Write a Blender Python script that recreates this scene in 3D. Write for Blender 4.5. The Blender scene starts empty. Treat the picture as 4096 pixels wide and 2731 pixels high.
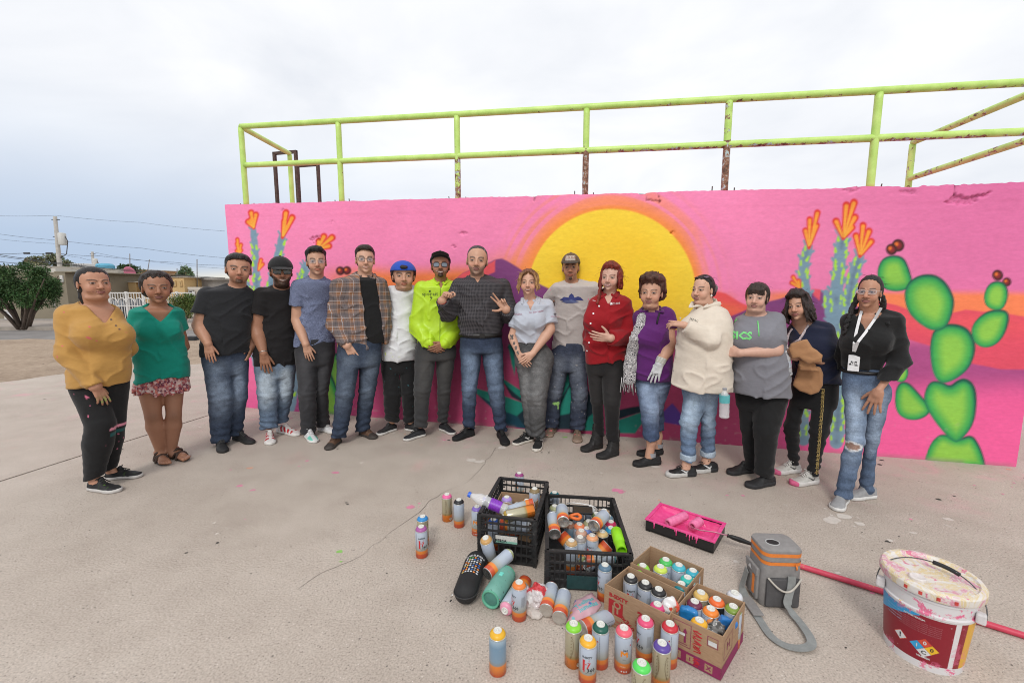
import bpy,bmesh,math,random
import numpy as np
from mathutils import Vector,Matrix,Quaternion
from mathutils.bvhtree import BVHTree
random.seed(7)
scene=bpy.context.scene
COL=scene.collection
R=math.radians
# ------------------------------------------------------------------ camera
HC=1.45
PITCH=math.atan((1365.5-1149.0)/1741.5)
FPX,CX,CY=1741.5,2048.0,1365.5
cam_d=bpy.data.cameras.new('camera')
cam=bpy.data.objects.new('camera',cam_d)
COL.objects.link(cam)
cam.location=(0,0,HC)
cam.rotation_euler=(math.pi/2-PITCH,0,0)
cam_d.sensor_width=36.0
cam_d.lens=36.0*FPX/4096.0
cam_d.clip_start=0.05
cam_d.clip_end=4000
cam_d.dof.use_dof=True
cam_d.dof.focus_distance=4.0
cam_d.dof.aperture_fstop=3.2
scene.camera=cam
# ------------------------------------------------------------------ sky, sun, exposure
SUN_EL,SUN_ROT=R(44),R(192)
world=bpy.data.worlds.new('World')
scene.world=world
world.use_nodes=True
wn=world.node_tree.nodes
wl=world.node_tree.links
wn.clear()
def wnode(t,**kw):
 n=wn.new(t)
 for k,v in kw.items():
  setattr(n,k,v)
 return n
w_out=wnode('ShaderNodeOutputWorld')
w_bg=wnode('ShaderNodeBackground')
w_bg.inputs['Strength'].default_value=0.1
w_sky=wnode('ShaderNodeTexSky',sky_type='NISHITA',sun_disc=False)
w_sky.sun_elevation=SUN_EL
w_sky.sun_rotation=SUN_ROT
w_sky.dust_density=2.0
w_tc=wnode('ShaderNodeTexCoord')
w_sep=wnode('ShaderNodeSeparateXYZ')
wl.new(w_tc.outputs['Generated'],w_sep.inputs[0])
w_map=wnode('ShaderNodeMapping')
w_map.inputs['Scale'].default_value=(1.3,1.3,3.2)
wl.new(w_tc.outputs['Generated'],w_map.inputs[0])
w_noise=wnode('ShaderNodeTexNoise')
w_noise.inputs['Scale'].default_value=1.6
w_noise.inputs['Detail'].default_value=6
w_noise.inputs['Roughness'].default_value=0.52
w_noise.inputs['Distortion'].default_value=0.35
wl.new(w_map.outputs[0],w_noise.inputs['Vector'])
def wmath(op,a,b=None,clamp=False):
 n=wnode('ShaderNodeMath',operation=op)
 n.use_clamp=clamp
 for i,v in enumerate((a,b)):
  if v is None:continue
  if isinstance(v,(int,float)):n.inputs[i].default_value=v
  else:wl.new(v,n.inputs[i])
 return n.outputs[0]
def wrange(v,a,b):
 n=wnode('ShaderNodeMapRange')
 n.interpolation_type='SMOOTHSTEP'
 wl.new(v,n.inputs[0])
 n.inputs[1].default_value=a
 n.inputs[2].default_value=b
 return n.outputs[0]
w_cl=wnode('ShaderNodeValToRGB')
w_cl.color_ramp.elements[0].position=0.30
w_cl.color_ramp.elements[0].color=(8.6,8.9,9.5,1)
w_cl.color_ramp.elements[1].position=0.62
w_cl.color_ramp.elements[1].color=(10.9,10.95,11.1,1)
wl.new(w_noise.outputs['Fac'],w_cl.inputs[0])
w_el=w_sep.outputs[2]
w_low=wmath('SUBTRACT',1.0,wrange(w_el,0.02,0.36))
w_west=wmath('SUBTRACT',1.0,wrange(w_sep.outputs[0],-0.72,0.30))
w_bank=wmath('MULTIPLY',w_low,w_west)
w_bank=wmath('MULTIPLY',w_bank,wmath('ADD',0.72,wmath('MULTIPLY',w_noise.outputs['Fac'],0.5)),clamp=True)
w_mix1=wnode('ShaderNodeMix',data_type='RGBA')
wl.new(w_bank,w_mix1 .inputs['Factor'])
wl.new(w_cl.outputs[0],w_mix1 .inputs['A'])
w_mix1 .inputs['B'].default_value=(4.6,5.9,7.9,1)
w_strip=wmath('SUBTRACT',1.0,wrange(w_el,0.012,0.045))
w_az=wmath('MULTIPLY',wrange(w_sep.outputs[0],-0.75,-0.45),w_strip)
w_mix2=wnode('ShaderNodeMix',data_type='RGBA')
wl.new(w_az,w_mix2 .inputs['Factor'])
wl.new(w_mix1 .outputs['Result'],w_mix2 .inputs['A'])
w_mix2 .inputs['B'].default_value=(10.5,9.6,7.6,1)
w_mix3=wnode('ShaderNodeMix',data_type='RGBA')
w_mix3 .inputs['Factor'].default_value=0.95
wl.new(w_sky.outputs[0],w_mix3 .inputs['A'])
wl.new(w_mix2 .outputs['Result'],w_mix3 .inputs['B'])
wl.new(w_mix3 .outputs['Result'],w_bg.inputs['Color'])
wl.new(w_bg.outputs[0],w_out.inputs[0])
sun_d=bpy.data.lights.new('sun','SUN')
sun_d.energy=1.5
sun_d.angle=R(15)
sun_d.color=(1.0,0.965,0.91)
sun=bpy.data.objects.new('sun',sun_d)
COL.objects.link(sun)
_sd=Vector((math.sin(SUN_ROT)*math.cos(SUN_EL),math.cos(SUN_ROT)*math.cos(SUN_EL),math.sin(SUN_EL)))
sun.rotation_euler=_sd.to_track_quat('Z','Y').to_euler()
sun.location=_sd*60
scene.cycles.filter_width=1.0
vs=scene.view_settings
scene.display_settings.display_device='sRGB'
vs.view_transform='Standard'
vs.look='None'
vs.exposure=0.0
vs.gamma=1.0
vs.use_curve_mapping=False
# ------------------------------------------------------------------ calibration helpers (photo pixel -> place)
_X=np.array((1.0,0,0));_F=np.array((0,math.cos(PITCH),-math.sin(PITCH)));_U=np.array((0,math.sin(PITCH),math.cos(PITCH)))
_O=np.array((0,0,HC))
def ray(u,v):
 return _X*((u-CX)/FPX)+_F-_U*((v-CY)/FPX)
def gnd(u,v,z=0.0):
 d=ray(u,v)
 return _O+d*((z-HC)/d[2])
def at(u,v,Y):
 d=ray(u,v)
 return _O+d*(Y/d[1])
def proj(p):
 q=np.asarray(p,float)-_O
 w=q@_F
 return CX+FPX*(q@_X)/w,CY-FPX*(q@_U)/w
# ------------------------------------------------------------------ scene helpers
def nrm(v):v=np.asarray(v,float);return v/(np.linalg.norm(v)+1e-12)
def srgb(r,g,b):
 def f(c):
  c/=255.0
  return c/12.92 if c<=0.04045 else((c+0.055)/1.055)**2.4
 return(f(r),f(g),f(b))
def link(o,parent=None):
 COL.objects.link(o)
 if parent is not None:
  o.parent=parent
 return o
def tag(o,label=None,cat=None,group=None,kind=None):
 if label:o['label']=label
 if cat:o['category']=cat
 if group:o['group']=group
 if kind:o['kind']=kind
 return o
def empty(name,loc=(0,0,0),rz=0.0):
 o=bpy.data.objects.new(name,None)
 o.empty_display_size=0.1
 o.location=loc
 o.rotation_euler=(0,0,rz)
 return link(o)
def raw_mesh(name,V,Fq,smooth=True,cols=None,mats=(),tri=False):
 """V (n,3) array, Fq (m,k) array of equal-sized faces or list of lists"""
 me=bpy.data.meshes.new(name)
 V=np.asarray(V,np.float32)
 if isinstance(Fq,np.ndarray):
  k=Fq.shape[1]
  lv=Fq.astype(np.int32).ravel()
  st=np.arange(0,len(lv),k,dtype=np.int32)
 else:
  lv=np.fromiter((i for f in Fq for i in f),np.int32)
  ln=np.array([len(f)for f in Fq],np.int32)
  st=np.concatenate(([0],np.cumsum(ln)[:-1])).astype(np.int32)
 me.vertices.add(len(V));me.vertices.foreach_set('co',V.ravel())
 me.loops.add(len(lv));me.loops.foreach_set('vertex_index',lv)
 me.polygons.add(len(st));me.polygons.foreach_set('loop_start',st)
 me.update(calc_edges=True)
 me.polygons.foreach_set('use_smooth',np.full(len(st),smooth,bool))
 if cols is not None:
  setcol(me,cols)
 for m in mats:me.materials.append(m)
 me.validate()
 return me
def setcol(me,cols):
 c=np.ones((len(me.vertices),4),np.float32)
 c[:,:3]=np.asarray(cols,np.float32)[:,:3]
 a=me.attributes.new('Col','FLOAT_COLOR','POINT')
 a.data.foreach_set('color',c.ravel())
def obj(name,me,parent=None,loc=None,rot=None):
 o=bpy.data.objects.new(name,me)
 if loc is not None:o.location=loc
 if rot is not None:o.rotation_euler=rot
 return link(o,parent)
class MB:
 """collects simple solids, links them as one mesh object"""
 def __init__(s):s.v=[];s.f=[];s.m=[];s.n=0
 def add(s,V,F,m=0):
  s.v.append(np.asarray(V,float).reshape(-1,3))
  s.f+=[[i+s.n for i in f]for f in F]
  s.m+=[m]*len(F)
  s.n+=len(s.v[-1])
  return s
 def box(s,lo,hi,M=None,m=0):
  (a,b,c),(d,e,f)=lo,hi
  V=np.array([(a,b,c),(d,b,c),(d,e,c),(a,e,c),(a,b,f),(d,b,f),(d,e,f),(a,e,f)],float)
  if M is not None:V=xf(V,M)
  return s.add(V,[(0,3,2,1),(4,5,6,7),(0,1,5,4),(1,2,6,5),(2,3,7,6),(3,0,4,7)],m)
 def tube(s,pts,r,n=8,m=0,cap=True,rr=None):
  pts=[Vector(p)for p in pts]
  rings=[]
  prev=None
  for i,p in enumerate(pts):
   t=(pts[min(i+1,len(pts)-1)]-pts[max(i-1,0)])
   if t.length<1e-9:t=Vector((0,0,1))
   t.normalize()
   if prev is None:
    a=t.orthogonal().normalized()
   else:
    a=prev-t*prev.dot(t)
    if a.length<1e-6:a=t.orthogonal()
    a.normalize()
   prev=a
   b=t.cross(a)
   q=r if rr is None else rr[i]
   rings.append([p+(a*math.cos(2*math.pi*k/n)+b*math.sin(2*math.pi*k/n))*q for k in range(n)])
  V=[tuple(x)for rg in rings for x in rg]
  F=[]
  for i in range(len(pts)-1):
   for k in range(n):
    k2=(k+1)%n
    F.append((i*n+k,i*n+k2,(i+1)*n+k2,(i+1)*n+k))
  if cap:
   F.append(tuple(range(n))[::-1]);F.append(tuple((len(pts)-1)*n+k for k in range(n)))
  return s.add(V,F,m)
 def lathe(s,prof,n=24,M=None,m=0,cap=True,ms=None):
  V=[];F=[];mm=[]
  for(r,z)in prof:
   for k in range(n):
    a=2*math.pi*k/n
    V.append((r*math.cos(a),r*math.sin(a),z))
  for i in range(len(prof)-1):
   for k in range(n):
    k2=(k+1)%n
    F.append((i*n+k,i*n+k2,(i+1)*n+k2,(i+1)*n+k))
  if cap:
   F.append(tuple(range(n))[::-1]);F.append(tuple((len(prof)-1)*n+k for k in range(n)))
  V=np.array(V)
  if M is not None:V=xf(V,M)
  return s.add(V,F,m)
 def mesh(s,name,mats,smooth=False):
  V=np.concatenate(s.v)if s.v else np.zeros((0,3))
  me=raw_mesh(name,V,s.f,smooth)
  for q in mats:me.materials.append(q)
  if len(mats)>1:
   me.polygons.foreach_set('material_index',np.array(s.m,np.int32))
  return me
 def build(s,name,mats,parent=None,smooth=False,loc=None,auto=None):
  if not isinstance(mats,(list,tuple)):mats=[mats]
  me=s.mesh(name,mats,smooth or auto is not None)
  if auto is not None:
   sharp_edges(me,auto)
  return obj(name,me,parent,loc)
def sharp_edges(me,deg):
 bm=bmesh.new();bm.from_mesh(me)
 c=R(deg)
 for e in bm.edges:
  e.smooth=not(len(e.link_faces)==2 and e.calc_face_angle(0)>c)
 bm.to_mesh(me);bm.free()
def bevel_mesh(me,w,seg=2,deg=40):
 bm=bmesh.new();bm.from_mesh(me)
 ed=[e for e in bm.edges if len(e.link_faces)==2 and e.calc_face_angle(0)>R(deg)]
 bmesh.ops.bevel(bm,geom=ed,offset=w,segments=seg,profile=0.5,affect='EDGES')
 bm.to_mesh(me);bm.free()
 return me
def xf(V,M):
 M=np.array(M)
 return np.asarray(V,float)@M[:3,:3].T+M[:3,3]
def frame(o,x,y,z):
 M=Matrix.Identity(4)
 for i,c in enumerate((x,y,z,o)):
  for j in range(3):M[j][i]=c[j]
 return M
# ------------------------------------------------------------------ materials
MATS={}
class NT:
 def __init__(s,m):s.m=m;s.n=m.node_tree.nodes;s.l=m.node_tree.links
 def node(s,t,ins=None,**kw):
  n=s.n.new(t)
  for k,v in kw.items():setattr(n,k,v)
  if ins:
   for k,v in ins.items():
    if isinstance(v,bpy.types.NodeSocket):s.l.new(v,n.inputs[k])
    else:n.inputs[k].default_value=v
  return n
 def math(s,op,a,b=0.0,clamp=False):
  n=s.node('ShaderNodeMath',{0:a,1:b},operation=op);n.use_clamp=clamp
  return n.outputs[0]
 def noise(s,vec,scale,detail=3,rough=0.5,dist=0.0):
  return s.node('ShaderNodeTexNoise',{'Vector':vec,'Scale':scale,'Detail':detail,'Roughness':rough,'Distortion':dist}).outputs['Fac']
 def ramp(s,fac,stops,mode='LINEAR'):
  n=s.node('ShaderNodeValToRGB',{0:fac})
  cr=n.color_ramp;cr.interpolation=mode
  while len(cr.elements)>1:cr.elements.remove(cr.elements[-1])
  for i,(p,c)in enumerate(stops):
   e=cr.elements[0]if i==0 else cr.elements.new(p)
   e.position=p
   e.color=(*c,1)if len(c)==3 else c
  return n.outputs[0]
 def mix(s,f,a,b,mode='MIX'):
  n=s.node('ShaderNodeMix',data_type='RGBA',blend_type=mode)
  for k,v in(('Factor',f),('A',a),('B',b)):
   if isinstance(v,bpy.types.NodeSocket):s.l.new(v,n.inputs[k])
   elif k=='Factor':n.inputs[k].default_value=v
   else:n.inputs[k].default_value=(*v,1)if len(v)==3 else v
  return n.outputs['Result']
 def sstep(s,v,a,b):
  n=s.node('ShaderNodeMapRange',{0:v,1:a,2:b},interpolation_type='SMOOTHSTEP')
  return n.outputs[0]
 def bump(s,h,strength=0.3,dist=0.01,normal=None):
  ins={'Height':h,'Strength':strength,'Distance':dist}
  if normal is not None:ins['Normal']=normal
  return s.node('ShaderNodeBump',ins).outputs[0]
def newmat(name,rough=0.6,metal=0.0,spec=0.5):
 m=bpy.data.materials.new(name)
 m.use_nodes=True
 t=NT(m)
 p=t.n['Principled BSDF']
 p.inputs['Roughness'].default_value=rough
 p.inputs['Metallic'].default_value=metal
 p.inputs['Specular IOR Level'].default_value=spec
 t.p=p
 t.tc=t.node('ShaderNodeTexCoord')
 t.oc=t.tc.outputs['Object']
 MATS[name]=m
 return m,t
def setc(t,c):
 if isinstance(c,bpy.types.NodeSocket):t.l.new(c,t.p.inputs['Base Color'])
 else:t.p.inputs['Base Color'].default_value=(*c,1)
def setn(t,n):t.l.new(n,t.p.inputs['Normal'])
def plain(name,c,rough=0.6,metal=0.0,spec=0.5,vary=0.12,scale=40.0,bump=0.0,bscale=200.0):
 """one colour with slight wear: noise in value and roughness"""
 if name in MATS:return MATS[name]
 m,t=newmat(name,rough,metal,spec)
 n=t.noise(t.oc,scale,4,0.6)
 lo=tuple(x*(1-vary)for x in c);hi=tuple(min(1,x*(1+vary))for x in c)
 setc(t,t.ramp(n,[(0.3,lo),(0.7,hi)]))
 if bump:
  setn(t,t.bump(t.noise(t.oc,bscale,3),bump,0.004))
 return m
def attrmat(name,rough=0.75,spec=0.3,bscale=450.0,bump=0.25,vary=0.1,vscale=30.0,sheen=0.0,fold=0.0):
 if name in MATS:return MATS[name]
 m,t=newmat(name,rough,0,spec)
 a=t.node('ShaderNodeAttribute',attribute_name='Col').outputs['Color']
 n=t.noise(t.oc,vscale,5,0.6)
 g=t.ramp(n,[(0.25,(1-vary,)*3),(0.75,(1+vary,)*3)])
 setc(t,t.mix(1.0,a,g,'MULTIPLY'))
 nb=None
 if fold:
  mp=t.node('ShaderNodeMapping',{'Vector':t.oc,'Scale':(1,1,1.8)}).outputs[0]
  nb=t.bump(t.noise(mp,14.0,4,0.55,0.6),fold,0.02)
 setn(t,t.bump(t.noise(t.oc,bscale,2),bump,0.002,nb))
 if sheen:t.p.inputs['Sheen Weight'].default_value=sheen
 return m
# ------------------------------------------------------------------ signed-distance modelling (soft bodies, cloth, hair, shoes)
f4=np.float32
def smin(a,b,k):
 if k<=0:return np.minimum(a,b)
 h=np.maximum(k-np.abs(a-b),0)/k
 return np.minimum(a,b)-h*h*h*(k/6.0)
def smax(a,b,k):return-smin(-a,-b,k)
class Grid:
 def __init__(s,lo,hi,h):
  s.h=h
  s.lo=np.array(lo,float);s.n=np.ceil((np.array(hi)-s.lo)/h).astype(int)+1
  s.D=np.full(s.n,0.25,f4)
  s.ax=[(s.lo[i]+h*np.arange(s.n[i])).astype(f4)for i in range(3)]
 def sl(s,lo,hi):
  a=np.clip(np.floor((np.array(lo)-s.lo)/s.h).astype(int),0,s.n)
  b=np.clip(np.ceil((np.array(hi)-s.lo)/s.h).astype(int)+1,0,s.n)
  if np.any(b<=a):return None
  return tuple(slice(i,j)for i,j in zip(a,b))
 def xyz(s,q):
  return s.ax[0][q[0]][:,None,None],s.ax[1][q[1]][None,:,None],s.ax[2][q[2]][None,None,:]
 def add(s,P,k=0.0):
  f,lo,hi=P
  m=k+2.5*s.h
  q=s.sl(np.array(lo)-m,np.array(hi)+m)
  if q is None:return s
  s.D[q]=smin(s.D[q],f(*s.xyz(q)),k)
  return s
 def cut(s,P,k=0.0):
  f,lo,hi=P
  m=k+2.5*s.h
  q=s.sl(np.array(lo)-m,np.array(hi)+m)
  if q is None:return s
  s.D[q]=smax(s.D[q],-f(*s.xyz(q)),k)
  return s
 def clip(s,f,k=0.0):
  """keep where f<0, f over the whole grid"""
  s.D=smax(s.D,np.broadcast_to(f(*s.xyz((slice(None),)*3)),s.D.shape),k).astype(f4)
  return s
 def warp(s,fn,band=0.03):
  """add fn(points)->offset near the surface"""
  ii=np.nonzero(np.abs(s.D)<band)
  p=np.stack([s.ax[i][ii[i]]for i in range(3)],1)
  s.D[ii]+=fn(p).astype(f4)
  return s
 def mesh(s):
  D=s.D
  ins=D<0
  c=ins[:-1,:-1,:-1].astype(np.int8)
  acc=np.zeros(tuple(s.n-1),np.int8)
  for dx in(0,1):
   for dy in(0,1):
    for dz in(0,1):
     acc+=ins[dx:s.n[0]-1+dx,dy:s.n[1]-1+dy,dz:s.n[2]-1+dz]
  act=(acc>0)&(acc<8)
  I,J,K=np.nonzero(act)
  nv=len(I)
  if nv==0:return np.zeros((0,3)),np.zeros((0,4),int)
  idx=np.full(act.shape,-1,np.int32);idx[I,J,K]=np.arange(nv)
  corner={}
  for dx in(0,1):
   for dy in(0,1):
    for dz in(0,1):
     corner[dx,dy,dz]=D[I+dx,J+dy,K+dz]
  S=np.zeros((nv,3));N=np.zeros(nv)
  for a in range(3):
   o=[x for x in range(3)if x!=a]
   for p in(0,1):
    for r in(0,1):
     k0=[0,0,0];k0[o[0]]=p;k0[o[1]]=r
     k1=list(k0);k1[a]=1
     d0,d1=corner[tuple(k0)],corner[tuple(k1)]
     m=(d0<0)!=(d1<0)
     t=np.where(m,d0/np.where(m,d0-d1,1),0)
     pt=np.array(k0,float)[None,:]+np.zeros((nv,3))
     pt[:,a]=t
     S+=pt*m[:,None];N+=m
  V=np.stack([I,J,K],1)+S/N[:,None]
  V=s.lo+V*s.h
  F=[]
  for a in range(3):
   o=[(a+1)%3,(a+2)%3]
   sl0=[slice(None)]*3;sl1=[slice(None)]*3
   sl0[a]=slice(0,-1);sl1[a]=slice(1,None)
   for q in(sl0,sl1):
    q[o[0]]=slice(1,-1);q[o[1]]=slice(1,-1)
   A=ins[tuple(sl0)];B=ins[tuple(sl1)]
   for flip in(False,True):
    m=(A&~B)if not flip else(~A&B)
    ii=list(np.nonzero(m))
    ii[o[0]]=ii[o[0]]+1;ii[o[1]]=ii[o[1]]+1
    q=[]
    for(p,r)in((-1,-1),(0,-1),(0,0),(-1,0)):
     jj=[x.copy()for x in ii]
     jj[o[0]]+=p;jj[o[1]]+=r
     q.append(idx[jj[0],jj[1],jj[2]])
    q=np.stack(q,1)
    if flip:q=q[:,::-1]
    F.append(q)
  F=np.concatenate(F)
  F=F[(F>=0).all(1)]
  return V,F
def cone(a,b,ra,rb,flat=None):
 a=np.array(a,float);b=np.array(b,float)
 ba=b-a;L2=max(float(ba@ba),1e-9)
 m=max(ra,rb)*(1.0 if flat is None else max(1.0,flat[1]))
 def f(X,Y,Z):
  x,y,z=X-f4(a[0]),Y-f4(a[1]),Z-f4(a[2])
  h=np.clip((x*f4(ba[0])+y*f4(ba[1])+z*f4(ba[2]))/f4(L2),0,1)
  x=x-h*f4(ba[0]);y=y-h*f4(ba[1]);z=z-h*f4(ba[2])
  if flat is not None:
   n,sc=flat
   d=(x*f4(n[0])+y*f4(n[1])+z*f4(n[2]))*f4(1/sc-1)
   x=x+d*f4(n[0]);y=y+d*f4(n[1]);z=z+d*f4(n[2])
  return np.sqrt(x*x+y*y+z*z)-(f4(ra)+f4(rb-ra)*h)
 return f,np.minimum(a,b)-m,np.maximum(a,b)+m
def ell(c,r,M=None):
 c=np.array(c,float);r=np.array(r,float)
 def f(X,Y,Z):
  x,y,z=X-f4(c[0]),Y-f4(c[1]),Z-f4(c[2])
  if M is not None:
   A=np.asarray(M,float).T.astype(f4)
   x,y,z=(A[0,0]*x+A[0,1]*y+A[0,2]*z,A[1,0]*x+A[1,1]*y+A[1,2]*z,A[2,0]*x+A[2,1]*y+A[2,2]*z)
  x=x/f4(r[0]);y=y/f4(r[1]);z=z/f4(r[2])
  k0=np.sqrt(x*x+y*y+z*z)
  x=x/f4(r[0]);y=y/f4(r[1]);z=z/f4(r[2])
  k1=np.sqrt(x*x+y*y+z*z)+f4(1e-6)
  return k0*(k0-1)/k1
 m=r if M is None else np.full(3,r.max())
 return f,c-m,c+m
def rbox(lo,hi,rad=0.005,M=None,o=None):
 """rounded box; M columns = axes, o = origin"""
 lo=np.array(lo,float);hi=np.array(hi,float)
 c=(lo+hi)/2;hs=(hi-lo)/2-rad
 def f(X,Y,Z):
  x,y,z=X,Y,Z
  if M is not None:
   A=np.asarray(M,float).T
   x,y,z=X-f4(o[0]),Y-f4(o[1]),Z-f4(o[2])
   x,y,z=[f4(A[i,0])*x+f4(A[i,1])*y+f4(A[i,2])*z for i in range(3)]
  qx=np.abs(x-f4(c[0]))-f4(hs[0]);qy=np.abs(y-f4(c[1]))-f4(hs[1]);qz=np.abs(z-f4(c[2]))-f4(hs[2])
  out=np.sqrt(np.maximum(qx,0)**2+np.maximum(qy,0)**2+np.maximum(qz,0)**2)
  return out+np.minimum(np.maximum(qx,np.maximum(qy,qz)),0)-f4(rad)
 if M is None:return f,lo,hi
 cs=np.array([[(lo,hi)[i][0],(lo,hi)[j][1],(lo,hi)[k][2]]for i in(0,1)for j in(0,1)for k in(0,1)])@np.asarray(M,float).T+np.array(o)
 return f,cs.min(0),cs.max(0)
def loft(z,cx,cy,a,b,off=0.0,k=0.02,e=2.0,front=None):
 """stack of elliptic sections along z; front: optional list (z, extra forward (-y) bulge)"""
 o=np.argsort(z)
 z,cx,cy,a,b=[np.array(q,float)[o]for q in(z,cx,cy,a,b)]
 def f(X,Y,Z):
  zz=Z
  A=np.interp(zz,z,a).astype(f4)+f4(off);B=np.interp(zz,z,b).astype(f4)+f4(off)
  x=(X-np.interp(zz,z,cx).astype(f4));y=(Y-np.interp(zz,z,cy).astype(f4))
  if e==2.0:
   k0=np.sqrt((x/A)**2+(y/B)**2)
   k1=np.sqrt((x/(A*A))**2+(y/(B*B))**2)+f4(1e-5)
   d=k0*(k0-1)/k1
  else:
   k0=(np.abs(x/A)**e+np.abs(y/B)**e)**(1/e)
   k1=np.sqrt((x/(A*A))**2+(y/(B*B))**2)+f4(1e-5)
   d=k0*(k0-1)/k1
  return smax(d,np.maximum(zz-f4(z[-1]+off),f4(z[0]-off)-zz),k).astype(f4)
 m=max(off,0)
 return f,(min(cx-a)-m,min(cy-b)-m,z[0]-m),(max(cx+a)+m,max(cy+b)+m,z[-1]+m)
def _hash(i,j,k,seed):
 h=(i*374761393+j*668265263+k*2147483647+seed*1274126177)&0xffffffff
 h=((h^(h>>13))*1274126177)&0xffffffff
 return((h^(h>>16))&0xffff)/65535.0
def vnoise(p,seed=0):
 q=np.floor(p).astype(np.int64);t=p-q
 t=t*t*(3-2*t)
 r=0
 for dx in(0,1):
  wx=t[:,0]if dx else 1-t[:,0]
  for dy in(0,1):
   wy=t[:,1]if dy else 1-t[:,1]
   for dz in(0,1):
    wz=t[:,2]if dz else 1-t[:,2]
    r=r+wx*wy*wz*_hash(q[:,0]+dx,q[:,1]+dy,q[:,2]+dz,seed)
 return r
def ridge(p,seed=0):
 return 1-np.abs(2*vnoise(p,seed)-1)
def sst(x,a,b):
 t=np.clip((x-a)/(b-a),0,1)
 return t*t*(3-2*t)
def polydist(px,py,P):
 """signed distance (negative inside) of points to a polygon"""
 P=np.asarray(P,float);n=len(P)
 d=np.full(px.shape,1e18);ins=np.zeros(px.shape,bool)
 for i in range(n):
  a=P[i];b=P[(i+1)%n]
  ex,ey=b-a
  wx=px-a[0];wy=py-a[1]
  h=np.clip((wx*ex+wy*ey)/max(ex*ex+ey*ey,1e-12),0,1)
  d=np.minimum(d,(wx-ex*h)**2+(wy-ey*h)**2)
  c=((a[1]<=py)&(b[1]>py))|((b[1]<=py)&(a[1]>py))
  with np.errstate(divide='ignore',invalid='ignore'):
   xi=a[0]+(py-a[1])/(ey if ey!=0 else 1e-12)*ex
  ins^=c&(px<xi)
 d=np.sqrt(d)
 return np.where(ins,-d,d)
def segdist(px,py,a,b,ra=0.0,rb=None):
 ex,ey=b[0]-a[0],b[1]-a[1]
 h=np.clip(((px-a[0])*ex+(py-a[1])*ey)/max(ex*ex+ey*ey,1e-12),0,1)
 rb=ra if rb is None else rb
 return np.hypot(px-a[0]-ex*h,py-a[1]-ey*h)-(ra+(rb-ra)*h)
# ------------------------------------------------------------------ the painted wall
WL=gnd(963,1628);WR=gnd(4064.6,1867)
WLEN=float(np.linalg.norm((WR-WL)[:2]))
WU=(WR-WL)/WLEN
WN=np.array((WU[1],-WU[0],0.0))
WROT=math.atan2(WU[1],WU[0])
def wall_hit(u,v,back=0.0):
 """photo pixel -> (along, height) on the wall plane moved back by `back`"""
 d=ray(u,v);o=WL-WN*back
 t=((o-_O)@WN)/(d@WN)
 p=_O+d*t
 return float((p-WL)@WU),float(p[2])
def wall_pt(s,z,back=0.0):
 return WL+WU*s-WN*back+np.array((0,0,z))
_hl=wall_hit(909,818.5);_hr=wall_hit(4096,728)
def wall_top(s):
 return _hl[1]+(_hr[1]-_hl[1])*(s-_hl[0])/(_hr[0]-_hl[0])
def C8(r,g,b,L=0.92):
 return np.minimum(np.array(srgb(r,g,b))/L,0.93)
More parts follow.
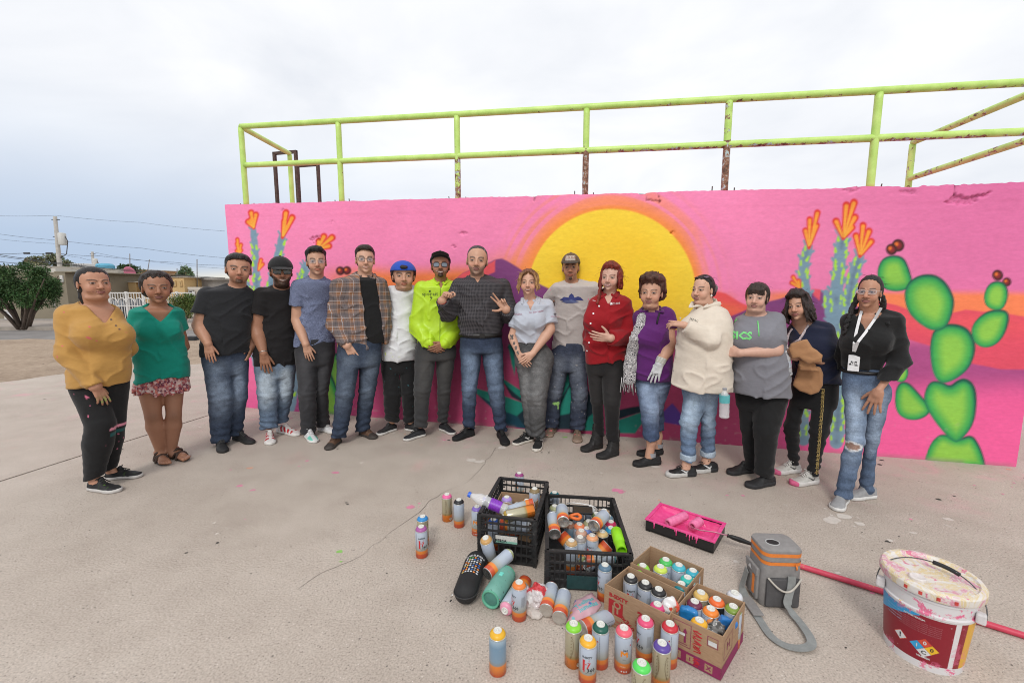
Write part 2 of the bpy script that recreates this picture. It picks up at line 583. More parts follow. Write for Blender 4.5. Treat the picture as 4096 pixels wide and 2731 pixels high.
def paint_mural(px,py,s,z):
 """px,py: photo pixels of the wall points (used to place the traced artwork and the dimming pink), s,z: metres"""
 n=len(px)
 P3=np.stack([s,z,0*s],1)
 n1=vnoise(P3*1.7,1);n2=vnoise(P3*6.0,2);n3=vnoise(P3*25.0,3)
 col=np.zeros((n,3))
 def lay(c,m):
  m=np.clip(m,0,1)[:,None]
  col[:]=col*(1-m)+np.asarray(c)*m
 def edge(d,w=3.0):return sst(-d/max(w,7.0),-.6,.6)
 wob=(n2-0.5)*14
 top=C8(252,132,176);right=C8(216,110,160);low=C8(234,100,150);mid=C8(176,66,104)
 tR=sst(px,2700,4100)[:,None]
 col[:]=top*(1-tR)+right*tR  # dimmer pink to the right and below: partly paint, partly light in colour
 lay(low,sst(py+wob,1050,1500)*0.75)
 ob=sst(py+wob,1040,1110)*(1-sst(py+wob,1165,1290))*sst(px,1180,1480)*(1-sst(px,3050,3300)*0.0)
 ob*=np.where(px>2560,sst(py,1150,1200)*(1-sst(px,2850,2990)),1)
 lay(C8(250,128,62),ob*0.95)
 ob2=sst(py+wob*.6,1150,1185)*(1-sst(py,1290,1360))*sst(px,2950,3150)
 lay(C8(243,128,66),ob2*0.9)
 sx,sy,sr=2447,1172,336.0
 rr=np.hypot(px-sx,(py-sy));th=np.arctan2(py-sy,px-sx)
 st=vnoise(np.stack([rr/14.0,th*1.2,0*rr],1),8)
 halo=1-sst(rr,sr-10,sr+82)
 lay(C8(250,138,66),np.clip(halo*1.1,0,1))
 lay(C8(250,138,66),(1-sst(rr,sr+70,sr+165))*sst(st,0.45,0.7)*0.55*sst(-np.cos(th)+1.2,0.0,.5))
 lay(C8(250,140,70),(1-sst(rr,sr+60,sr+260))*sst(px,2250,2000)*(sst(py,960,1080))*.8)
 lay(C8(252,203,56),edge(rr-sr,5))
 lay(C8(250,192,34),edge(rr-sr*.8,130)*(0.25+0.5*n1))
 def poly(P,T,w=4.0):
  P=[(T[0]+x/T[2],T[1]+y/T[2])for x,y in P]
  a=np.array(P);m=np.zeros(n)+1e9
  lo=a.min(0)-60;hi=a.max(0)+60
  q=(px>lo[0])&(px<hi[0])&(py>lo[1])&(py<hi[1])
  m[q]=polydist(px[q]+(n3[q]-.5)*2,py[q]+(n2[q]-.5)*5,P)
  return m
 Z3=(1450,950,1.7425);ZC=(3000,900,1.4936);ZT=(900,750,3.36);ZM=(1800,1500,2.6133);ZR=(2480,280,1.4554);Z5=(2450,1000,1.5675);Z2=(700,950,1.742)
 purple=C8(124,62,118)
 mt=poly([(-500,420),(300,420),(640,300),(700,250),(925,152),(970,148),(1030,178),(1110,225),(1230,320),(1330,372),(1500,455),(1900,590),(2300,660),(2420,1900),(-500,1900)],Z3)
 lay(purple,edge(mt))
 mr=poly([(560,470),(660,440),(745,415),(830,378),(960,330),(1060,300),(1130,270),(1290,250),(1420,265),(1480,300),(1600,420),(1750,560),(1900,1300),(400,1300)],Z5)
 lay(C8(228,82,84),edge(poly([(600,300),(660,262),(710,275),(800,330),(900,372),(1000,440),(560,560),(500,400)],Z5),8))
 lay(C8(240,112,76),edge(poly([(640,330),(760,345),(850,380),(700,430),(560,480)],Z5),40)*.8)
 lay(purple,edge(mr))
 lay(C8(222,84,100),edge(poly([(368,376),(425,384),(415,452),(380,420)],ZC),8))
 lay(C8(228,88,96),edge(poly([(640,300),(700,252),(900,170),(925,156),(921,240),(870,262),(760,268)],Z3),6))
 fade=sst(py,1180,1560)*sst(px,1150,1400)*(1-sst(px,3050,3350))
 lay(mid,fade*0.93)
 lay(C8(206,78,138),sst(py,1500,1650)*(1-sst(px,1000,1900))*.7)
 lay(C8(232,92,150),sst(py+wob,1340,1600)*sst(px,2950,3250))
 hill=poly([(760,455),(870,478),(935,500),(1100,560),(1215,522),(1290,503),(1400,516),(1500,520),(1640,545),(2000,580),(2000,880),(1640,862),(1500,862),(1330,830),(1200,800),(1075,720),(920,672),(700,560)],ZC)
 shade=sst(py,1330,1400)*(1-sst(py+wob,1480,1620))*sst(px,3480,3650)
 lay(C8(150,66,122),shade*.85)
 lay(C8(214,74,96),edge(hill,6))
 lay(C8(238,92,88),edge(hill+18,70)*(1-sst(py,1250,1400))*.5)
# --- agave
 teal=C8(30,132,116);dark=C8(17,66,84);deep=C8(20,44,56)
 for c,P in((dark,[(275,185),(420,330),(600,540),(800,556),(830,430),(560,330)]),(teal,[(275,135),(420,172),(560,222),(740,282),(790,300),(800,470),(740,440),(580,380),(430,282),(276,188)]),(deep,[(548,60),(640,230),(735,278),(790,270),(720,170)]),(teal,[(545,38),(640,95),(740,160),(800,230),(735,240),(640,160),(556,80)]),(deep,[(700,420),(800,560),(1500,580),(1560,470),(1450,150),(1250,-60),(1130,-60),(950,200)]),(teal,[(940,150),(985,165),(1020,240),(1010,430),(985,440),(940,400)]),(teal,[(1150,330),(1230,160),(1290,60),(1310,300),(1250,400),(1150,420)]),(teal,[(1180,-40),(1215,-60),(1270,40),(1160,260),(1130,200)]),(teal,[(1385,575),(1450,440),(1520,380),(1560,460),(1540,582)]),(teal,[(1740,250),(1780,80),(1845,-60),(1820,60),(1790,170)]),(deep,[(1750,365),(1880,335),(2010,316),(2060,350),(1990,392),(1850,430),(1760,462)]),(teal,[(1760,468),(1880,430),(2030,378),(2045,460),(1935,606),(1700,598)])):
  lay(c,edge(poly(P,ZM),4))
 lay(deep,edge(poly([(1030,745),(1130,850),(1080,860),(1010,760)],Z3),4))
 for c,P in((teal,[(1015,740),(1030,742),(1068,840),(1060,960),(1040,880)]),):
  lay(c,edge(poly(P,Z3),4))
 lay(C8(92,62,150),edge(poly([(310,1075),(312,1018),(375,962),(440,1040),(470,1105)],Z5),4))
# --- ocotillo stems: grey blue with lime leaves and flame flowers
 rg=random.Random(5)
 blue=C8(118,146,164);blue_d=C8(92,112,130);lime=C8(164,214,52)
 def near(P,m):
  a=np.array(P);lo=a.min(0)-m;hi=a.max(0)+m
  return np.nonzero((px>lo[0])&(px<hi[0])&(py>lo[1])&(py<hi[1]))[0]
 def put(q,c,m):
  m=np.clip(m,0,1)[:,None]
  col[q]=col[q]*(1-m)+np.asarray(c)*m
 def stem(P,T,w0,w1,step=26):
  P=[np.array((T[0]+x/T[2],T[1]+y/T[2]))for x,y in P]
  q=near(P,90)
  if not len(q):return
  x,y=px[q],py[q]
  L=0
  pts=[]
  for a,b in zip(P[:-1],P[1:]):
   m=max(1,int(np.linalg.norm(b-a)/9))
   pts+=[a+(b-a)*i/m for i in range(m)]
  d=np.full(len(q),1e9);N=len(pts)
  for i in range(N-1):
   t=i/max(1,N-1)
   w=(w0+(w1-w0)*t)*1.15
   d=np.minimum(d,segdist(x,y,pts[i],pts[i+1],w*(0.8+0.2*((i%3)/2))))
   if i%3==1:
    dr=(pts[i]-pts[min(i+1,N-1)]);dr/=np.linalg.norm(dr)+1e-9
    sd=np.array((-dr[1],dr[0]))*(1 if(i//3)%2 else-1)
    d=np.minimum(d,segdist(x,y,pts[i],pts[i]+sd*w*1.15+dr*w*1.3,w*.34,w*.26))
  put(q,blue,edge(d,4))
  put(q,blue_d,edge(d+w1*.7,20)*sst(vnoise(np.stack([x/60,y/60,0*x],1),4),.5,.75)*.8)
  i=2
  while i<N-1:
   t=i/N;w=w0+(w1-w0)*t
   dr=(pts[i-1]-pts[i+1 if i+1<N else i]);dr/=np.linalg.norm(dr)+1e-9
   sd=np.array((-dr[1],dr[0]))
   for sg in(-1,1):
    if rg.random()<.55:
     o=pts[i]+sd*sg*w*rg.uniform(.45,1.0)+dr*rg.uniform(-8,8)
     dl=segdist(x,y,o,o+dr*rg.uniform(9,17)+sd*sg*rg.uniform(-2,6),rg.uniform(4,6.5),3)
     put(q,lime,edge(dl,3))
   i+=max(2,int(step/9))
 def flower(base,tips,T,w=8.0):
  b=np.array((T[0]+base[0]/T[2],T[1]+base[1]/T[2]))
  tp=[np.array((T[0]+x/T[2],T[1]+y/T[2]))for x,y in tips]
  q=near([b]+tp,40)
  if not len(q):return
  x,y=px[q],py[q]
  d=np.full(len(q),1e9)
  for t in tp:d=np.minimum(d,segdist(x,y,b,t,w*.5,w*1.25))
  put(q,C8(214,52,40),edge(d-2,5))
  for k,t in enumerate(tp):
   a=b+(t-b)*.12
   f=segdist(x,y,a,b+(t-b)*.97,w*.25,w*.72)
   h=np.clip(((x-b[0])*(t-b)[0]+(y-b[1])*(t-b)[1])/((t-b)@(t-b)),0,1)
   c0=C8(250,178,66);c1=C8(238,126,40)
   m=np.clip(edge(f,3),0,1)[:,None]
   cc=c0*(1-h[:,None]*.6)+c1*h[:,None]*.6
   col[q]=col[q]*(1-m)+cc*m
 stem([(380,560),(392,690),(408,900),(418,1080),(425,1344),(400,1800),(430,2400)],ZT,12,17)
 stem([(772,640),(745,790),(712,930),(680,1100),(610,1344),(560,2000)],ZT,14,20)
 stem([(1090,1030),(1060,1120),(1010,1240),(930,1500),(850,2100)],ZT,13,16)
 stem([(190,900),(215,1100),(300,1300),(360,1700)],ZT,7,14)
 stem([(905,200),(880,600),(850,900),(820,1060),(800,1200)],Z2,14,20,30)
 flower((388,545),[(352,338),(416,366),(312,462),(345,440),(382,440)],ZT,9)
 flower((772,670),[(818,338),(902,405),(800,455),(838,520)],ZT,10)
 flower((1245,830),[(1262,720),(1330,660),(1440,672),(1395,785)],ZT,10)
 flower((190,905),[(166,700),(162,755),(212,770),(160,850),(214,845)],ZT,6)
 flower((450,1110),[(484,975),(505,1030),(470,1030)],ZT,6)
 stem([(350,130),(325,210),(318,300),(335,420),(300,900),(320,1290)],ZC,18,24)
 stem([(555,70),(538,200),(515,420),(525,640),(540,900),(515,1310)],ZC,22,26)
 stem([(655,190),(618,300),(592,430),(560,620),(520,800)],ZC,20,24)
 stem([(455,400),(470,520),(500,640)],ZC,12,18)
 flower((1100,1035),[(1150,830),(1105,870),(1080,935),(1145,905)],ZR,9)
 flower((1300,980),[(1362,772),(1318,788),(1258,882),(1368,858),(1350,915)],ZR,11)
 flower((1396,1085),[(1416,905),(1450,938),(1374,965),(1462,998)],ZR,10)
 flower((300,378),[(258,312),(250,345),(290,335)],ZC,7)
# --- prickly pears
 c_edge=C8(20,80,66);c_rim=C8(34,128,82);c_mid=C8(62,164,78);c_in=C8(140,194,72)
 def pad(P,T,gl=(0,0),k=1.0):
  Q=[(T[0]+x/T[2],T[1]+y/T[2])for x,y in P]
  for _ in range(3):
   Q=[q for a,b in zip(Q,Q[1:]+Q[:1])for q in((a[0]*.75+b[0]*.25,a[1]*.75+b[1]*.25),(a[0]*.25+b[0]*.75,a[1]*.25+b[1]*.75))]
  q=near(Q,25)
  if not len(q):return
  x,y=px[q],py[q]
  d=polydist(x,y,Q)
  rad=max(20.0,-d.min())
  a=np.array(Q);c=a.mean(0)
  asym=((x-c[0])*-0.3+(y-c[1])*.35)/(rad*4)
  t=-d/rad+asym*.5
  put(q,c_edge,edge(d-1,7))
  put(q,c_rim,sst(t,0.0,.09))
  put(q,c_mid,sst(t,.05,.24))
  put(q,c_in,sst(t,.16,.72)*(0.85+.15*n2[q]))
 def fruit(x0,y0,r,T):
  c=np.array((T[0]+x0/T[2],T[1]+y0/T[2]));r=r/T[2]
  q=near([c],r*1.6)
  if not len(q):return
  x,y=px[q],py[q];d=np.hypot(x-c[0],y-c[1])/r
  put(q,C8(58,26,28),edge((d-1)*r,5))
  put(q,C8(132,34,40),1-sst(d,.3,.85))
  put(q,C8(222,110,40),1-sst(np.hypot(x-c[0]+r*.25,y-c[1]+r*.2)/r,.1,.5))
 fruit(885,122,38,ZC);fruit(845,146,34,ZC);fruit(1480,300,33,ZC);fruit(1535,340,27,ZC);fruit(905,780,26,ZC)
 for P in([(1055,1375),(1085,1290),(1150,1238),(1240,1285),(1325,1245),(1375,1320),(1405,1420),(1400,1460),(1050,1440)],[(765,250),(795,195),(860,178),(918,192),(948,250),(975,350),(940,385),(870,398),(795,378),(760,310)],[(880,865),(900,822),(935,838),(948,880),(928,935),(875,935),(868,900)],[(865,1000),(895,935),(950,940),(1005,1000),(1080,1085),(1070,1130),(1005,1165),(925,1158),(872,1110)],[(1040,1010),(1075,930),(1150,935),(1195,965),(1240,925),(1290,912),(1345,955),(1358,1060),(1335,1200),(1250,1292),(1215,1292),(1150,1225),(1090,1150),(1045,1070)],[(1105,620),(1185,585),(1285,602),(1335,660),(1352,745),(1312,855),(1222,925),(1140,945),(1095,885),(1075,760),(1082,670)],[(1338,700),(1320,615),(1370,545),(1440,505),(1535,505),(1552,560),(1522,655),(1472,715),(1400,735)],[(1398,410),(1428,348),(1490,330),(1537,362),(1544,430),(1512,505),(1450,508),(1402,472)],[(960,330),(1020,296),(1105,293),(1175,342),(1220,430),(1218,505),(1182,605),(1110,635),(1035,605),(945,522),(920,420),(935,365)]):
  pad(P,ZC)
 pad([(1060,830),(1100,800),(1200,820),(1260,1000),(1180,1250),(1090,1240),(1040,1050)],Z2)
 pad([(1060,860),(1000,1000),(1000,1230),(1100,1260),(1180,1200)],Z2)
 fruit(1550,1120,60,ZT);fruit(1640,1115,58,ZT)
# --- wear: dirty foot, grime round the cracks, brushed unevenness
 lay(np.array((.32,.20,.20)),(1-sst(z,.0,.05))*sst(n2,.35,.6)*.5)
 lay(np.array((.45,.33,.32)),sst(n3,.80,.9)*sst(n1,.45,.7)*(1-sst(z,.0,.5))*.35)
 col[:]*=(0.94+0.10*n1+0.05*(n2-.5)+.03*(n3-.5))[:,None]
 return np.clip(col,0,.93)
def build_wall():
 hs=0.0088
 nu=int(WLEN/hs)+1;nz=int(max(wall_top(0),wall_top(WLEN))/hs)+1
 s=np.linspace(0,WLEN,nu);tz=np.linspace(0,1,nz)
 Sg,Tg=np.meshgrid(s,tz,indexing='ij')
 topn=(vnoise(np.stack([s*9,0*s,0*s],1),11)-.5)*.006+(vnoise(np.stack([s*40,0*s,0*s],1),12)-.5)*.005
 for(u,v,w,dep)in((2137,770,.05,.018),(2580,765,.06,.025),(3300,745,.25,.012),(3660,735,.2,.012),(3850,740,.3,.016)):
  c=wall_hit(u,v)[0]
  topn-=dep*np.exp(-((s-c)/w)**2)*vnoise(np.stack([s*30,0*s,0*s],1),13)
 H=wall_top(s)+topn
 Zg=Tg*H[:,None]
 sf=Sg.ravel();zf=Zg.ravel()
 p=WL+np.outer(sf,WU);p[:,2]=zf
 q=p-_O;w=q@_F
 px=CX+FPX*(q@_X)/w;py=CY-FPX*(q@_U)/w
 P3=np.stack([sf,zf,0*sf],1)
 dep=(vnoise(P3*5,21)-.5)*.004+(vnoise(P3*np.array((18,30,1)),22)-.5)*.0016+(vnoise(P3*60,23)-.5)*.0008
 hb=sst(zf-(wall_top(sf)-.135),-.012,.012)
 dep-=hb*.0012
 col=paint_mural(px,py,sf,zf)
 def patch(P,T,d,rough=.006):
  Q=[(T[0]+x/T[2],T[1]+y/T[2])for x,y in P]
  a=np.array(Q);m=(px>a[:,0].min()-30)&(px<a[:,0].max()+30)&(py>a[:,1].min()-30)&(py<a[:,1].max()+30)
  i=np.nonzero(m)[0]
  dd=polydist(px[i]+(vnoise(P3[i]*60,31)-.5)*14,py[i]+(vnoise(P3[i]*60,32)-.5)*14,Q)
  k=np.clip(.5-dd/5,0,1)
  dep[i]+=k*(d+rough*(vnoise(P3[i]*90,33)-.5)*2)
  col[i]*=(1-.25*k*vnoise(P3[i]*70,34))[:,None]
 ZR=(2480,280,1.4554);ZT=(900,750,3.36);ZL=(880,280,1.47)
 patch([(1890,772),(1945,728),(2040,738),(2165,712),(2140,730),(2090,742),(2060,775),(1960,782)],ZR,.022)
 patch([(1620,705),(1720,700),(1722,728),(1640,720)],ZR,.010)
 patch([(1280,700),(1420,690),(1330,718)],ZR,.008)
 patch([(1130,700),(1180,655),(1270,645),(1290,690),(1220,740),(1140,715)],ZT,.012,.012)
 patch([(585,1020),(625,1000),(628,1055),(590,1062)],ZT,.012)
 patch([(1395,490),(1440,462),(1470,462),(1420,480)],ZT,.010)
 patch([(1400,958),(1455,952),(1462,962),(1410,968)],ZL,.012)
 patch([(1362,1035),(1380,1030),(1392,1040),(1375,1045)],ZL,.012)
 patch([(755,318),(775,290),(790,300),(805,322)],ZT,.012)
 patch([(288,945),(312,942),(310,960),(295,962)],ZR,.02)
 for(a,b)in(((2137,768),(2139,803)),((2580,762),(2586,800)),((2630,765),(2638,812)),((2586,800),(2640,806)),((3820,735),(3822,780))):
  m=segdist(px,py,a,b)
  k=np.clip(1-np.abs(m+(vnoise(P3*50,41)-.5)*8)/4,0,1)
  dep+=.012*k;col*=(1-.5*k)[:,None]
 V=np.stack([sf,dep,zf],1)
 ii=np.arange(nu*nz).reshape(nu,nz)
 F=np.stack([ii[:-1,:-1],ii[1:,:-1],ii[1:,1:],ii[:-1,1:]],-1).reshape(-1,4)
 m,t=newmat('mural_paint',.62,0,.35)
 a=t.node('ShaderNodeAttribute',attribute_name='Col').outputs['Color']
 mp=t.node('ShaderNodeMapping',{'Vector':t.oc,'Scale':(1,1,2.5)}).outputs[0]
 n1=t.noise(mp,22,6,.65);n2=t.noise(t.oc,140,4,.6)
 g=t.ramp(n1,[(0.25,(.9,)*3),(.7,(1.05,)*3)])
 setc(t,t.mix(1.0,a,g,'MULTIPLY'))
 h=t.math('ADD',n1,t.math('MULTIPLY',n2,.5))
 setn(t,t.bump(h,.14,.004))
 root=empty('painted_wall',tuple(WL),WROT)
 tag(root,'long pink rendered wall painted with a sunset, agave and cactus mural','wall')
 me=raw_mesh('mural_face',V,F,True,col,[m])
 obj('mural_face',me,root)
 D=2.6
 pink=plain('pink_render',tuple(C8(225,105,160)),.7,bump=.3,bscale=60,vary=.12,scale=6)
 conc=plain('deck_concrete',(.34,.30,.28),.85,bump=.4,bscale=90,vary=.2,scale=3)
 b=MB()
 V=[]
 ss=np.linspace(0,WLEN,60)
 Ht=np.interp(ss,s,H)
 n=len(ss)
 for x,h in zip(ss,Ht):V+=[(x,0.004,h-.004),(x,D,wall_top(x)),(x,D,0)]
 F=[];M=[]
 for i in range(n-1):
  F+=[(3*i,3*i+3,3*i+4,3*i+1),(3*i+1,3*i+4,3*i+5,3*i+2)]
 b.add(V,F)
 b.add([(0,.004,0),(0,.004,Ht[0]-.004),(0,D,wall_top(0)),(0,D,0)],[(0,1,2,3)])
 b.add([(WLEN,.004,0),(WLEN,.004,Ht[-1]-.004),(WLEN,D,wall_top(WLEN)),(WLEN,D,0)],[(3,2,1,0)])
 o=b.build('wall_block',[pink],root)
 return root
wall_root=build_wall()
# ------------------------------------------------------------------ the lime handrail on top of the wall
def rail_material():
 m,t=newmat('rail_paint',.45,0,.5)
 lime=t.ramp(t.noise(t.oc,9,4,.6),[(.3,C8(172,208,100,1.0)),(.7,C8(200,230,130,1.0))])
 under=t.ramp(t.noise(t.oc,30,4,.6),[(.35,(.10,.045,.025)),(.52,(.30,.14,.08)),(.62,(.42,.53,.53))])
 wear=t.node('ShaderNodeAttribute',attribute_name='Col').outputs['Fac']
 n=t.noise(t.oc,16,8,.72,.4)
 f=t.math('GREATER_THAN',t.math('ADD',t.math('MULTIPLY',n,.9),wear),1.09)
 setc(t,t.mix(f,lime,under))
 setn(t,t.bump(t.noise(t.oc,60,5,.7),.3,.004))
 return m
RAILM=rail_material()
RUST=plain('rusty_steel',(.085,.055,.045),.8,.2,vary=.45,scale=30,bump=.3)
def build_rail():
 root=empty('handrail',tuple(WL),WROT)
 tag(root,'lime green tubular steel handrail with flaking paint along the top of the pink wall','railing')
 back=.11
 r=.030
 def hit(u,v,bk=back):return wall_hit(u*1.7415,v*1.7415,bk)
 topL=hit(553,291);topR=hit(2352,190)
 midL=hit(560,380);midR=hit(2352,303)
 sE=topR[0]+.22
 def zt(s):return topL[1]+(topR[1]-topL[1])*(s-topL[0])/(topR[0]-topL[0])
 def zm(s):return midL[1]+(midR[1]-midL[1])*(s-midL[0])/(midR[0]-midL[0])
 def tube(name,pts,wear,rr=r,n=14,m=RAILM):
  dense=[]
  for a,b in zip(pts[:-1],pts[1:]):
   a,b=Vector(a),Vector(b);k=max(2,int((b-a).length/.05))
   dense+=[a.lerp(b,i/k)for i in range(k)]
  dense.append(Vector(pts[-1]))
  mb=MB();mb.tube(dense,rr,n)
  o=mb.build(name,m,root,True)
  co=np.array([v.co for v in o.data.vertices])
  setcol(o.data,np.repeat(wear(co)[:,None],3,1))
  return o
 s0=topL[0]
 def under(cen,amt):
  return lambda c:np.clip(amt*sst(c[:,0],s0+1.2,s0+5)*(0.35+.65*sst(np.interp(c[:,0],[s0,sE],cen)-c[:,2],.0,.02))+.38,0,.9)
 tube('top_rail',[(s0,back,zt(s0)),(sE,back,zt(sE))],under((zt(s0),zt(sE)),.20))
 tube('middle_rail',[(s0+.02,back,zm(s0)),(sE,back,zm(sE))],under((zm(s0),zm(sE)),.26))
 posts=[(553,465,.05),(785,456,.1),(1052,445,.2),(1344,437,.3),(1664,430,.42),(1999,424,.08)]
 for i,(u,v,w)in enumerate(posts):
  s=hit(u+(0 if i else 1.5),v)[0]if i else s0
  zb=wall_top(s)
  low=zm(s)
  ww=w
  f=(lambda low,ww:lambda c:np.clip(.40+ww*(0.4+.9*(c[:,2]<low)),0,.95))(low,ww)
  tube('post',[(s,back,zb-.01),(s,back,zt(s)-r*.6)],f)
  for dx in(-.10,.085):
   mb=MB();mb.tube([(s+dx,back+.02,zb-.02),(s+dx+random.uniform(-.01,.01),back+.02,zb+random.uniform(.03,.07))],.005,6)
   mb.build('anchor_stub',RUST,root,True)
 tube('post',[(sE,back,wall_top(sE)-.01),(sE,back,zt(sE)-r*.6)],lambda c:np.full(len(c),.5))
 def ret(s,u,v,vm,wear,ve):
  ztop=zt(s);best=None
  for k in range(1,400):
   bk=back+k*.01
   q=wall_hit(u*1.7415,v*1.7415,bk)
   e=abs(q[1]-ztop)
   if best is None or e<best[0]:best=(e,bk,q[0])
  _,bk,se=best
  ztm=wall_hit(u*1.7415,vm*1.7415,bk)[1]
  tube('return_rail',[(s,back,ztop-.002),(se,bk,ztop-.002)],wear)
  tube('post',[(se,bk,wall_top(se)-.01),(se,bk,ztop-.02)],wear)
  return se,bk,ztm
 w0=lambda c:np.full(len(c),.42)
 ret(s0,665,353,378,w0,0)
 w1=lambda c:np.full(len(c),.58)
 se,bk,zz=ret(sE,2097,327,410,w1,0)
 tube('return_rail',[(sE,back,zm(sE)-.01),(se,bk,zz)],w1)
 return root
build_rail()
def build_frames():
 for(ul,ur,vt,bk,lab)in((630,679,350,1.5,'tall rusty brown steel frame standing behind the left end of the handrail'),(683,730,379,1.9,'shorter rusty brown steel frame beside the tall one behind the handrail')):
  a=wall_hit(ul*1.7415,vt*1.7415,bk);b=wall_hit(ur*1.7415,vt*1.7415,bk)
  root=empty('steel_frame',tuple(wall_pt(a[0],wall_top(a[0]),bk)),WROT)
  tag(root,lab,'frame','rusty frames behind the handrail')
  h=a[1]-wall_top(a[0]);w=b[0]-a[0]
  for x in(0,w):
   mb=MB();mb.box((x-.02,-.02,0),(x+.02,.02,h));mb.build('upright',RUST,root)
  mb=MB();mb.box((-.02,-.018,h-.038),(w+.02,.018,h+.002));mb.build('crossbar',RUST,root)
build_frames()
# ------------------------------------------------------------------ ground
def concrete_material():
 m,t=newmat('plaza_concrete',.88,0,.25)
 oc=t.oc
 big=t.noise(oc,.55,5,.6);mid=t.noise(oc,3.2,6,.65);fine=t.noise(oc,120,3,.6)
 base=t.ramp(t.math('ADD',t.math('MULTIPLY',big,.55),t.math('MULTIPLY',mid,.45)),[(.30,(.365,.309,.262)),(.52,(.458,.396,.342)),(.72,(.540,.478,.420))])
 grain=t.ramp(fine,[(.30,(.70,)*3),(.5,(1.0,)*3),(.72,(1.22,)*3)])
 col=t.mix(1.0,base,grain,'MULTIPLY')
 v1=t.node('ShaderNodeTexVoronoi',{'Vector':oc,'Scale':62.0,'Randomness':1.0})
 sp=t.math('LESS_THAN',v1 .outputs['Distance'],.17)
 pick=t.node('ShaderNodeSeparateColor',{0:v1 .outputs['Color']}).outputs[0]
 dk=t.math('MULTIPLY',sp,t.math('GREATER_THAN',pick,.52))
 col=t.mix(t.math('MULTIPLY',dk,.62),col,(.13,.11,.10))
 lt=t.math('MULTIPLY',sp,t.math('LESS_THAN',pick,.16))
 col=t.mix(t.math('MULTIPLY',lt,.7),col,(.68,.62,.57))
 v2=t.node('ShaderNodeTexVoronoi',{'Vector':oc,'Scale':23.0,'Randomness':1.0})
 pk2=t.node('ShaderNodeSeparateColor',{0:v2 .outputs['Color']}).outputs[1]
 big_d=t.math('MULTIPLY',t.math('LESS_THAN',v2 .outputs['Distance'],.10),t.math('GREATER_THAN',pk2,.75))
 col=t.mix(t.math('MULTIPLY',big_d,.75),col,(.09,.08,.075))
 sep=t.node('ShaderNodeSeparateXYZ',{0:oc})
 sx,sy=sep.outputs[0],sep.outputs[1]
 d=t.math('SUBTRACT',t.math('MULTIPLY',sx,float(WU[1])),t.math('MULTIPLY',sy,float(WU[0])))
 off=float(WL[0]*WU[1]-WL[1]*WU[0])
 dist=t.math('SUBTRACT',d,off)
 near=t.math('SUBTRACT',1.0,t.sstep(dist,.05,1.5))
 sp1=t.sstep(t.noise(oc,2.4,7,.7,.5),.52,.70)
 col=t.mix(t.math('MULTIPLY',t.math('MULTIPLY',sp1,near),.42),col,(.70,.30,.38))
 st=t.sstep(t.noise(oc,.9,6,.68,.8),.60,.74)
 col=t.mix(t.math('MULTIPLY',st,.22),col,(.62,.28,.28))
 w=t.sstep(t.noise(oc,7.0,8,.72,.6),.655,.70)
 col=t.mix(t.math('MULTIPLY',t.math('MULTIPLY',w,t.math('SUBTRACT',1.0,t.sstep(dist,.3,2.4))),.62),col,(.70,.66,.63))
 ds=t.sstep(t.noise(oc,1.5,5,.7,.4),.60,.78)
 col=t.mix(t.math('MULTIPLY',ds,.30),col,(.20,.165,.145))
 setc(t,col)
 h=t.math('ADD',t.math('MULTIPLY',fine,.7),t.math('MULTIPLY',t.noise(oc,26,4,.6),.8))
 h=t.math('SUBTRACT',h,t.math('MULTIPLY',dk,.8))
 setn(t,t.bump(h,.5,.004))
 return m
CONC=concrete_material()
def sheet(name,pts,z,mat,kind='structure',thick=0.0):
 bm=bmesh.new()
 vs_=[bm.verts.new((p[0],p[1],z))for p in pts]
 f=bm.faces.new(vs_)
 if f.normal.z<0:f.normal_flip()
 bm.normal_update()
 if f.normal.z<0:bmesh.ops.reverse_faces(bm,faces=[f])
 if thick:
  r=bmesh.ops.extrude_face_region(bm,geom=[f])
  for v in r['geom']:
   if isinstance(v,bmesh.types.BMVert):v.co.z-=thick
  bmesh.ops.recalc_face_normals(bm,faces=bm.faces)
 me=bpy.data.meshes.new(name);bm.to_mesh(me);bm.free()
 me.materials.append(mat)
 o=obj(name,me)
 return tag(o,kind=kind)
def dirt_material():
 m,t=newmat('sandy_dirt',.95,0,.15)
 a=t.noise(t.oc,.8,6,.65);b=t.noise(t.oc,9,7,.72);c=t.noise(t.oc,60,3,.6)
 col=t.ramp(t.math('ADD',t.math('MULTIPLY',a,.5),t.math('MULTIPLY',b,.5)),[(.32,(.25,.185,.135)),(.52,(.42,.325,.245)),(.7,(.54,.44,.34))])
 col=t.mix(t.sstep(t.noise(t.oc,5,8,.75,.5),.60,.70),col,(.19,.145,.11))
 col=t.mix(1.0,col,t.ramp(c,[(.3,(.8,)*3),(.7,(1.15,)*3)]),'MULTIPLY')
 setc(t,col)
 setn(t,t.bump(t.math('ADD',b,t.math('MULTIPLY',c,.6)),.9,.03))
 return m
DIRT=dirt_material()
ASPH=plain('old_asphalt',(.21,.195,.185),.9,vary=.25,scale=1.2,bump=.4,bscale=60)
PAVE=plain('pavement_concrete',(.36,.31,.27),.9,vary=.2,scale=1.5,bump=.3,bscale=50)
sheet('ground',[(-900,-60),(900,-60),(900,1500),(-900,1500)],-.06,DIRT)
jA=gnd(0,1924);jB=gnd(836,1660)
jd=(jB-jA)/np.linalg.norm(jB-jA);jn=np.array((-jd[1],jd[0],0))
far=gnd(0,1530);far2=gnd(760,1452)
def onj(t,off):return jA+jd*t+jn*off
fd=(far2-far)/np.linalg.norm(far2-far)
def onf(t):return far+fd*t
def slab(name,pts):
 return sheet(name,pts,0.0,CONC,thick=.058)
gap=.011
tj=np.linspace(-9,16,260)
wig=(vnoise(np.stack([tj*9,0*tj,0*tj],1),51)-.5)*.006
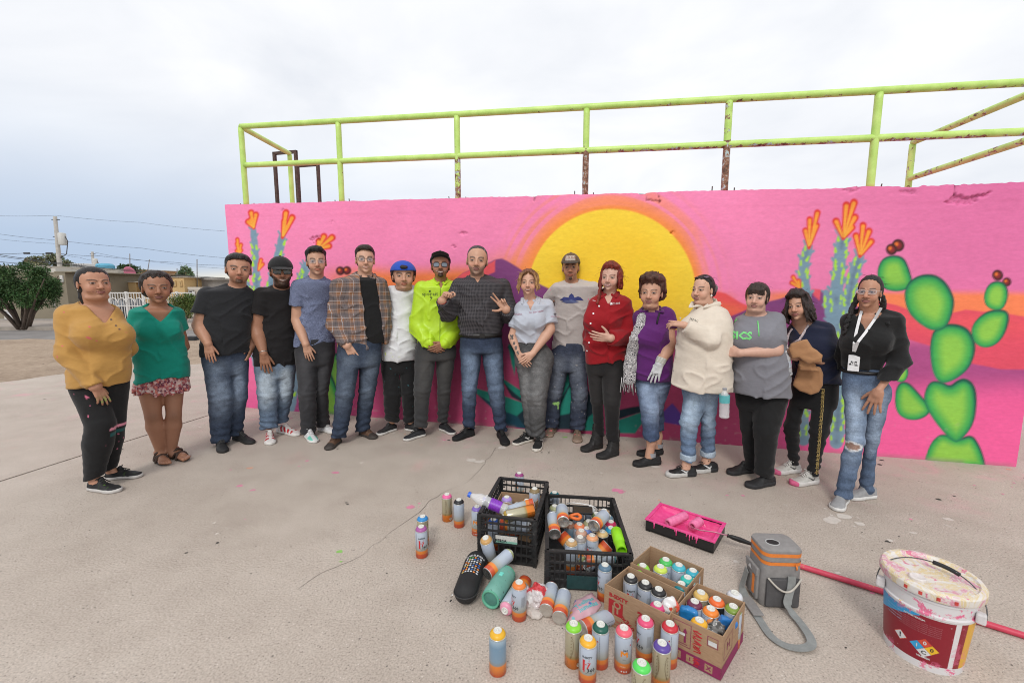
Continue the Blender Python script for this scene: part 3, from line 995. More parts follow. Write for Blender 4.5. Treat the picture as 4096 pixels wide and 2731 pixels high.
slab('plaza_slab',[onj(t,-gap+w)for t,w in zip(tj,wig)]+[(40,30,0),(40,-8,0),(-14,-8,0)])
tf=np.linspace(-8,26,300)
ragged=(vnoise(np.stack([tf*1.6,0*tf,0*tf],1),52)-.5)*.5+(vnoise(np.stack([tf*7,0*tf,0*tf],1),53)-.5)*.12
slab('plaza_slab',[onj(t,gap+w)for t,w in zip(tj,wig)]+[onf(t)+np.array((-fd[1],fd[0],0))*r for t,r in zip(tf[::-1],ragged[::-1])])
fillm=plain('joint_filler',(.075,.066,.06),.95,vary=.3,bump=.4)
sheet('joint_filler',[onj(-9,-gap*1.6),onj(16,-gap*1.6),onj(16,gap*1.6),onj(-9,gap*1.6)],-.010,fillm)
def dirt_verge():
 V=[];nx,ny=150,70
 X=np.linspace(-32,10,nx);Y=np.linspace(6.2,12.2,ny)
 for y in Y:
  for x in X:
   V.append((x,y,0))
 V=np.array(V)
 V[:,2]=-.050+.035*vnoise(V*1.1,61)+.030*vnoise(V*4.0,62)+.004
 edge=((V[:,:2]-far[:2])@np.array((-fd[1],fd[0])))
 V[:,2]=np.where(edge<.25,np.minimum(V[:,2],-.012),V[:,2])
 ii=np.arange(nx*ny).reshape(ny,nx)
 F=np.stack([ii[:-1,:-1],ii[:-1,1:],ii[1:,1:],ii[1:,:-1]],-1).reshape(-1,4)
 o=obj('dirt_verge',raw_mesh('dirt_verge',V,F,True,None,[DIRT]))
 tag(o,kind='structure')
dirt_verge()
sheet('street',[(-70,11.9),(60,11.9),(60,15.3),(-70,15.3)],-.045,ASPH)
mb=MB();mb.box((-70,15.3,-.06),(60,19.2,.06));o=mb.build('pavement',PAVE);tag(o,kind='structure')
mb=MB();mb.box((-70,15.16,-.06),(60,15.297,.075));o=mb.build('kerb',plain('kerb_concrete',(.33,.29,.25),.9,vary=.25,scale=2,bump=.4));tag(o,kind='structure')
def crack(pts,w,name='crack'):
 P=[gnd(*p)for p in pts]
 dense=[]
 for a,b in zip(P[:-1],P[1:]):
  k=max(2,int(np.linalg.norm(b-a)/.02))
  dense+=[a+(b-a)*i/k for i in range(k)]
 dense=np.array(dense)
 tt=np.arange(len(dense))*.02
 nrm=np.gradient(dense,axis=0);nrm=np.stack([-nrm[:,1],nrm[:,0],0*nrm[:,0]],1);nrm/=np.linalg.norm(nrm,axis=1)[:,None]+1e-9
 off=(vnoise(np.stack([tt*3,0*tt,0*tt],1),71)-.5)*.09+(vnoise(np.stack([tt*14,0*tt,0*tt],1),72)-.5)*.025
 ww=w*(.35+vnoise(np.stack([tt*6,0*tt,0*tt],1),73))
 c=dense+nrm*off[:,None]
 V=np.concatenate([c+nrm*ww[:,None],c-nrm*ww[:,None]]);V[:,2]=.0016
 n=len(c)
 F=np.array([(i,i+1,n+i+1,n+i)for i in range(n-1)])[:,::-1]
 o=obj(name,raw_mesh(name,V,F,True,None,[fillm]));tag(o,kind='structure')
crack([(1975,1790),(1880,1905),(1700,2030),(1560,2115),(1380,2240),(1190,2370)],.0013)
def splashes():
 rg=random.Random(11)
 mats=[plain('dried_pink',(.62,.22,.33),.6),plain('dried_white',(.56,.51,.46),.7),plain('dried_orange',(.60,.32,.22),.6),plain('dried_green',(.25,.5,.12),.6),plain('dark_grit',(.05,.045,.04),.9)]
 mb=MB()
 def blob(p,r,m,el=1.0):
  n=14;a0=rg.random()*6
  sd=rg.randrange(9999)
  an=np.linspace(0,2*np.pi,n,endpoint=False)
  rr=r*(.55+.9*vnoise(np.stack([np.cos(an)*1.3+sd,np.sin(an)*1.3,0*an],1),5))
  V=[(p[0]+math.cos(a+a0)*q*el,p[1]+math.sin(a+a0)*q,.0012)for a,q in zip(an,rr)]+[(p[0],p[1],.0013)]
  mb.add(V,[(i,(i+1)%n,n)for i in range(n)],m)
 fixed=[(3330,2078,.045,1),(3375,2066,.035,1),(3440,2095,.02,1),(3600,2320,.016,1),(3790,2075,.02,1),(1645,2027,.022,0),(2470,1960,.03,0),(2482,1968,.02,0),(3010,1940,.025,1),(2620,1865,.025,1),(1890,1840,.03,1),(1920,1845,.03,1),(2010,1790,.03,1),(2262,1748,.018,3),(1000,1872,.02,2),(960,1942,.016,0),(1345,1890,.02,0),(1010,1960,.014,0),(3350,2290,.010,1),(3650,2130,.015,1),(3560,2160,.012,1),(870,2170,.007,4),(745,2210,.006,4),(1385,2010,.007,4),(1390,2016,.006,4),(1365,2245,.006,3),(1360,2205,.012,3),(490,1795,.010,4),(180,1595,.012,4),(3550,2165,.010,4),(2945,2245,.012,1)]
 for(u,v,r,m)in fixed:
  g=gnd(u,v)
  blob(g,r,m,1.3)
  for _ in range(3):blob(g+np.array((rg.gauss(0,r*1.6),rg.gauss(0,r*1.2),0)),r*rg.uniform(.08,.25),m)
 for i in range(230):
  s=rg.uniform(.2,WLEN-.1);d=abs(rg.gauss(0,.75))+.04
  p=wall_pt(s,0,-d)
  blob(p,rg.choice((.0025,.003,.004,.005,.009,.014)),rg.choice((0,0,0,0,1,1,1,1,1,1,2)if rg.random()<.8 else(4,)))
 for i in range(300):
  p=(rg.uniform(-4,4),rg.uniform(1.0,4.8),0)
  blob(p,rg.choice((.002,.003,.004)),rg.choice((4,4,4,4,1)))
 o=mb.build('paint_splashes',mats)
 tag(o,'dried paint drops and grit scattered over the concrete in front of the wall','paint splashes',kind='stuff')
splashes()
# ------------------------------------------------------------------ the street behind: houses, gate, trees, poles
LEAFM,_t=newmat('foliage',.6,0,.3)
setc(_t,_t.node('ShaderNodeAttribute',attribute_name='Col').outputs['Color'])
BARK=plain('bark',(.085,.062,.048),.9,vary=.35,scale=14,bump=.6,bscale=30)
def crown_mesh(lobes,n,size,col,seed,droop=.3,asp=2.2):
 """leaf sized faces spread through the lobes (centre, radii); more towards the outside, thinned by noise so that gaps stay"""
 rg=np.random.RandomState(seed)
 w=np.array([l[1][0]*l[1][1]*l[1][2]for l in lobes])**.75;w/=w.sum()
 k=rg.choice(len(lobes),n,p=w)
 C=np.array([l[0]for l in lobes])[k];Rr=np.array([l[1]for l in lobes])[k]
 d=rg.normal(size=(n,3));d/=np.linalg.norm(d,axis=1)[:,None]
 rad=rg.rand(n)**.45
 p=C+d*Rr*rad[:,None]
 keep=vnoise(p*2.2,seed)>.50-.22*rg.rand(n)
 p,d=p[keep],d[keep];n=len(p)
 ax=d*.7+rg.normal(size=(n,3))*.7-np.array((0,0,droop));ax/=np.linalg.norm(ax,axis=1)[:,None]
 sd=np.cross(ax,rg.normal(size=(n,3)));sd/=np.linalg.norm(sd,axis=1)[:,None]
 L=size*(.6+.8*rg.rand(n))[:,None];W=L/asp
 V=np.stack([p,p+ax*L*.5+sd*W*.5,p+ax*L,p+ax*L*.5-sd*W*.5],1).reshape(-1,3)
 F=np.arange(4*n).reshape(n,4)
 c=np.array(col)[None]*(.55+.9*rg.rand(n))[:,None]*(.75+.5*vnoise(p*1.6,seed+1))[:,None]
 c[:,0]*=.8+.6*rg.rand(n)
 return raw_mesh('crown',V,F,False,np.repeat(c,4,0),[LEAFM])
def tree(name,label,base,lobes,n,size,col,seed,trunks,cat='tree',group=None,droop=.3,asp=2.2):
 b=np.array(base,float)
 root=empty(name,tuple(b));tag(root,label,cat,group)
 for pts,r in trunks:
  mb=MB();m=len(pts);mb.tube(pts,r,7,rr=[r*(1-.75*i/(m-1))for i in range(m)]);mb.build('trunk',BARK,root,True)
 obj('crown',crown_mesh(lobes,n,size,col,seed,droop,asp),root)
 return root
def px_lobes(base,Y,L,dep=.8):
 """lobes measured in photo pixels (cx, cy, rx, ry) at depth Y -> local"""
 out=[]
 for(x,y,rx,ry)in L:
  c=at(x,y,Y);e=at(x+rx,y,Y);f=at(x,y-ry,Y)
  out.append((c-base,(abs(e[0]-c[0]),abs(e[0]-c[0])*dep,abs(f[2]-c[2]))))
 return out
g=gnd(92,1316);rg=random.Random(3)
lob=px_lobes(g,g[1],[(60,1120,70,50),(10,1130,60,60),(130,1110,60,45),(180,1150,52,48),(60,1180,95,52),(150,1200,70,34),(15,1200,60,40),(200,1185,36,36),(100,1085,60,26),(30,1080,40,22),(222,1128,20,18),(-20,1150,60,70),(228,1165,16,14),(95,1062,26,14),(165,1080,26,16),(205,1215,22,16)])
tr=[]
for i in range(13):
 a=-1+2*i/12;e=np.array((a*1.05+rg.uniform(-.1,.1),rg.uniform(-.5,.5),rg.uniform(.85,1.5)))
 tr.append(([(a*.12,rg.uniform(-.1,.1),0),tuple(e*np.array((.35,.35,.38))+(a*.05,0,0)),tuple(e*.8),tuple(e*1.25)],.045+.02*rg.random()))
tree('tree','dark green feathery tree with many thin trunks at the left edge',g,lob,38000,.080,(.040,.094,.028),4,tr,droop=.5,asp=3)
g=gnd(728,1296)
lob=px_lobes(g,g[1],[(730,1205,48,32),(700,1200,28,28),(762,1205,24,30),(735,1240,40,34),(725,1270,30,24)])
tree('bush','tall green bush in front of the white gate',g,lob,8000,.07,(.085,.135,.035),5,[([(dx,0,0),(dx*2,0,.5),(dx*4,0,1.0)],.022)for dx in(-.16,-.08,0,.07,.15)],'bush',droop=-.3,asp=3)
for(lab,base,Y,L,n,s,col,sd)in(('wispy olive tree rising behind the olive house',(200,1160),27,[(190,1050,62,28),(140,1050,34,24),(250,1062,40,22),(200,1030,40,14)],5200,.13,(.17,.20,.11),6),('round dark green tree behind the yellow house',(530,1150),30,[(540,1085,34,18),(500,1100,30,12),(520,1068,20,10),(488,1068,14,9),(565,1098,24,12)],3600,.13,(.055,.11,.040),7),('light green tree beside the tall antenna mast',(742,1150),26,[(742,1095,24,22),(742,1078,16,14),(725,1102,16,12),(760,1105,14,12)],2600,.12,(.12,.19,.10),8)):
 b=at(base[0],base[1],Y);b[2]=0
 tree('tree',lab,b,px_lobes(b,Y,L),n,s,col,sd,[([(0,0,0),(.05,0,1.2),(0,0,2.4)],.11)],droop=.1,asp=2)
def stucco(n,c,v=.10):return plain('stucco_'+n,c,.9,vary=v,scale=1.4,bump=.25,bscale=30)
def block(root,o,name,x0,x1,v0,v1,Y,dep,mat,z0=None):
 a=at(x0,v0,Y);b=at(x1,v1,Y);zb=b[2]if z0 is None else z0
 mb=MB();mb.box((a[0]-o[0],Y-o[1],zb),(b[0]-o[0],Y+dep-o[1],a[2]));return mb.build(name,mat,root)
def house(label,x,Y,cat='house'):
 o=at(x,1200,Y);o[2]=0;r=empty('house',tuple(o));tag(r,label,cat,'low houses across the street');return r,o
GLASS=plain('far_glass',(.22,.25,.28),.15,vary=.1);WHT=plain('white_trim',(.62,.61,.58),.7)
OLV=stucco('olive',(.235,.205,.150));YEL=stucco('yellow',(.58,.40,.19));PEA=stucco('peach',(.56,.38,.23));GRY=stucco('grey_block',(.33,.31,.29),.2);CRM=stucco('cream',(.52,.48,.42))
def opening(r,o,wall,x0,x1,v0,v1,Y,frame_=WHT,pane=GLASS,name='window'):
 a,b=at(x0,v0,Y-.06),at(x1,v1,Y-.06);t=.05
 w=wall;mb=MB()
 for q in(((a[0]-o[0],-.06,b[2]),(b[0]-o[0],.02,b[2]+t)),((a[0]-o[0],-.06,a[2]-t),(b[0]-o[0],.02,a[2])),((a[0]-o[0],-.058,b[2]+t),(a[0]-o[0]+t,.02,a[2]-t)),((b[0]-o[0]-t,-.058,b[2]+t),(b[0]-o[0],.02,a[2]-t))):mb.box(q[0],q[1],Matrix.Translation((0,Y-o[1],0)))
 wd=mb.build(name,frame_,r);mb=MB();mb.box((a[0]-o[0]+t,-.02,b[2]+t),(b[0]-o[0]-t,.012,a[2]-t),Matrix.Translation((0,Y-o[1],0)));mb.build('pane',pane,wd)
r,o=house('single storey olive house with a tall parapet behind the left tree',150,18.6)
w=block(r,o,'wall',-420,284,1089,1290,18.6,7,OLV,.06);block(r,o,'parapet',215,286,1085.5,1089,18.58,7.1,OLV)
block(r,o,'wall',-420,160,1062,1089,20,5,CRM);block(r,o,'plinth',-420,284,1275,1284,18.56,.03,GRY,.06)
opening(r,o,w,237,251,1101,1128,18.6,WHT,stucco('slot',(.66,.62,.55)));opening(r,o,w,208,217,1196,1226,18.6);opening(r,o,w,13,52,1240,1276,18.6,WHT,plain('white_door',(.62,.63,.65),.5),'door')
mb=MB();a,b=at(183,1073,19),at(223,1090,19);mb.box((a[0],19,b[2]),(b[0],20,a[2]));c_=tag(mb.build('rooftop_cooler',plain('cooler_metal',(.55,.53,.48),.6)),'white box cooler on the roof of the olive house','cooler')
r,o=house('low whitewashed house with a grey carport beyond the olive house',320,21)
block(r,o,'wall',282,380,1095,1128,21,5,CRM);block(r,o,'lintel',284,384,1128,1140,20.9,5,GRY);block(r,o,'wall',284,330,1140,1270,21.4,5,stucco('shade_grey',(.26,.245,.23)),.06);block(r,o,'pillar',286,294,1140,1270,20.6,.3,CRM,.06)
r,o=house('yellow house with a stepped front behind the white gate',600,21.5)
w1=block(r,o,'wall',400,561,1129,1290,21.6,6,YEL,.0);w2=block(r,o,'wall',559,751,1110,1290,21.2,6,YEL,.0);block(r,o,'roof_edge',557,753,1107.5,1110,21.15,6.1,CRM);block(r,o,'roof_edge',400,559,1126.5,1129,21.55,6,CRM)
opening(r,o,w2,688,703,1121,1144,21.2,YEL);opening(r,o,w2,714,727,1121,1144,21.2,YEL);opening(r,o,w1,490,502,1180,1275,21.6,plain('red_frame',(.22,.04,.04),.6),GLASS,'door')
mb=MB();a=at(474,1146,21.5);mb.lathe([(0,0),(.07,.02),(.05,.10),(0,.12)],12,Matrix.Translation(Vector(a))@Matrix.Rotation(R(90),4,'X'));mb.build('wall_lamp',WHT,r).location=-Vector(o)
r,o=house('bare grey block house on top of the yellow one',500,24)
block(r,o,'wall',446,600,1108,1132,24,5,GRY);block(r,o,'roof_slab',496,600,1104,1109,23.9,5.2,CRM)
for k in range(5):block(r,o,'block_course',447,599,1110+4.4*k,1113.6+4.4*k,23.985,.02,GRY)
r,o=house('peach two storey house far behind the grey block wall',460,30)
w=block(r,o,'wall',395,512,1077,1200,30,6,PEA);opening(r,o,w,448,456,1090,1106,30,CRM);block(r,o,'roof_edge',394,513,1074.5,1077,29.9,6.2,CRM)
r,o=house('grey block house with a broken awning right of the yellow house',800,22)
block(r,o,'wall',752,1000,1118,1290,22.4,6,GRY,0);block(r,o,'wall',778,1000,1113,1119,22.2,6,GRY);w=block(r,o,'wall',752,860,1150,1290,21.4,1,CRM,0);block(r,o,'awning',750,800,1148,1156,20.4,1.4,CRM);opening(r,o,w,752,775,1160,1200,21.3,GRY,plain('dark_gap',(.03,.025,.022),.9))
def gate():
 Y=17.6;a=at(380,1268,Y);b=at(783,1268,Y);zt=at(500,1169,Y)[2];o=Vector((a[0],Y,.06))
 root=empty('gate',o);tag(root,'white steel bar gate and fence with arches along the front of the yellow house','gate')
 m=plain('white_enamel',(.68,.67,.65),.45);L=b[0]-a[0];h=zt-.06
 for z,t in((h-.05,.05),(h*.52,.035),(.04,.04)):
  mb=MB();mb.box((0,-.02,z),(L,.02,z+t));mb.build('rail',m,root)
 for x in np.linspace(0,L,7):
  mb=MB();mb.box((x-.035,-.036,0),(x+.035,.036,h+.03));mb.build('post',m,root)
 n=int(L/.105);bar=MB();bar.box((-.010,-.010,.05),(.010,.010,h-.03));me=bar.mesh('bar',[m])
 for i in range(n):
  q=obj('bar',me,root);q.location=(L*(i+.5)/n,0,0)
 for k in range(12):
  x=L*(k+.5)/12;mb=MB();mb.tube([(x+.16*math.cos(t),-.025,h*.62+.22*math.sin(t))for t in np.linspace(0,math.pi,12)],.018,6);mb.build('arch',m,root,True)
gate()
GLOSSB2=plain('tyre_black',(.02,.02,.021),.8)
def far_car():
 c=at(492,1250,19.4);root=empty('parked_car',(c[0],19.4,.06));root.scale=(.62,)*3;tag(root,'dark parked car half seen through the white gate','car')
 P=[(-1.9,.25),(-1.95,.62),(-1.5,.85),(-.9,.92),(-.45,1.38),(.75,1.42),(1.35,.98),(1.9,.86),(1.98,.5),(1.9,.25)]
 mb=MB();n=len(P);V=[(x,-.8,z)for x,z in P]+[(x,.8,z)for x,z in P];mb.add(V,[tuple(range(n)),tuple(range(2*n-1,n-1,-1))]+[(i,n+i,n+(i+1)%n,(i+1)%n)for i in range(n)])
 me=mb.mesh('car_body',[plain('car_paint',(.03,.035,.045),.25)]);bevel_mesh(me,.06,2,20);obj('car_body',me,root)
 for x0,x1 in((-.62,.0),(.08,.95)):mb=MB();mb.add([(x0,-.806,.95),(x1,-.806,.95),(x1-(.2 if x1>.5 else 0),-.806,1.32),(x0+(.3 if x0<-.5 else 0),-.806,1.32)],[(0,1,2,3)]);mb.build('car_window',GLASS,root)
 for x in(-1.25,1.25):mb=MB();mb.lathe([(0,-.1),(.22,-.1),(.31,-.06),(.31,.06),(0,.1)],18,Matrix.Translation((x,-.74,.31))@Matrix.Rotation(R(90),4,'X'));mb.build('wheel',GLOSSB2,root)
far_car()
POLE=plain('concrete_pole',(.40,.38,.35),.85,vary=.15,scale=8);WIRE=plain('wire_black',(.03,.03,.033),.7)
def pole(label,top,bot,Y,r,tx):
 a=at(*top,Y);b=at(*bot,Y);d=nrm(a-b);b0=b-d*(b[2]/d[2])
 root=empty('utility_pole',tuple(b0));tag(root,label,'utility pole','concrete utility poles')
 mb=MB();mb.tube([(0,0,0),tuple(a-b0)],r,12,rr=[r*1.25,r*.8]);mb.build('shaft',POLE,root,True)
 for dz in(.25,1.6,3.2):
  p=a-d*dz*r/.15;mb=MB();mb.tube([tuple(p-b0+np.array((-.3,0,0))*r/.15),tuple(p-b0+np.array((.35,0,0))*r/.15)],.03*r/.15,6);mb.build('bracket',WIRE,root,True)
 q=at(*tx,Y)-b0;mb=MB();mb.lathe([(0,-.5),(.24,-.5),(.26,-.45),(.26,.40),(.20,.46),(0,.48)],18,Matrix.Translation(Vector(q))@Matrix.Scale(r/.15,4),cap=False);mb.build('transformer',plain('transformer_grey',(.50,.50,.48),.5),root,True)
 mb=MB();mb.tube([tuple(q+np.array((.2,0,.3))*r/.15),tuple(q+np.array((.42,0,-.2))*r/.15),tuple(q+np.array((.2,0,-1.2))*r/.15),tuple(q+np.array((-.55,0,-1.7))*r/.15)],.03*r/.15,6);mb.build('drop_cable',WIRE,root,True)
pole('concrete utility pole with a grey transformer rising behind the olive house',(220,866),(241,1086),24,.10,(249,955))
pole('smaller distant utility pole with a transformer',(369,1007),(374,1072),46,.13,(381,1050))
wires=[([(-60,1007),(120,1036),(241,1052),(560,1084),(900,1112)],22,.030),([(-60,1014),(120,1040),(241,1056),(560,1088),(900,1116)],22,.024),([(-60,1040),(150,1057),(400,1082),(700,1102)],24,.028),([(-60,928),(225,961),(560,992),(900,1032)],24,.016),([(-60,862),(220,862),(560,890),(900,925)],24,.012),([(-60,950),(225,975)],24,.012),([(-60,1012),(100,1013),(232,1012)],24,.022),([(241,1014),(400,1024),(700,1050),(900,1062)],25,.018),([(241,1014),(320,1030),(380,1042)],26,.014),([(380,1010),(560,1040),(900,1075)],44,.022)]
WL_='thickest black,second thick black just under the thickest,lowest slanting,long slanting middle height,topmost thin,short faint upper left,level spliced,gently sagging right hand,short steep right hand,farthest faint'.split(',')
for P,Y,r_ in wires:
 pts=[]
 for(x0,y0),(x1,y1)in zip(P[:-1],P[1:]):
  for k in range(6):t=k/6;pts.append(at(x0+(x1-x0)*t,y0+(y1-y0)*t+3*math.sin(math.pi*t),Y))
 pts.append(at(*P[-1],Y));mb=MB();mb.tube(pts,r_*.6,4);tag(mb.build('overhead_wire',WIRE,None,True),WL_.pop(0)+' overhead wire at the left of the wall','wire','overhead wires at the left')
for x in(107,196):
 p=at(x,1013,24);mb=MB();mb.tube([p-(.15,0,0),p+(.15,0,0)],.05,8);tag(mb.build('splice_box',WIRE,None,True),('longer' if x<150 else 'shorter')+' black splice case clamped on the level overhead cable','splice case','splice cases on the cable')
for i,(x0,y0,x1,y1,Y,lab)in enumerate(((519,1015,520,1082,24,'thin aerial mast above the pink dish'),(598,1038,589,1088,28,'thin leaning aerial mast between the two people at the left'),(788,1037,789,1142,22,'tall thin aerial mast beside the light green tree'),(708,1074,709,1108,24,'short thin aerial mast left of the light green tree'))):
 mb=MB();mb.tube([at(x1,y1+6,Y),at(x0,y0,Y)],.022,6);tag(mb.build('aerial_mast',plain('mast_grey',(.22,.21,.21),.7),None,True),lab,'aerial','aerial masts on the roofs')
def tank():
 Y=22;a,b=at(282,1053,Y),at(337,1086,Y);root=empty('water_tank',(a[0],Y,b[2]));tag(root,'white caged water tank on the roof beside the utility pole','water tank');W,H=b[0]-a[0],a[2]-b[2]
 mb=MB();mb.box((.02,.02,.0),(W-.02,.66,H));me=mb.mesh('tank_body',[plain('tank_white',(.60,.60,.60),.4)]);bevel_mesh(me,.04,2);obj('tank_body',me,root)
 cg=plain('cage_steel',(.42,.42,.42),.5,.5)
 for k in range(6):mb=MB();mb.box((W*k/5-.012,-.004,0),(W*k/5+.012,.016,H));mb.build('cage_bar',cg,root)
 for k in range(4):mb=MB();mb.box((0,-.008,H*k/3.4),(W,.012,H*k/3.4+.02));mb.build('cage_bar',cg,root)
 mb=MB();mb.box((-.05,-.05,-.22),(W+.05,.72,.0));mb.build('pallet',plain('pallet_dark',(.06,.055,.05),.9),root)
tank()
c=at(522,1089,22.5);mb=MB();mb.lathe([(0,.05),(.16,.03),(.30,-.04),(.31,-.045),(.29,-.055),(.15,.0),(0,.02)],24,Matrix.Rotation(R(-72),4,'X')@Matrix.Rotation(0,4,'Z'),cap=False)
d_=mb.build('satellite_dish',plain('dish_pink',(.62,.20,.30),.5),None,True,tuple(c));tag(d_,'faded pink satellite dish on the grey block wall','satellite dish')
mb=MB();mb.tube([(0,.05,0),(.02,.1,-.45)],.02,6);mb.build('dish_stand',WIRE,d_,True)
c=at(420,1069,29);mb=MB();mb.lathe([(0,-.25),(.5,-.25),(.5,.1),(.4,.22),(.12,.26),(0,.26)],20,Matrix.Translation(Vector(c)));tag(mb.build('roof_tank',plain('tank_blue',(.10,.36,.52),.5),None,False),'light blue roof tank on the peach house','water tank')
a,b=gnd(736,1359),gnd(779,1359);mb=MB();mb.box((a[0],a[1],-.045),(b[0],a[1]+.22,.085));me=mb.mesh('rubber_block',[plain('black_rubber',(.02,.022,.025),.8)]);bevel_mesh(me,.02,2);tag(obj('rubber_block',me),'low black rubber block lying at the street edge','kerb block')
# ------------------------------------------------------------------ people: measured poses -> one soft body each, clothes as children
SKIN=attrmat('skin',.48,.35,700,.12,.05,60)
HAIRM,_t=newmat('hair',.42,0,.45)
_a=_t.node('ShaderNodeAttribute',attribute_name='Col').outputs['Color']
_mp=_t.node('ShaderNodeMapping',{'Vector':_t.oc,'Scale':(1,1,.22)}).outputs[0]
_n=_t.noise(_mp,160,5,.7,.6)
setc(_t,_t.mix(1.0,_a,_t.ramp(_n,[(.3,(.45,)*3),(.7,(1.7,)*3)]),'MULTIPLY'))
setn(_t,_t.bump(_n,.8,.01))
CLOTH=attrmat('cloth',.82,.25,420,.3,.06,24,.15,fold=.2)
DENIM,_t=newmat('denim',.85,0,.2)
_a=_t.node('ShaderNodeAttribute',attribute_name='Col').outputs['Color']
_mp=_t.node('ShaderNodeMapping',{'Vector':_t.oc,'Scale':(1,1,.3)}).outputs[0]
_n=_t.noise(_mp,260,3,.6);_n2=_t.noise(_t.oc,16,6,.68)
_c=_t.mix(1.0,_a,_t.ramp(_n2,[(.3,(.72,)*3),(.72,(1.32,)*3)]),'MULTIPLY')
_c=_t.mix(1.0,_c,_t.ramp(_n,[(.3,(.8,)*3),(.7,(1.2,)*3)]),'MULTIPLY');setc(_t,_t.node('ShaderNodeHueSaturation',{'Color':_c,'Saturation':.74,'Value':1.08}).outputs[0])
_mp2=_t.node('ShaderNodeMapping',{'Vector':_t.oc,'Scale':(1,1,2.2)}).outputs[0]
setn(_t,_t.bump(_n,.25,.002,_t.bump(_t.noise(_mp2,13,4,.6,.8),.45,.02)))
LEATHER=attrmat('shoe_upper',.6,.4,500,.3,.12,50)
RUBBER=attrmat('shoe_sole',.7,.3,300,.15,.12,40)
GLOSSB=plain('black_plastic',(.012,.012,.013),.25,vary=.1)
METAL=plain('thin_metal',(.55,.53,.5),.3,.9,vary=.1)
TEXTB={}
ZS={1:(0,800,1.254),2:(700,950,1.742),3:(1450,950,1.7425),4:(1950,950,1.65),5:(2450,1000,1.5675),6:(3050,1000,1.425)}
def rotm(axis,deg):
 return np.array(Matrix.Rotation(R(deg),3,Vector(axis)))
# ---- skin tones, linear base colours
TONES=dict(fair=(.52,.315,.240),light=(.53,.31,.22),tan=(.41,.212,.138),brown=(.30,.145,.088),deep=(.21,.095,.056))
def hand_prims(w,d,n,side,size=1.0,curl=(12,14,16,20,22),spread=4.0,thumb=35,fingers=None):
 """w wrist, d towards the fingers, n palm normal (palm side), side +1 = person's right hand. Returns (palm prims, list of finger chains)"""
 d=nrm(d);n=nrm(np.asarray(n,float)-d*np.dot(n,d));l=np.cross(d,n)*side
 s=size*.94
 P=[]
 kn=[]
 xs=(.030,.010,-.011,-.030)
 ls=(.082,.086,.082,.074)
 for x,L in zip(xs,ls):
  k=w+l*x*s+d*L*s
  kn.append(k)
  P.append(cone(w+l*x*.55*s+d*.012*s,k,.0175*s,.0125*s))
 P.append(cone(w+d*.02*s+n*.006*s+l*.016*s,w+d*.055*s+l*.026*s+n*.004*s,.016*s,.014*s))
 F=[]
 fl=((.043,.026,.020),(.047,.030,.021),(.043,.028,.021),(.034,.021,.019))
 for i in range(4):
  c=curl[i+1]
  if fingers and fingers[i]is not None:c=fingers[i]
  a=(1.5-i)*spread
  dd=nrm(d*math.cos(R(a))+l*math.sin(R(a)))
  p=kn[i];ang=0
  ch=[]
  rr=(.0098,.0088,.0080,.0070)
  for j,L in enumerate(fl[i]):
   ang+=c*(0.8 if j==0 else 1.0)
   q=p+(dd*math.cos(R(ang))+n*math.sin(R(ang)))*L*s
   ch.append(cone(p,q,rr[j]*s,rr[j+1]*s));p=q
  F.append(ch)
 t0=w+d*.022*s+l*.022*s+n*.004*s
 td=nrm(d*math.cos(R(thumb))+l*math.sin(R(thumb))+n*.25)
 t1=t0+td*.046*s
 td2=nrm(td+d*.35+n*math.sin(R(curl[0])))
 t2=t1+td2*.030*s;t3=t2+nrm(td2+d*.3)*.024*s
 F.append([cone(t0,t1,.0150*s,.0115*s),cone(t1,t2,.0112*s,.0098*s),cone(t2,t3,.0098*s,.0078*s)])
 return P,F
class Person:
 def __init__(s,Z,feet,**k):
  s.T=ZS[Z]
  s.k=k
  s.feet=[[gnd(*s.px(p))for p in f]for f in feet]
  mids=[(f[0]*.75+f[1]*.25)for f in s.feet]
  r=sum(mids)/len(mids)
  s.root=r
  ph=math.atan2(r[0],r[1])
  s.ex=np.array((math.cos(ph),-math.sin(ph),0));s.ey=np.array((math.sin(ph),math.cos(ph),0));s.ez=np.array((0,0,1.0))
  s.rot=-ph
  s.mpp=np.linalg.norm(s.P(1000,1000)-s.P(1010,1000))/10
 def px(s,p):return s.T[0]+p[0]/s.T[2],s.T[1]+p[1]/s.T[2]
 def loc(s,w):
  d=np.asarray(w,float)-s.root
  return np.array((d@s.ex,d@s.ey,d[2]))
 def P(s,x,y,dz=0.0):
  """zoom pixel -> local point; dz metres towards the camera"""
  d=ray(*s.px((x,y)))
  o=s.root-s.ey*dz
  t=((o-_O)@s.ey)/(d@s.ey)
  return s.loc(_O+d*t)
 def Q(s,p):return s.P(p[0],p[1],p[2]if len(p)>2 else 0.0)
 def w(s,px):return px*s.mpp
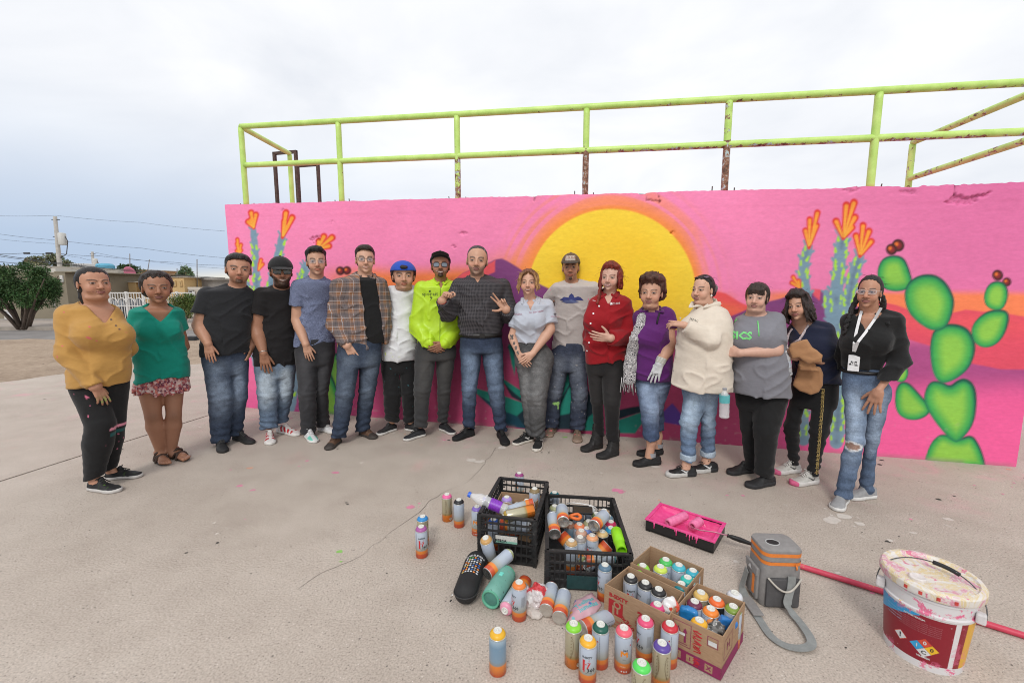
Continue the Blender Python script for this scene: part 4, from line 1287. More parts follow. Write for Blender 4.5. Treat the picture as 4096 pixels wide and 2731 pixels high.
def make_person(name_label,Z,feet,head,torso,sh,arms,legs,skin='tan',group=None,**k):
 pr=Person(Z,feet)
 g=k.get
 W=pr.w
 tone=np.array(TONES[skin]if isinstance(skin,str)else skin)*1.1
 rs=random.Random(hash(name_label)%1000 if False else len(name_label)*7+Z)
 seed=g('seed',len(name_label)*13+Z)
# ---------------- torso stack
 lv=sorted(torso)
 tz,tcx,ta=[],[],[]
 for(y,xl,xr)in lv:
  a=pr.P(xl,y);b=pr.P(xr,y)
  tz.append((a[2]+b[2])/2);tcx.append((a[0]+b[0])/2);ta.append((b[0]-a[0])/2)
 bd=g('bd',.62)
 bmax=g('bmax',.19)
 tb=[min(bmax,a*(bd if not isinstance(bd,(list,tuple))else bd[i]))for i,a in enumerate(ta)]
 tcy=[(-(g('belly',0))*math.sin(math.pi*min(1,i/max(1,len(lv)-1)))+g('ty',.0))for i in range(len(lv))]
 nb=pr.Q(g('neck'))
 shL,shR=pr.Q(sh[0]),pr.Q(sh[1])
 neck_r=g('neck_r',.056)
 shL=shL+np.array((.010,0,-.012));shR=shR+np.array((-.010,0,-.012))
 z0=tz[0]
 for t,fa in((.45,.78),(.8,.50),(1.0,.36)):
  zz=z0+(nb[2]-z0)*t
  tz.append(zz);tcx.append(tcx[0]+(nb[0]-tcx[0])*t);ta.append(max(neck_r*1.15,ta[0]*fa));tb.append(max(neck_r*1.0,tb[0]*(1-.42*t)));tcy.append(tcy[0]+.012*t)
 def torso_loft(off,zlo=None,shrink=False):
  z=np.array(tz);o=np.argsort(z);zz=z[o]
  A=[np.array(q)[o]for q in(tcx,tcy,ta,tb)]
  if shrink:
   zh_=zz[2]if len(zz)>3 else zz[0]
   fz=g('shr',.70)+(1-g('shr',.70))*sst(zz,zh_-.001,zh_+.03)
   A[2]=A[2]*fz;A[3]=A[3]*fz
  lo=zz[0]if zlo is None else zlo
  grid=np.unique(np.concatenate([[lo],zz[zz>lo]]))
  return loft(grid,*[np.interp(grid,zz,q)for q in A],off=off,k=.03,e=g('te',2.25))
 traps=[cone(nb+np.array((0,.012+tcy[0],-.012)),S_+np.array((0,.0,.0)),neck_r*.72,.040)for S_ in(shL,shR)]
 bust=[(pr.Q(b[:2]+((b[3]if len(b)>3 else.06),)),b[2])for b in g('bust',())]
# ---------------- arms
 ARM=[]
 for i,a in enumerate(arms):
  if a is None:ARM.append(None);continue
  S=(shL,shR)[i]
  E=pr.Q(a['e']);Wr=pr.Q(a['w'])
  r=a.get('r',(48,38,26));r=[W(x)for x in r]
  if a.get('bare',True):r=[r[0]*.96,r[1]*.90,min(r[2]*.86,.0315)]
  T=pr.Q(a['t'])if 't' in a else None
  ARM.append(dict(S=S,E=E,W=Wr,r=r,T=T,a=a,side=(1 if i==0 else-1)))
# ---------------- legs
 LEG=[]
 for i,l in enumerate(legs):
  f=pr.feet[i]
  h=pr.loc(f[0]);t=pr.loc(f[1])
  ax=nrm((t-h)*np.array((1,1,0)))
  an=h+ax*.075;ydz=-an[1]
  A=pr.P(l['a'][0],l['a'][1],ydz);A[2]=max(A[2],.07)
  K=pr.P(l['k'][0],l['k'][1],ydz*.6+.035+l.get('kz',0));H=pr.P(l['h'][0],l['h'][1],l.get('hz',0))
  r=[W(x)for x in l.get('r',(80,60,48))]
  LEG.append(dict(H=H,K=K,A=A,r=r,h=h,t=t,ax=ax,L=float(np.linalg.norm((t-h)[:2])),l=l))
# ---------------- head frame
 hx,hy,chin,crown=head['x'],head['eye'],head['chin'],head.get('crown')
 hz=head.get('dz',.03)
 e=pr.P(hx,hy,hz);c=pr.P(hx,chin,hz)
 hs=(e[2]-c[2])/.115*head.get('s',1.0)
 if crown is not None:
  cr=pr.P(hx,crown,hz);hs=(cr[2]-c[2])/.236
  e=c+np.array((0,0,.115*hs))
 hs=min(max(hs,.86),1.14)
 fw=W(head['w'])/.150/hs if 'w' in head else 1.0
 fw=min(max(fw,.88),1.22)
 yaw,pit,rol=head.get('yaw',0),head.get('pitch',0),head.get('roll',0)
 HM=rotm((0,0,1),yaw)@rotm((0,1,0),rol)@rotm((1,0,0),-pit)
 def h2l(p):return(np.asarray(p)*hs)@HM.T+e
 def l2h(p):return((np.asarray(p)-e)@HM)/hs
 neck_a=np.array((nb[0],.018+tcy[0],nb[2]-.05));neck_b=h2l((0,.012,-.07))
 nk=cone(neck_a,neck_b,neck_r*1.06,neck_r)
# ---------------- body field (everything but head and hands at coarse pitch)
 hc=g('hb',.0132)
 pts=[neck_a,neck_b,shL,shR]+[q[x]for q in ARM if q for x in('E','W')]+[q[x]for q in LEG for x in 'HKA']
 lo=np.min([*pts,(min(np.array(tcx)-ta),-.25,0)],0)-.10;hi=np.max([*pts,(max(np.array(tcx)+ta),.22,0)],0)+.10
 lo[2]=.055 if not g('barefoot')else-.005
 hi[2]=e[2]-.06*hs
 B=Grid(lo,hi,hc)
 B.add(torso_loft(-.013,None,not g('noshrink')),0)
 for tp in traps:B.add(tp,.035)
 for(p,r)in bust:B.add(ell(p,(r-.012,(r-.012)*.95,r-.012)),.08)
 for q in LEG:
  k0=-.016 if not g('bareleg')else 0.0
  B.add(cone(q['H'],q['K'],q['r'][0]*(1 if g('bareleg')else.70)+k0,q['r'][1]+k0),.03)
  m=q['K']+(q['A']-q['K'])*.3+np.array((0,.012,0))
  cr_=q['r'][3]if len(q['r'])>3 else(q['r'][1]+q['r'][2])/2
  B.add(cone(q['K'],m,q['r'][1]+k0,cr_+k0),.02)
  B.add(cone(m,q['A'],cr_+k0,max(.03,(q['r'][2]+k0)if g('bareleg')else min(.042,q['r'][2]-.02))),.02)
  if g('showankle')or g('bareleg'):
   B.add(cone(q['A'],np.array((q['A'][0],q['A'][1],.03))+q['ax']*.02,.034,.036),.015)
 for q in ARM:
  if q is None:continue
  off=0 if q['a'].get('bare',True)else-.012
  ru,re,rw=q['r']
  sk=q['a'].get('skin_r',None)
  if sk:ru,re,rw=[W(x)for x in sk];off=0
  q['sk']=(ru+off,re+off,rw+off)
  B.add(cone(q['S'],q['E'],ru*.9+off,re+off),.03)
  m=q['E']+(q['W']-q['E'])*.28
  B.add(cone(q['E'],m,re+off,(re+off)*1.03),.012)
  B.add(cone(m,q['W'],(re+off)*1.02,rw+off),.012)
 B.add(nk,.03)
 parts=[B.mesh()]
 cols=[np.repeat(tone[None],len(parts[0][0]),0)]
 if g('bareleg'):
  V=parts[0][0]
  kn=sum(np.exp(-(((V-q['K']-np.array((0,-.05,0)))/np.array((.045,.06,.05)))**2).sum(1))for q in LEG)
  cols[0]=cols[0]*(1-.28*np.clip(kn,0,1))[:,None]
# ---------------- feet for sandals
 if g('barefoot'):
  for q in LEG:
   y=np.cross((0,0,1),q['ax'])
   h=q['h']+np.array((0,0,.0));L=q['L']
   G=Grid(np.min([q['h'],q['t']],0)-.07,np.max([q['h'],q['t']],0)+np.array((.07,.07,.13)),.005)
   G.add(cone(h+q['ax']*.03+(0,0,.045),h+q['ax']*L*.68+(0,0,.032),.032,.030,((0,0,1),.8)),.02)
   G.add(cone(h+q['ax']*.05+(0,0,.06),q['A'],.034,.034),.03)
   for j,(yy,xx,rr)in enumerate(((.030,.96,.013),(.012,.97,.0095),(-.003,.94,.009),(-.017,.90,.0085),(-.030,.85,.008))):
    sg=1 if q is LEG[0]else-1
    G.add(cone(h+q['ax']*L*.66+y*yy*sg*.9+(0,0,.028),h+q['ax']*L*xx+y*yy*sg+(0,0,.026),rr*1.15,rr),.004)
   parts.append(G.mesh());cols.append(np.repeat(tone[None],len(parts[-1][0]),0))
# ---------------- hands
 fine=g('hh',.0048)
 tips=[]
 for q in ARM:
  if q is None or q['T']is None:continue
  a=q['a']
  d=q['T']-q['W']
  n=np.array(a.get('n',(0,1,0)),float)
  hl=np.linalg.norm(d)
  size=a.get('size',min(max(hl/.170,.86),1.12))
  P,F=hand_prims(q['W'],d,n,q['side']*a.get('flip',1),size,a.get('curl',(10,6,8,10,13)),a.get('spread',4.0),a.get('thumb',32),a.get('fingers'))
  lo=np.min([p[1]for p in P]+[p[1]for ch in F for p in ch],0);hi=np.max([p[2]for p in P]+[p[2]for ch in F for p in ch],0)
  lo=np.minimum(lo,q['W']-.045)-.012;hi=np.maximum(hi,q['W']+.045)+.012
  G=Grid(lo,hi,fine)
  for p in P:G.add(p,.010)
  el=q['W']+(q['E']-q['W'])*.35
  G.add(cone(el,q['W'],q['sk'][2]*1.15,q['sk'][2]),.0)
  G.add(cone(q['W'],q['W']+nrm(d)*.03,q['sk'][2]*.95,.022*size,None),.02)
  for ch in F:
   H=Grid(lo,hi,fine)
   for p in ch:H.add(p,.002)
   G.D=smin(G.D,H.D,.0055)
  V,Fc=G.mesh()
  cc=np.repeat(tone[None],len(V),0)
  tip=q['W']+nrm(d)*.17*size
  cc=cc*(1-.10*sst((V-q['W'])@nrm(d),.12,.18))[:,None]
  if 'paint' in a:
   nn=vnoise(V*60,5)
   mm=(sst((V-q['W'])@nrm(d),.05,.14)*sst(nn,.45,.6))[:,None]
   cc=cc*(1-mm)+np.array(a['paint'])*mm
  if 'glove' in a:
   cc[:]=np.array((.58,.59,.60))*(.9+.2*vnoise(V*90,6))[:,None]
  q['hand']=(V,Fc,cc)
  if 'glove' not in a:
   parts.append((V,Fc));cols.append(cc)
# ---------------- head
 f=head
 full=f.get('full',1.0);jw=f.get('jaw',1.0);ch_=f.get('chinl',1.0)
 hg=g('hg',.0042)
 G=Grid((-.11*fw-.01,-.125,-.155),(.11*fw+.01,.115,.135),hg)
 sx=fw
 G.add(ell((0,.012,.030),(.075*sx,.096,.090)))
 G.add(ell((0,-.022,-.020),(.0625*sx,.067,.078)),.03)
 G.add(ell((0,-.028,-.070),(.0455*jw*sx,.050,.040)),.035)
 G.add(ell((0,-.070,-.098*ch_),(.020*jw,.017,.016)),.025)
 for sg in(-1,1):
  G.add(ell((sg*.036*sx,-.056,-.040),(.026*full,.026*full,.030*full)),.025)
  G.add(cone((sg*.012,-.086,.019),(sg*.042*sx,-.074,.020),.0072,.007),.015)
 if full>1.08:
  G.add(ell((0,-.020,-.102),(.050*sx*full,.050,.026*full)),.03)
 for sg in(-1,1):
  G.cut(ell((sg*.033*sx,-.099,.000),(.016,.0135,.010)),.012)
 for sg in(-1,1):
  G.add(ell((sg*.032*sx,-.0755,.000),(.0155,.0130,.0115)),.003)
  G.add(cone((sg*.020*sx,-.0855,.0075),(sg*.044*sx,-.0785,.0055),.0032,.003),.004)
  G.add(cone((sg*.022*sx,-.0835,-.0085),(sg*.042*sx,-.0780,-.0075),.003,.003),.005)
 nz=f.get('nose',1.0)
 G.add(cone((0,-.088,.006),(0,-.108*(1+.03*(nz-1)),-.032),.0075,.0125*nz),.012)
 for sg in(-1,1):G.add(ell((sg*.0125*nz,-.0975,-.037),(.0095*nz,.0095,.0075)),.006)
 sm=f.get('smile',.3)
 lw=.022+.005*sm
 for t in np.linspace(-1,1,7):
  up=.010*sm*t*t
  y=-.0935+.012*t*t
  r=.0052*(1-.55*t*t)
  G.add(ell((lw*t,y,-.0635+up+(.0 if abs(t)>.2 else-.0005)),(.006,.0052,r)),.005)
  G.add(ell((lw*t,y+.0005,-.0740+up),(.006,.0056,r*1.2)),.006)
 for sg in(-1,1):
  ex=.0745*sx
  G.add(ell((sg*ex,.008,-.008),(.009,.019,.031),rotm((0,0,1),sg*22)),.008)
  G.cut(ell((sg*(ex+.010),.002,-.005),(.006,.010,.018)),.004)
 na,nbh=l2h(neck_a),l2h(neck_b)
 G.add(cone(na,nbh,neck_r*1.06/hs,neck_r/hs),.022)
 V,Fc=G.mesh()
 x,y,z=V[:,0],V[:,1],V[:,2]
 ax=np.abs(x)
 cc=np.repeat(tone[None],len(V),0)
 def mixc(c,m):
  m=np.clip(m,0,1)[:,None]
  cc[:]=cc*(1-m)+np.asarray(c)*m
 front=sst(-y,.035,.06)
 n5=vnoise(V*55,seed);n6=vnoise(V*160,seed+1)
 red=tone*np.array((1.12,.82,.78))
 for sg in(-1,1):
  mixc(red,np.exp(-(((x-sg*.038*sx)/.022)**2+((z+.036)/.020)**2))*front*f.get('blush',.45))
 mixc(red*.95,np.exp(-((x/.014)**2+((z+.034)/.012)**2))*front*.4)
 hairc=np.array(f.get('hair',(.018,.012,.009)))
 browc=np.array(f.get('brow',hairc))
 bd_=f.get('beard')
 if bd_:
  bc=np.array(bd_.get('c',hairc));a_=bd_.get('a',.85)
  typ=bd_['t']
  mus=np.exp(-((x/.026)**2+((z+.053-.010*(ax/.03)**2*-1*0)/.0055)**2))*front
  go=sst(.030-ax,0,.010)*sst(-.080-z,-.004,.006)*front
  jawl=sst(-.052+.0-z+(ax-.03)*.9,0,.016)*sst(-y,-.012,.02)
  mouthhole=np.exp(-((x/.024)**2+((z+.068)/.011)**2))
  if typ=='goatee':m=np.maximum(go,mus*bd_.get('mus',.7))
  elif typ=='chin':m=sst(.020-ax,0,.008)*sst(-.084-z,-.003,.005)*front+mus*bd_.get('mus',.3)
  else:m=np.maximum(np.maximum(jawl,mus),go)
  sh_=bd_.get('shadow',.0)
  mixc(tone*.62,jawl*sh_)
  m=m*(1-mouthhole*.9)*(.55+.6*n6)
  mixc(bc,np.clip(m*a_*1.2,0,a_))
 else:
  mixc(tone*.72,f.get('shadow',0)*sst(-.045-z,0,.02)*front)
 bt=f.get('browt',.0045)*1.3
 bz=.0205+.0055*(1-((ax-.036*sx)/.024)**2)+f.get('browup',0)
 mixc(browc,np.exp(-((z-bz)/bt)**2)*sst(ax,.010,.017)*(1-sst(ax,.048*sx,.056*sx))*front*.92)
 eo=f.get('eyeopen',1.0)
 for sg in(-1,1):
  ux=(x-sg*.0325*sx)/.0155;uz=(z-.0002)/(.0058*eo)
  almond=np.abs(ux)**2+np.abs(uz)**1.6
  mk=(y<-.055)
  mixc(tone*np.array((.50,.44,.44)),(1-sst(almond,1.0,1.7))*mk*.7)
  mixc((.36,.31,.285),(1-sst(almond,.65,1.0))*mk)
  gx=f.get('gaze',0.0)*.004
  rr=np.hypot(x-sg*.0325*sx-gx,(z-.0008)*1.0)
  mixc(f.get('iris',(.030,.016,.010)),(1-sst(rr,.0062,.0080))*(1-sst(almond,.9,1.15))*mk)
  lid=np.exp(-((z-.0002-.0066*eo*np.sqrt(np.clip(1-ux*ux,0,1))-.0006)/.0020)**2)*(1-sst(np.abs(ux),.95,1.15))*mk
  mixc((.02,.014,.012),lid*f.get('lash',.85))
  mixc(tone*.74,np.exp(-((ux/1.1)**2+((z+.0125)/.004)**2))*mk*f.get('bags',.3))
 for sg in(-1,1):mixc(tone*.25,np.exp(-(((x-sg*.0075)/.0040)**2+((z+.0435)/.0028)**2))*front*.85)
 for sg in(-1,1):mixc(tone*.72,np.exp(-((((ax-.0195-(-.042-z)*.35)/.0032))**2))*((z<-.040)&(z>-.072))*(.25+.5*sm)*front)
 lipc=np.array(f.get('lip',tone*np.array((.92,.58,.55))))*.85
 zz=z-.010*sm*np.clip(x/lw,-1.2,1.2)**2
 tx=np.clip(1-(x/(lw*1.08))**2,0,1)**.5
 if f.get('teeth'):
  th_=.0040*f.get('teeth',1.0)
  mixc(lipc,(1-sst(np.abs(zz+.0710)/(.0005+tx*(th_+.0055)),.8,1.15))*front)
  mixc((.48,.44,.40),(1-sst(np.abs(zz+.0705)/(.0003+tx*th_*.78),.75,1.1))*front)
  mixc((.10,.03,.03),np.exp(-((ax-lw*.98)/.003)**2-((zz+.071)/.004)**2)*front*.7)
 else:
  mixc(lipc,(1-sst(np.abs(zz+.0682)/(.0005+tx*.0108),.75,1.1))*front*f.get('lipa',1))
  mixc(tone*np.array((.30,.20,.20)),np.exp(-((zz+.0682)/.0017)**2)*(1-sst(ax,lw*.95,lw*1.1))*front*.85)
 hl=f.get('hairline',.086)
 if f.get('scalp',1):
  mixc(hairc*1.5+tone*.05,sst(z-(hl+.004)+np.maximum(0,y+.045)*1.5,0,.012)*f.get('scalp',.9))
 cc*=(.95+.10*n5)[:,None]
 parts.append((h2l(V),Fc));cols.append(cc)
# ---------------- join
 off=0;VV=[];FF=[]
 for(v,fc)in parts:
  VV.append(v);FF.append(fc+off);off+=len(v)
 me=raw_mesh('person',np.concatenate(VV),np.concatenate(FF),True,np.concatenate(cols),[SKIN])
 root=obj('person',me,None,tuple(pr.root),(0,0,pr.rot))
 tag(root,name_label,'person',group)
 ctx=dict(pr=pr,root=root,LEG=LEG,ARM=ARM,torso=torso_loft,traps=traps,bust=bust,nb=nb,neck_a=neck_a,neck_b=neck_b,neck_r=neck_r,e=e,hs=hs,h2l=h2l,l2h=l2h,HM=HM,fw=fw,seed=seed,tz=tz,tcx=tcx,ta=ta,tb=tb,tcy=tcy,W=W,tone=tone,hairc=hairc,head=head)
 return ctx
def finish(ctx,name,V,F,cols,mat,parent=None):
 me=raw_mesh(name,V,F,True,np.asarray(cols)if np.ndim(cols)==2 else np.repeat(np.asarray(cols,float)[None],len(V),0),[mat])
 return obj(name,me,parent if parent is not None else ctx['root'])
# ---------------------------------------------------------------- garments
def folds(V,seed,amp=.004,sc=(6,6,13),sc2=(17,17,30)):
 sg=np.where(V[:,0]>0,1.0,-1.0)
 Q=np.stack([V[:,0]+.55*sg*V[:,2],V[:,1]*.8,V[:,2]-.55*sg*V[:,0]],1)
 a=1.5*ridge(Q*np.array(sc)+np.array((vnoise(V*4,seed+9),)*3).T*1.3,seed)**4-.4
 b=ridge(V*np.array(sc2),seed+1)-.5
 return-(a*amp+b*amp*.15)
def garment_shirt(ctx,col,hem,sleeve=('short',.45),neck='round',name='shirt',mat=None,off=.005,sleeve_r=(1.32,1.25,1.35),colf=None,hv=.0090,fold=.008,hemslope=0.0,vdepth=.10,vw=.075,collar=False,front_open=None,tuck=False,arms=(0,1),puff=0.0,neckw=1.0,flare=0.0,hem_curve=0.0,collar_col=None,zmax=None):
 pr=ctx['pr'];ARM=ctx['ARM']
 zh=pr.P(ctx['nbx']if 'nbx' in ctx else 800,hem)[2]
 zt=max(ctx['tz'])
 lo=np.array((min(np.array(ctx['tcx'])-ctx['ta']),-.30,zh))-.06;hi=np.array((max(np.array(ctx['tcx'])+ctx['ta']),.26,zt+.06))+.06
 for i in arms:
  q=ARM[i]
  if q is None:continue
  for p in('S','E')+(('W',)if sleeve[0]=='long' else()):
   lo=np.minimum(lo,q[p]-.11);hi=np.maximum(hi,q[p]+.11)
 lo[2]=zh-.05
 G=Grid(lo,hi,hv)
 G.add(ctx['torso'](off,zh-.04 if zh<min(ctx['tz'])else zh-.03),0)
 for(f_,a_,b_)in ctx['traps']:G.add(((lambda X,Y,Z,f_=f_:f_(X,Y,Z)-f4(.011+off)),a_,b_),.035)
 for(p,r)in ctx['bust']:G.add(ell(p,(r+off,(r+off)*.95,r+off)),.08)
 z=np.linspace(0,1,2)
 G.clip(lambda X,Y,Z:(zh+hemslope*(X-ctx['nb'][0])+hem_curve*((X-ctx['nb'][0])**2)*4)-Z,.006)
 seed=ctx['seed']
 for i in arms:
  q=ARM[i]
  if q is None:continue
  sl=q['a'].get('sleeve',sleeve)
  S,E,Wr=q['S'],q['E'],q['W']
  ru,re,rw=q['r']
  if sl[0]=='none':continue
  A=Grid(lo,hi,hv)
  if sl[0]=='short':
   fr=sl[1]
   end=S+(E-S)*fr
   mul=1.06 if q['a'].get('bare',True)else 1.0
   A.add(cone(S,end+nrm(E-S)*.05,ru*mul*.9+off+.008,(ru+(re-ru)*fr)*mul+.019+off+puff),.02)
   dd=nrm(E-S)
   A.clip(lambda X,Y,Z:((X-end[0])*dd[0]+(Y-end[1])*dd[1]+(Z-end[2])*dd[2]).astype(f4),.004)
  else:
   A.add(cone(S,E,ru*.92+off+.002,re+off+.002),.02)
   fr=sl[1]
   end=E+(Wr-E)*fr
   A.add(cone(E,end+nrm(Wr-E)*.03,re+off+.002,(re+(rw-re)*fr)+off+.002+puff),.03)
   dd=nrm(Wr-E)
   A.clip(lambda X,Y,Z:np.where((X-E[0])*dd[0]+(Y-E[1])*dd[1]+(Z-E[2])*dd[2]>0,(X-end[0])*dd[0]+(Y-end[1])*dd[1]+(Z-end[2])*dd[2],-1).astype(f4),.004)
   if puff:
    A.add(cone(end-dd*.03,end,rw+.004,rw+.004),.01)
  G.D=smin(G.D,A.D,.022)
 nb=ctx['nb'];nr=ctx['neck_r']
 tcy0=ctx['tcy'][0]
 nd=nrm(ctx['neck_b']-ctx['neck_a'])
 if neck=='round':
  c=nb+np.array((0,-.012+tcy0,.022))
  G.cut(ell(c,(nr*1.12*neckw,nr*1.35,.045),rotm((1,0,0),24)),.006)
  G.cut(cone(nb+nd*.02,nb+nd*.2,nr*1.10,nr*1.2),.004)
 elif neck=='v':
  G.cut(cone(nb+nd*.01,nb+nd*.2,nr*1.12*neckw,nr*1.3*neckw),.004)
  zb=nb[2]-vdepth
  def vf(X,Y,Z):
   hw=vw*(Z-zb)/vdepth
   return np.maximum(np.maximum(np.abs(X-(nb[0]+ctx.get('vx',0)))-hw,zb-Z),Y-(tcy0+.0)).astype(f4)
  G.cut((vf,(nb[0]-.2,-.35,zb),(nb[0]+.2,tcy0,nb[2]+.12)),.006)
 elif neck=='collar':
  G.cut(cone(nb+nd*.0,nb+nd*.2,nr*1.10,nr*1.2),.004)
  zb=nb[2]-vdepth
  def vf2(X,Y,Z):
   hw=vw*(Z-zb)/vdepth
   return np.maximum(np.maximum(np.abs(X-nb[0]-ctx.get('vx',0))-hw,zb-Z),Y-tcy0).astype(f4)
  if vdepth>0:G.cut((vf2,(nb[0]-.2,-.35,zb),(nb[0]+.2,tcy0,nb[2]+.12)),.004)
 if front_open is not None:
  a=pr.P(front_open[0],500)[0];b=pr.P(front_open[1],500)[0]
  a2=pr.P(front_open[2],500)[0];b2=pr.P(front_open[3],500)[0]
  z1=nb[2];z2=zh
  def of(X,Y,Z):
   t=np.clip((z1-Z)/(z1-z2),0,1)
   l=a+(a2-a)*t;r=b+(b2-b)*t
   return np.maximum(np.maximum(l-X,X-r),Y-.0).astype(f4)
  G.cut((of,(min(a,a2),-.4,zh-.1),(max(b,b2),.0,nb[2]+.15)),.006)
 G.warp(lambda p:folds(p,seed,fold)*(0.5+.9*sst(zt-p[:,2],.05,.30)),.02)
 V,F=G.mesh()
 c=np.repeat(np.asarray(col,float)[None],len(V),0)
 if colf is not None:c=colf(V,c)
 o=finish(ctx,name,V,F,c,mat or CLOTH)
 if collar:
  cl=Grid(nb-np.array((.16,.17,.12)),nb+np.array((.16,.14,.09)),.0070)
  ct=collar if isinstance(collar,dict)else{}
  h=ct.get('h',.030);sp=ct.get('sp',.045);dn=ct.get('dn',.055)
  rr=nr*1.16
  ax0=ctx.get('vx',0)
  ang=np.linspace(-math.pi*.5-.35,math.pi*1.5+.35-math.pi,1)
  ringp=[]
  for t in np.linspace(0,1,15):
   a=math.pi*(-.42+1.84*t)
   ringp.append(nb+np.array((math.cos(a)*rr*1.05,math.sin(a)*rr+tcy0+.012,.008+.018*math.sin(a))))
  for p,q in zip(ringp[:-1],ringp[1:]):
   cl.add(cone(p,q,.0075,.0075,((0,0,1),h/.012)),.004)
  for sg in(-1,1):
   p0=ringp[0]if sg>0 else ringp[-1]
   p1=nb+np.array((sg*sp+ax0,-rr-.040+tcy0,-dn))
   p2=nb+np.array((sg*rr*1.25,-rr*.35+tcy0,.0))
   cl.add(cone(p2,p1,.020,.009,((0,1,0),.38)),.006)
   cl.add(cone(p0,p1,.016,.008,((0,1,0),.38)),.006)
  cl.cut(cone(nb-nd*.05,nb+nd*.2,nr*1.02,nr*1.08),.003)
  V,F=cl.mesh()
  finish(ctx,'collar',V,F,collar_col if collar_col is not None else col,mat or CLOTH,o)
 return o
def garment_trousers(ctx,col,waist,mat=None,name='trousers',widths=None,hemz=None,flare=None,colf=None,hv=.0090,fold=.0045,hips=None,cuff=None,crotch=None,bunch=.006,fade=None):
 pr=ctx['pr'];LEG=ctx['LEG']
 zw=pr.P(800,waist)[2]+.05
 lo=np.min([q[x]for q in LEG for x in 'HKA']+[(min(np.array(ctx['tcx'])-ctx['ta']),-.24,0)],0)-.10
 hi=np.max([q[x]for q in LEG for x in 'HKA']+[(max(np.array(ctx['tcx'])+ctx['ta']),.24,zw)],0)+.10
 lo[2]=0.0;hi[2]=zw+.05
 G=Grid(lo,hi,hv)
 if hips:
  hz,hcx,ha=[],[],[]
  for(y,xl,xr)in hips:
   a=pr.P(xl,y);b=pr.P(xr,y)
   hz.append((a[2]+b[2])/2);hcx.append((a[0]+b[0])/2);ha.append((b[0]-a[0])/2)
  hb=[min(.19,x*.68)for x in ha]
  hz.append(zw+.10);hcx.append(hcx[0]);ha.append(ha[0]*.86);hb.append(hb[0]*.84)
  G.add(loft(hz,hcx,[ctx['tcy'][-4]*.5+.005]*len(hz),ha,hb,k=.05,e=2.3),0)
 for i,q in enumerate(LEG):
  r=q['r']
  if hips:
   o_=np.argsort(hz);ed=np.interp(q['H'][2],np.array(hz)[o_],(np.array(hcx)+(-1 if i==0 else 1)*np.array(ha))[o_])
   r[0]=max(r[1]*.9,min(r[0],abs(ed-q['H'][0])))
  A=Grid(lo,hi,hv)
  A.add(cone(q['H'],q['K'],r[0],r[1]),0)
  d=q['A']-q['K']
  if len(r)>3:
   m=q['K']+d*.35+np.array((0,.006,0))
   A.add(cone(q['K'],m,r[1],r[3]),.02);A.add(cone(m,q['A'],r[3],r[2]),.02)
  else:
   A.add(cone(q['K'],q['A'],r[1],r[2]),.02)
  A.add(cone(q['A'],q['A']+nrm(d)*.08,r[2],r[2]*(flare or 1.03)),.01)
  zz=q['l'].get('hem')
  zz=(pr.P(q['l']['a'][0],zz,-q['A'][1])[2]if zz else q['A'][2]-.02)
  sl=q['l'].get('slope',.25)
  axx=q['ax']
  def hemf(X,Y,Z,zz=zz,q=q,axx=axx,sl=sl):
   return(zz+sl*((X-q['A'][0])*axx[0]+(Y-q['A'][1])*axx[1])-Z).astype(f4)
  A.clip(hemf,.006)
  q['hemz']=zz
  def fn(p,q=q,zz=zz):
   t=1-sst(p[:,2],zz+.02,zz+.26)
   kn=np.exp(-((p[:,2]-q['K'][2])/.09)**2)
   wv=vnoise(p*8,ctx['seed']+3)
   s1=np.sin((p[:,2]*95+p[:,0]*22*(1 if q['side_']>0 else-1)+wv*7.0))
   return-(s1*(bunch*t+bunch*.45*kn))+folds(p,ctx['seed']+20,fold,(10,10,8),(24,24,22))
  q['side_']=1 if i==0 else-1
  A.warp(fn,.02)
  G.D=smin(G.D,A.D,.012 if i else.03)
 G.clip(lambda X,Y,Z:Z-f4(zw),.004)
 V,F=G.mesh()
 c=np.repeat(np.asarray(col,float)[None],len(V),0)
 if fade is not None:
  fc=np.array(fade)
  m=np.zeros(len(V))
  for q in LEG:
   mid=(q['H']+q['K'])/2
   w=q['r'][0]
   xx=(V[:,0]-np.interp(V[:,2],[q['A'][2],q['K'][2],q['H'][2]],[q['A'][0],q['K'][0],q['H'][0]]))/(w*.75)
   m=np.maximum(m,np.exp(-xx**2)*sst(V[:,2],q['A'][2]+.1,q['K'][2]+.05)*(1-sst(V[:,2],q['H'][2]-.05,q['H'][2]+.10))*(V[:,1]<q['H'][1]+.01))
  m*=.45+.75*vnoise(V*9,ctx['seed']+4)
  whisk=ridge(V*np.array((6,6,45)),ctx['seed']+6)
  m=np.clip(m*(.72+.5*whisk),0,1)[:,None]
  c=c*(1-m)+fc*m
 if colf is not None:c=colf(V,c)
 o=finish(ctx,name,V,F,c,mat or DENIM)
 if cuff is not None:
  for q in LEG:
   A=Grid(q['A']-.12,q['A']+.14,.006)
   zz=q['hemz'];ctr=np.array((q['A'][0],q['A'][1],zz))
   A.add(cone(ctr+(0,0,.005),ctr+(0,0,.055),q['r'][2]+.009,q['r'][2]+.010),0)
   A.clip(lambda X,Y,Z,zz=zz:np.abs(Z-f4(zz+.024))-f4(.024),.008)
   V,F=A.mesh();finish(ctx,'cuff',V,F,cuff,mat or DENIM,o)
 return o
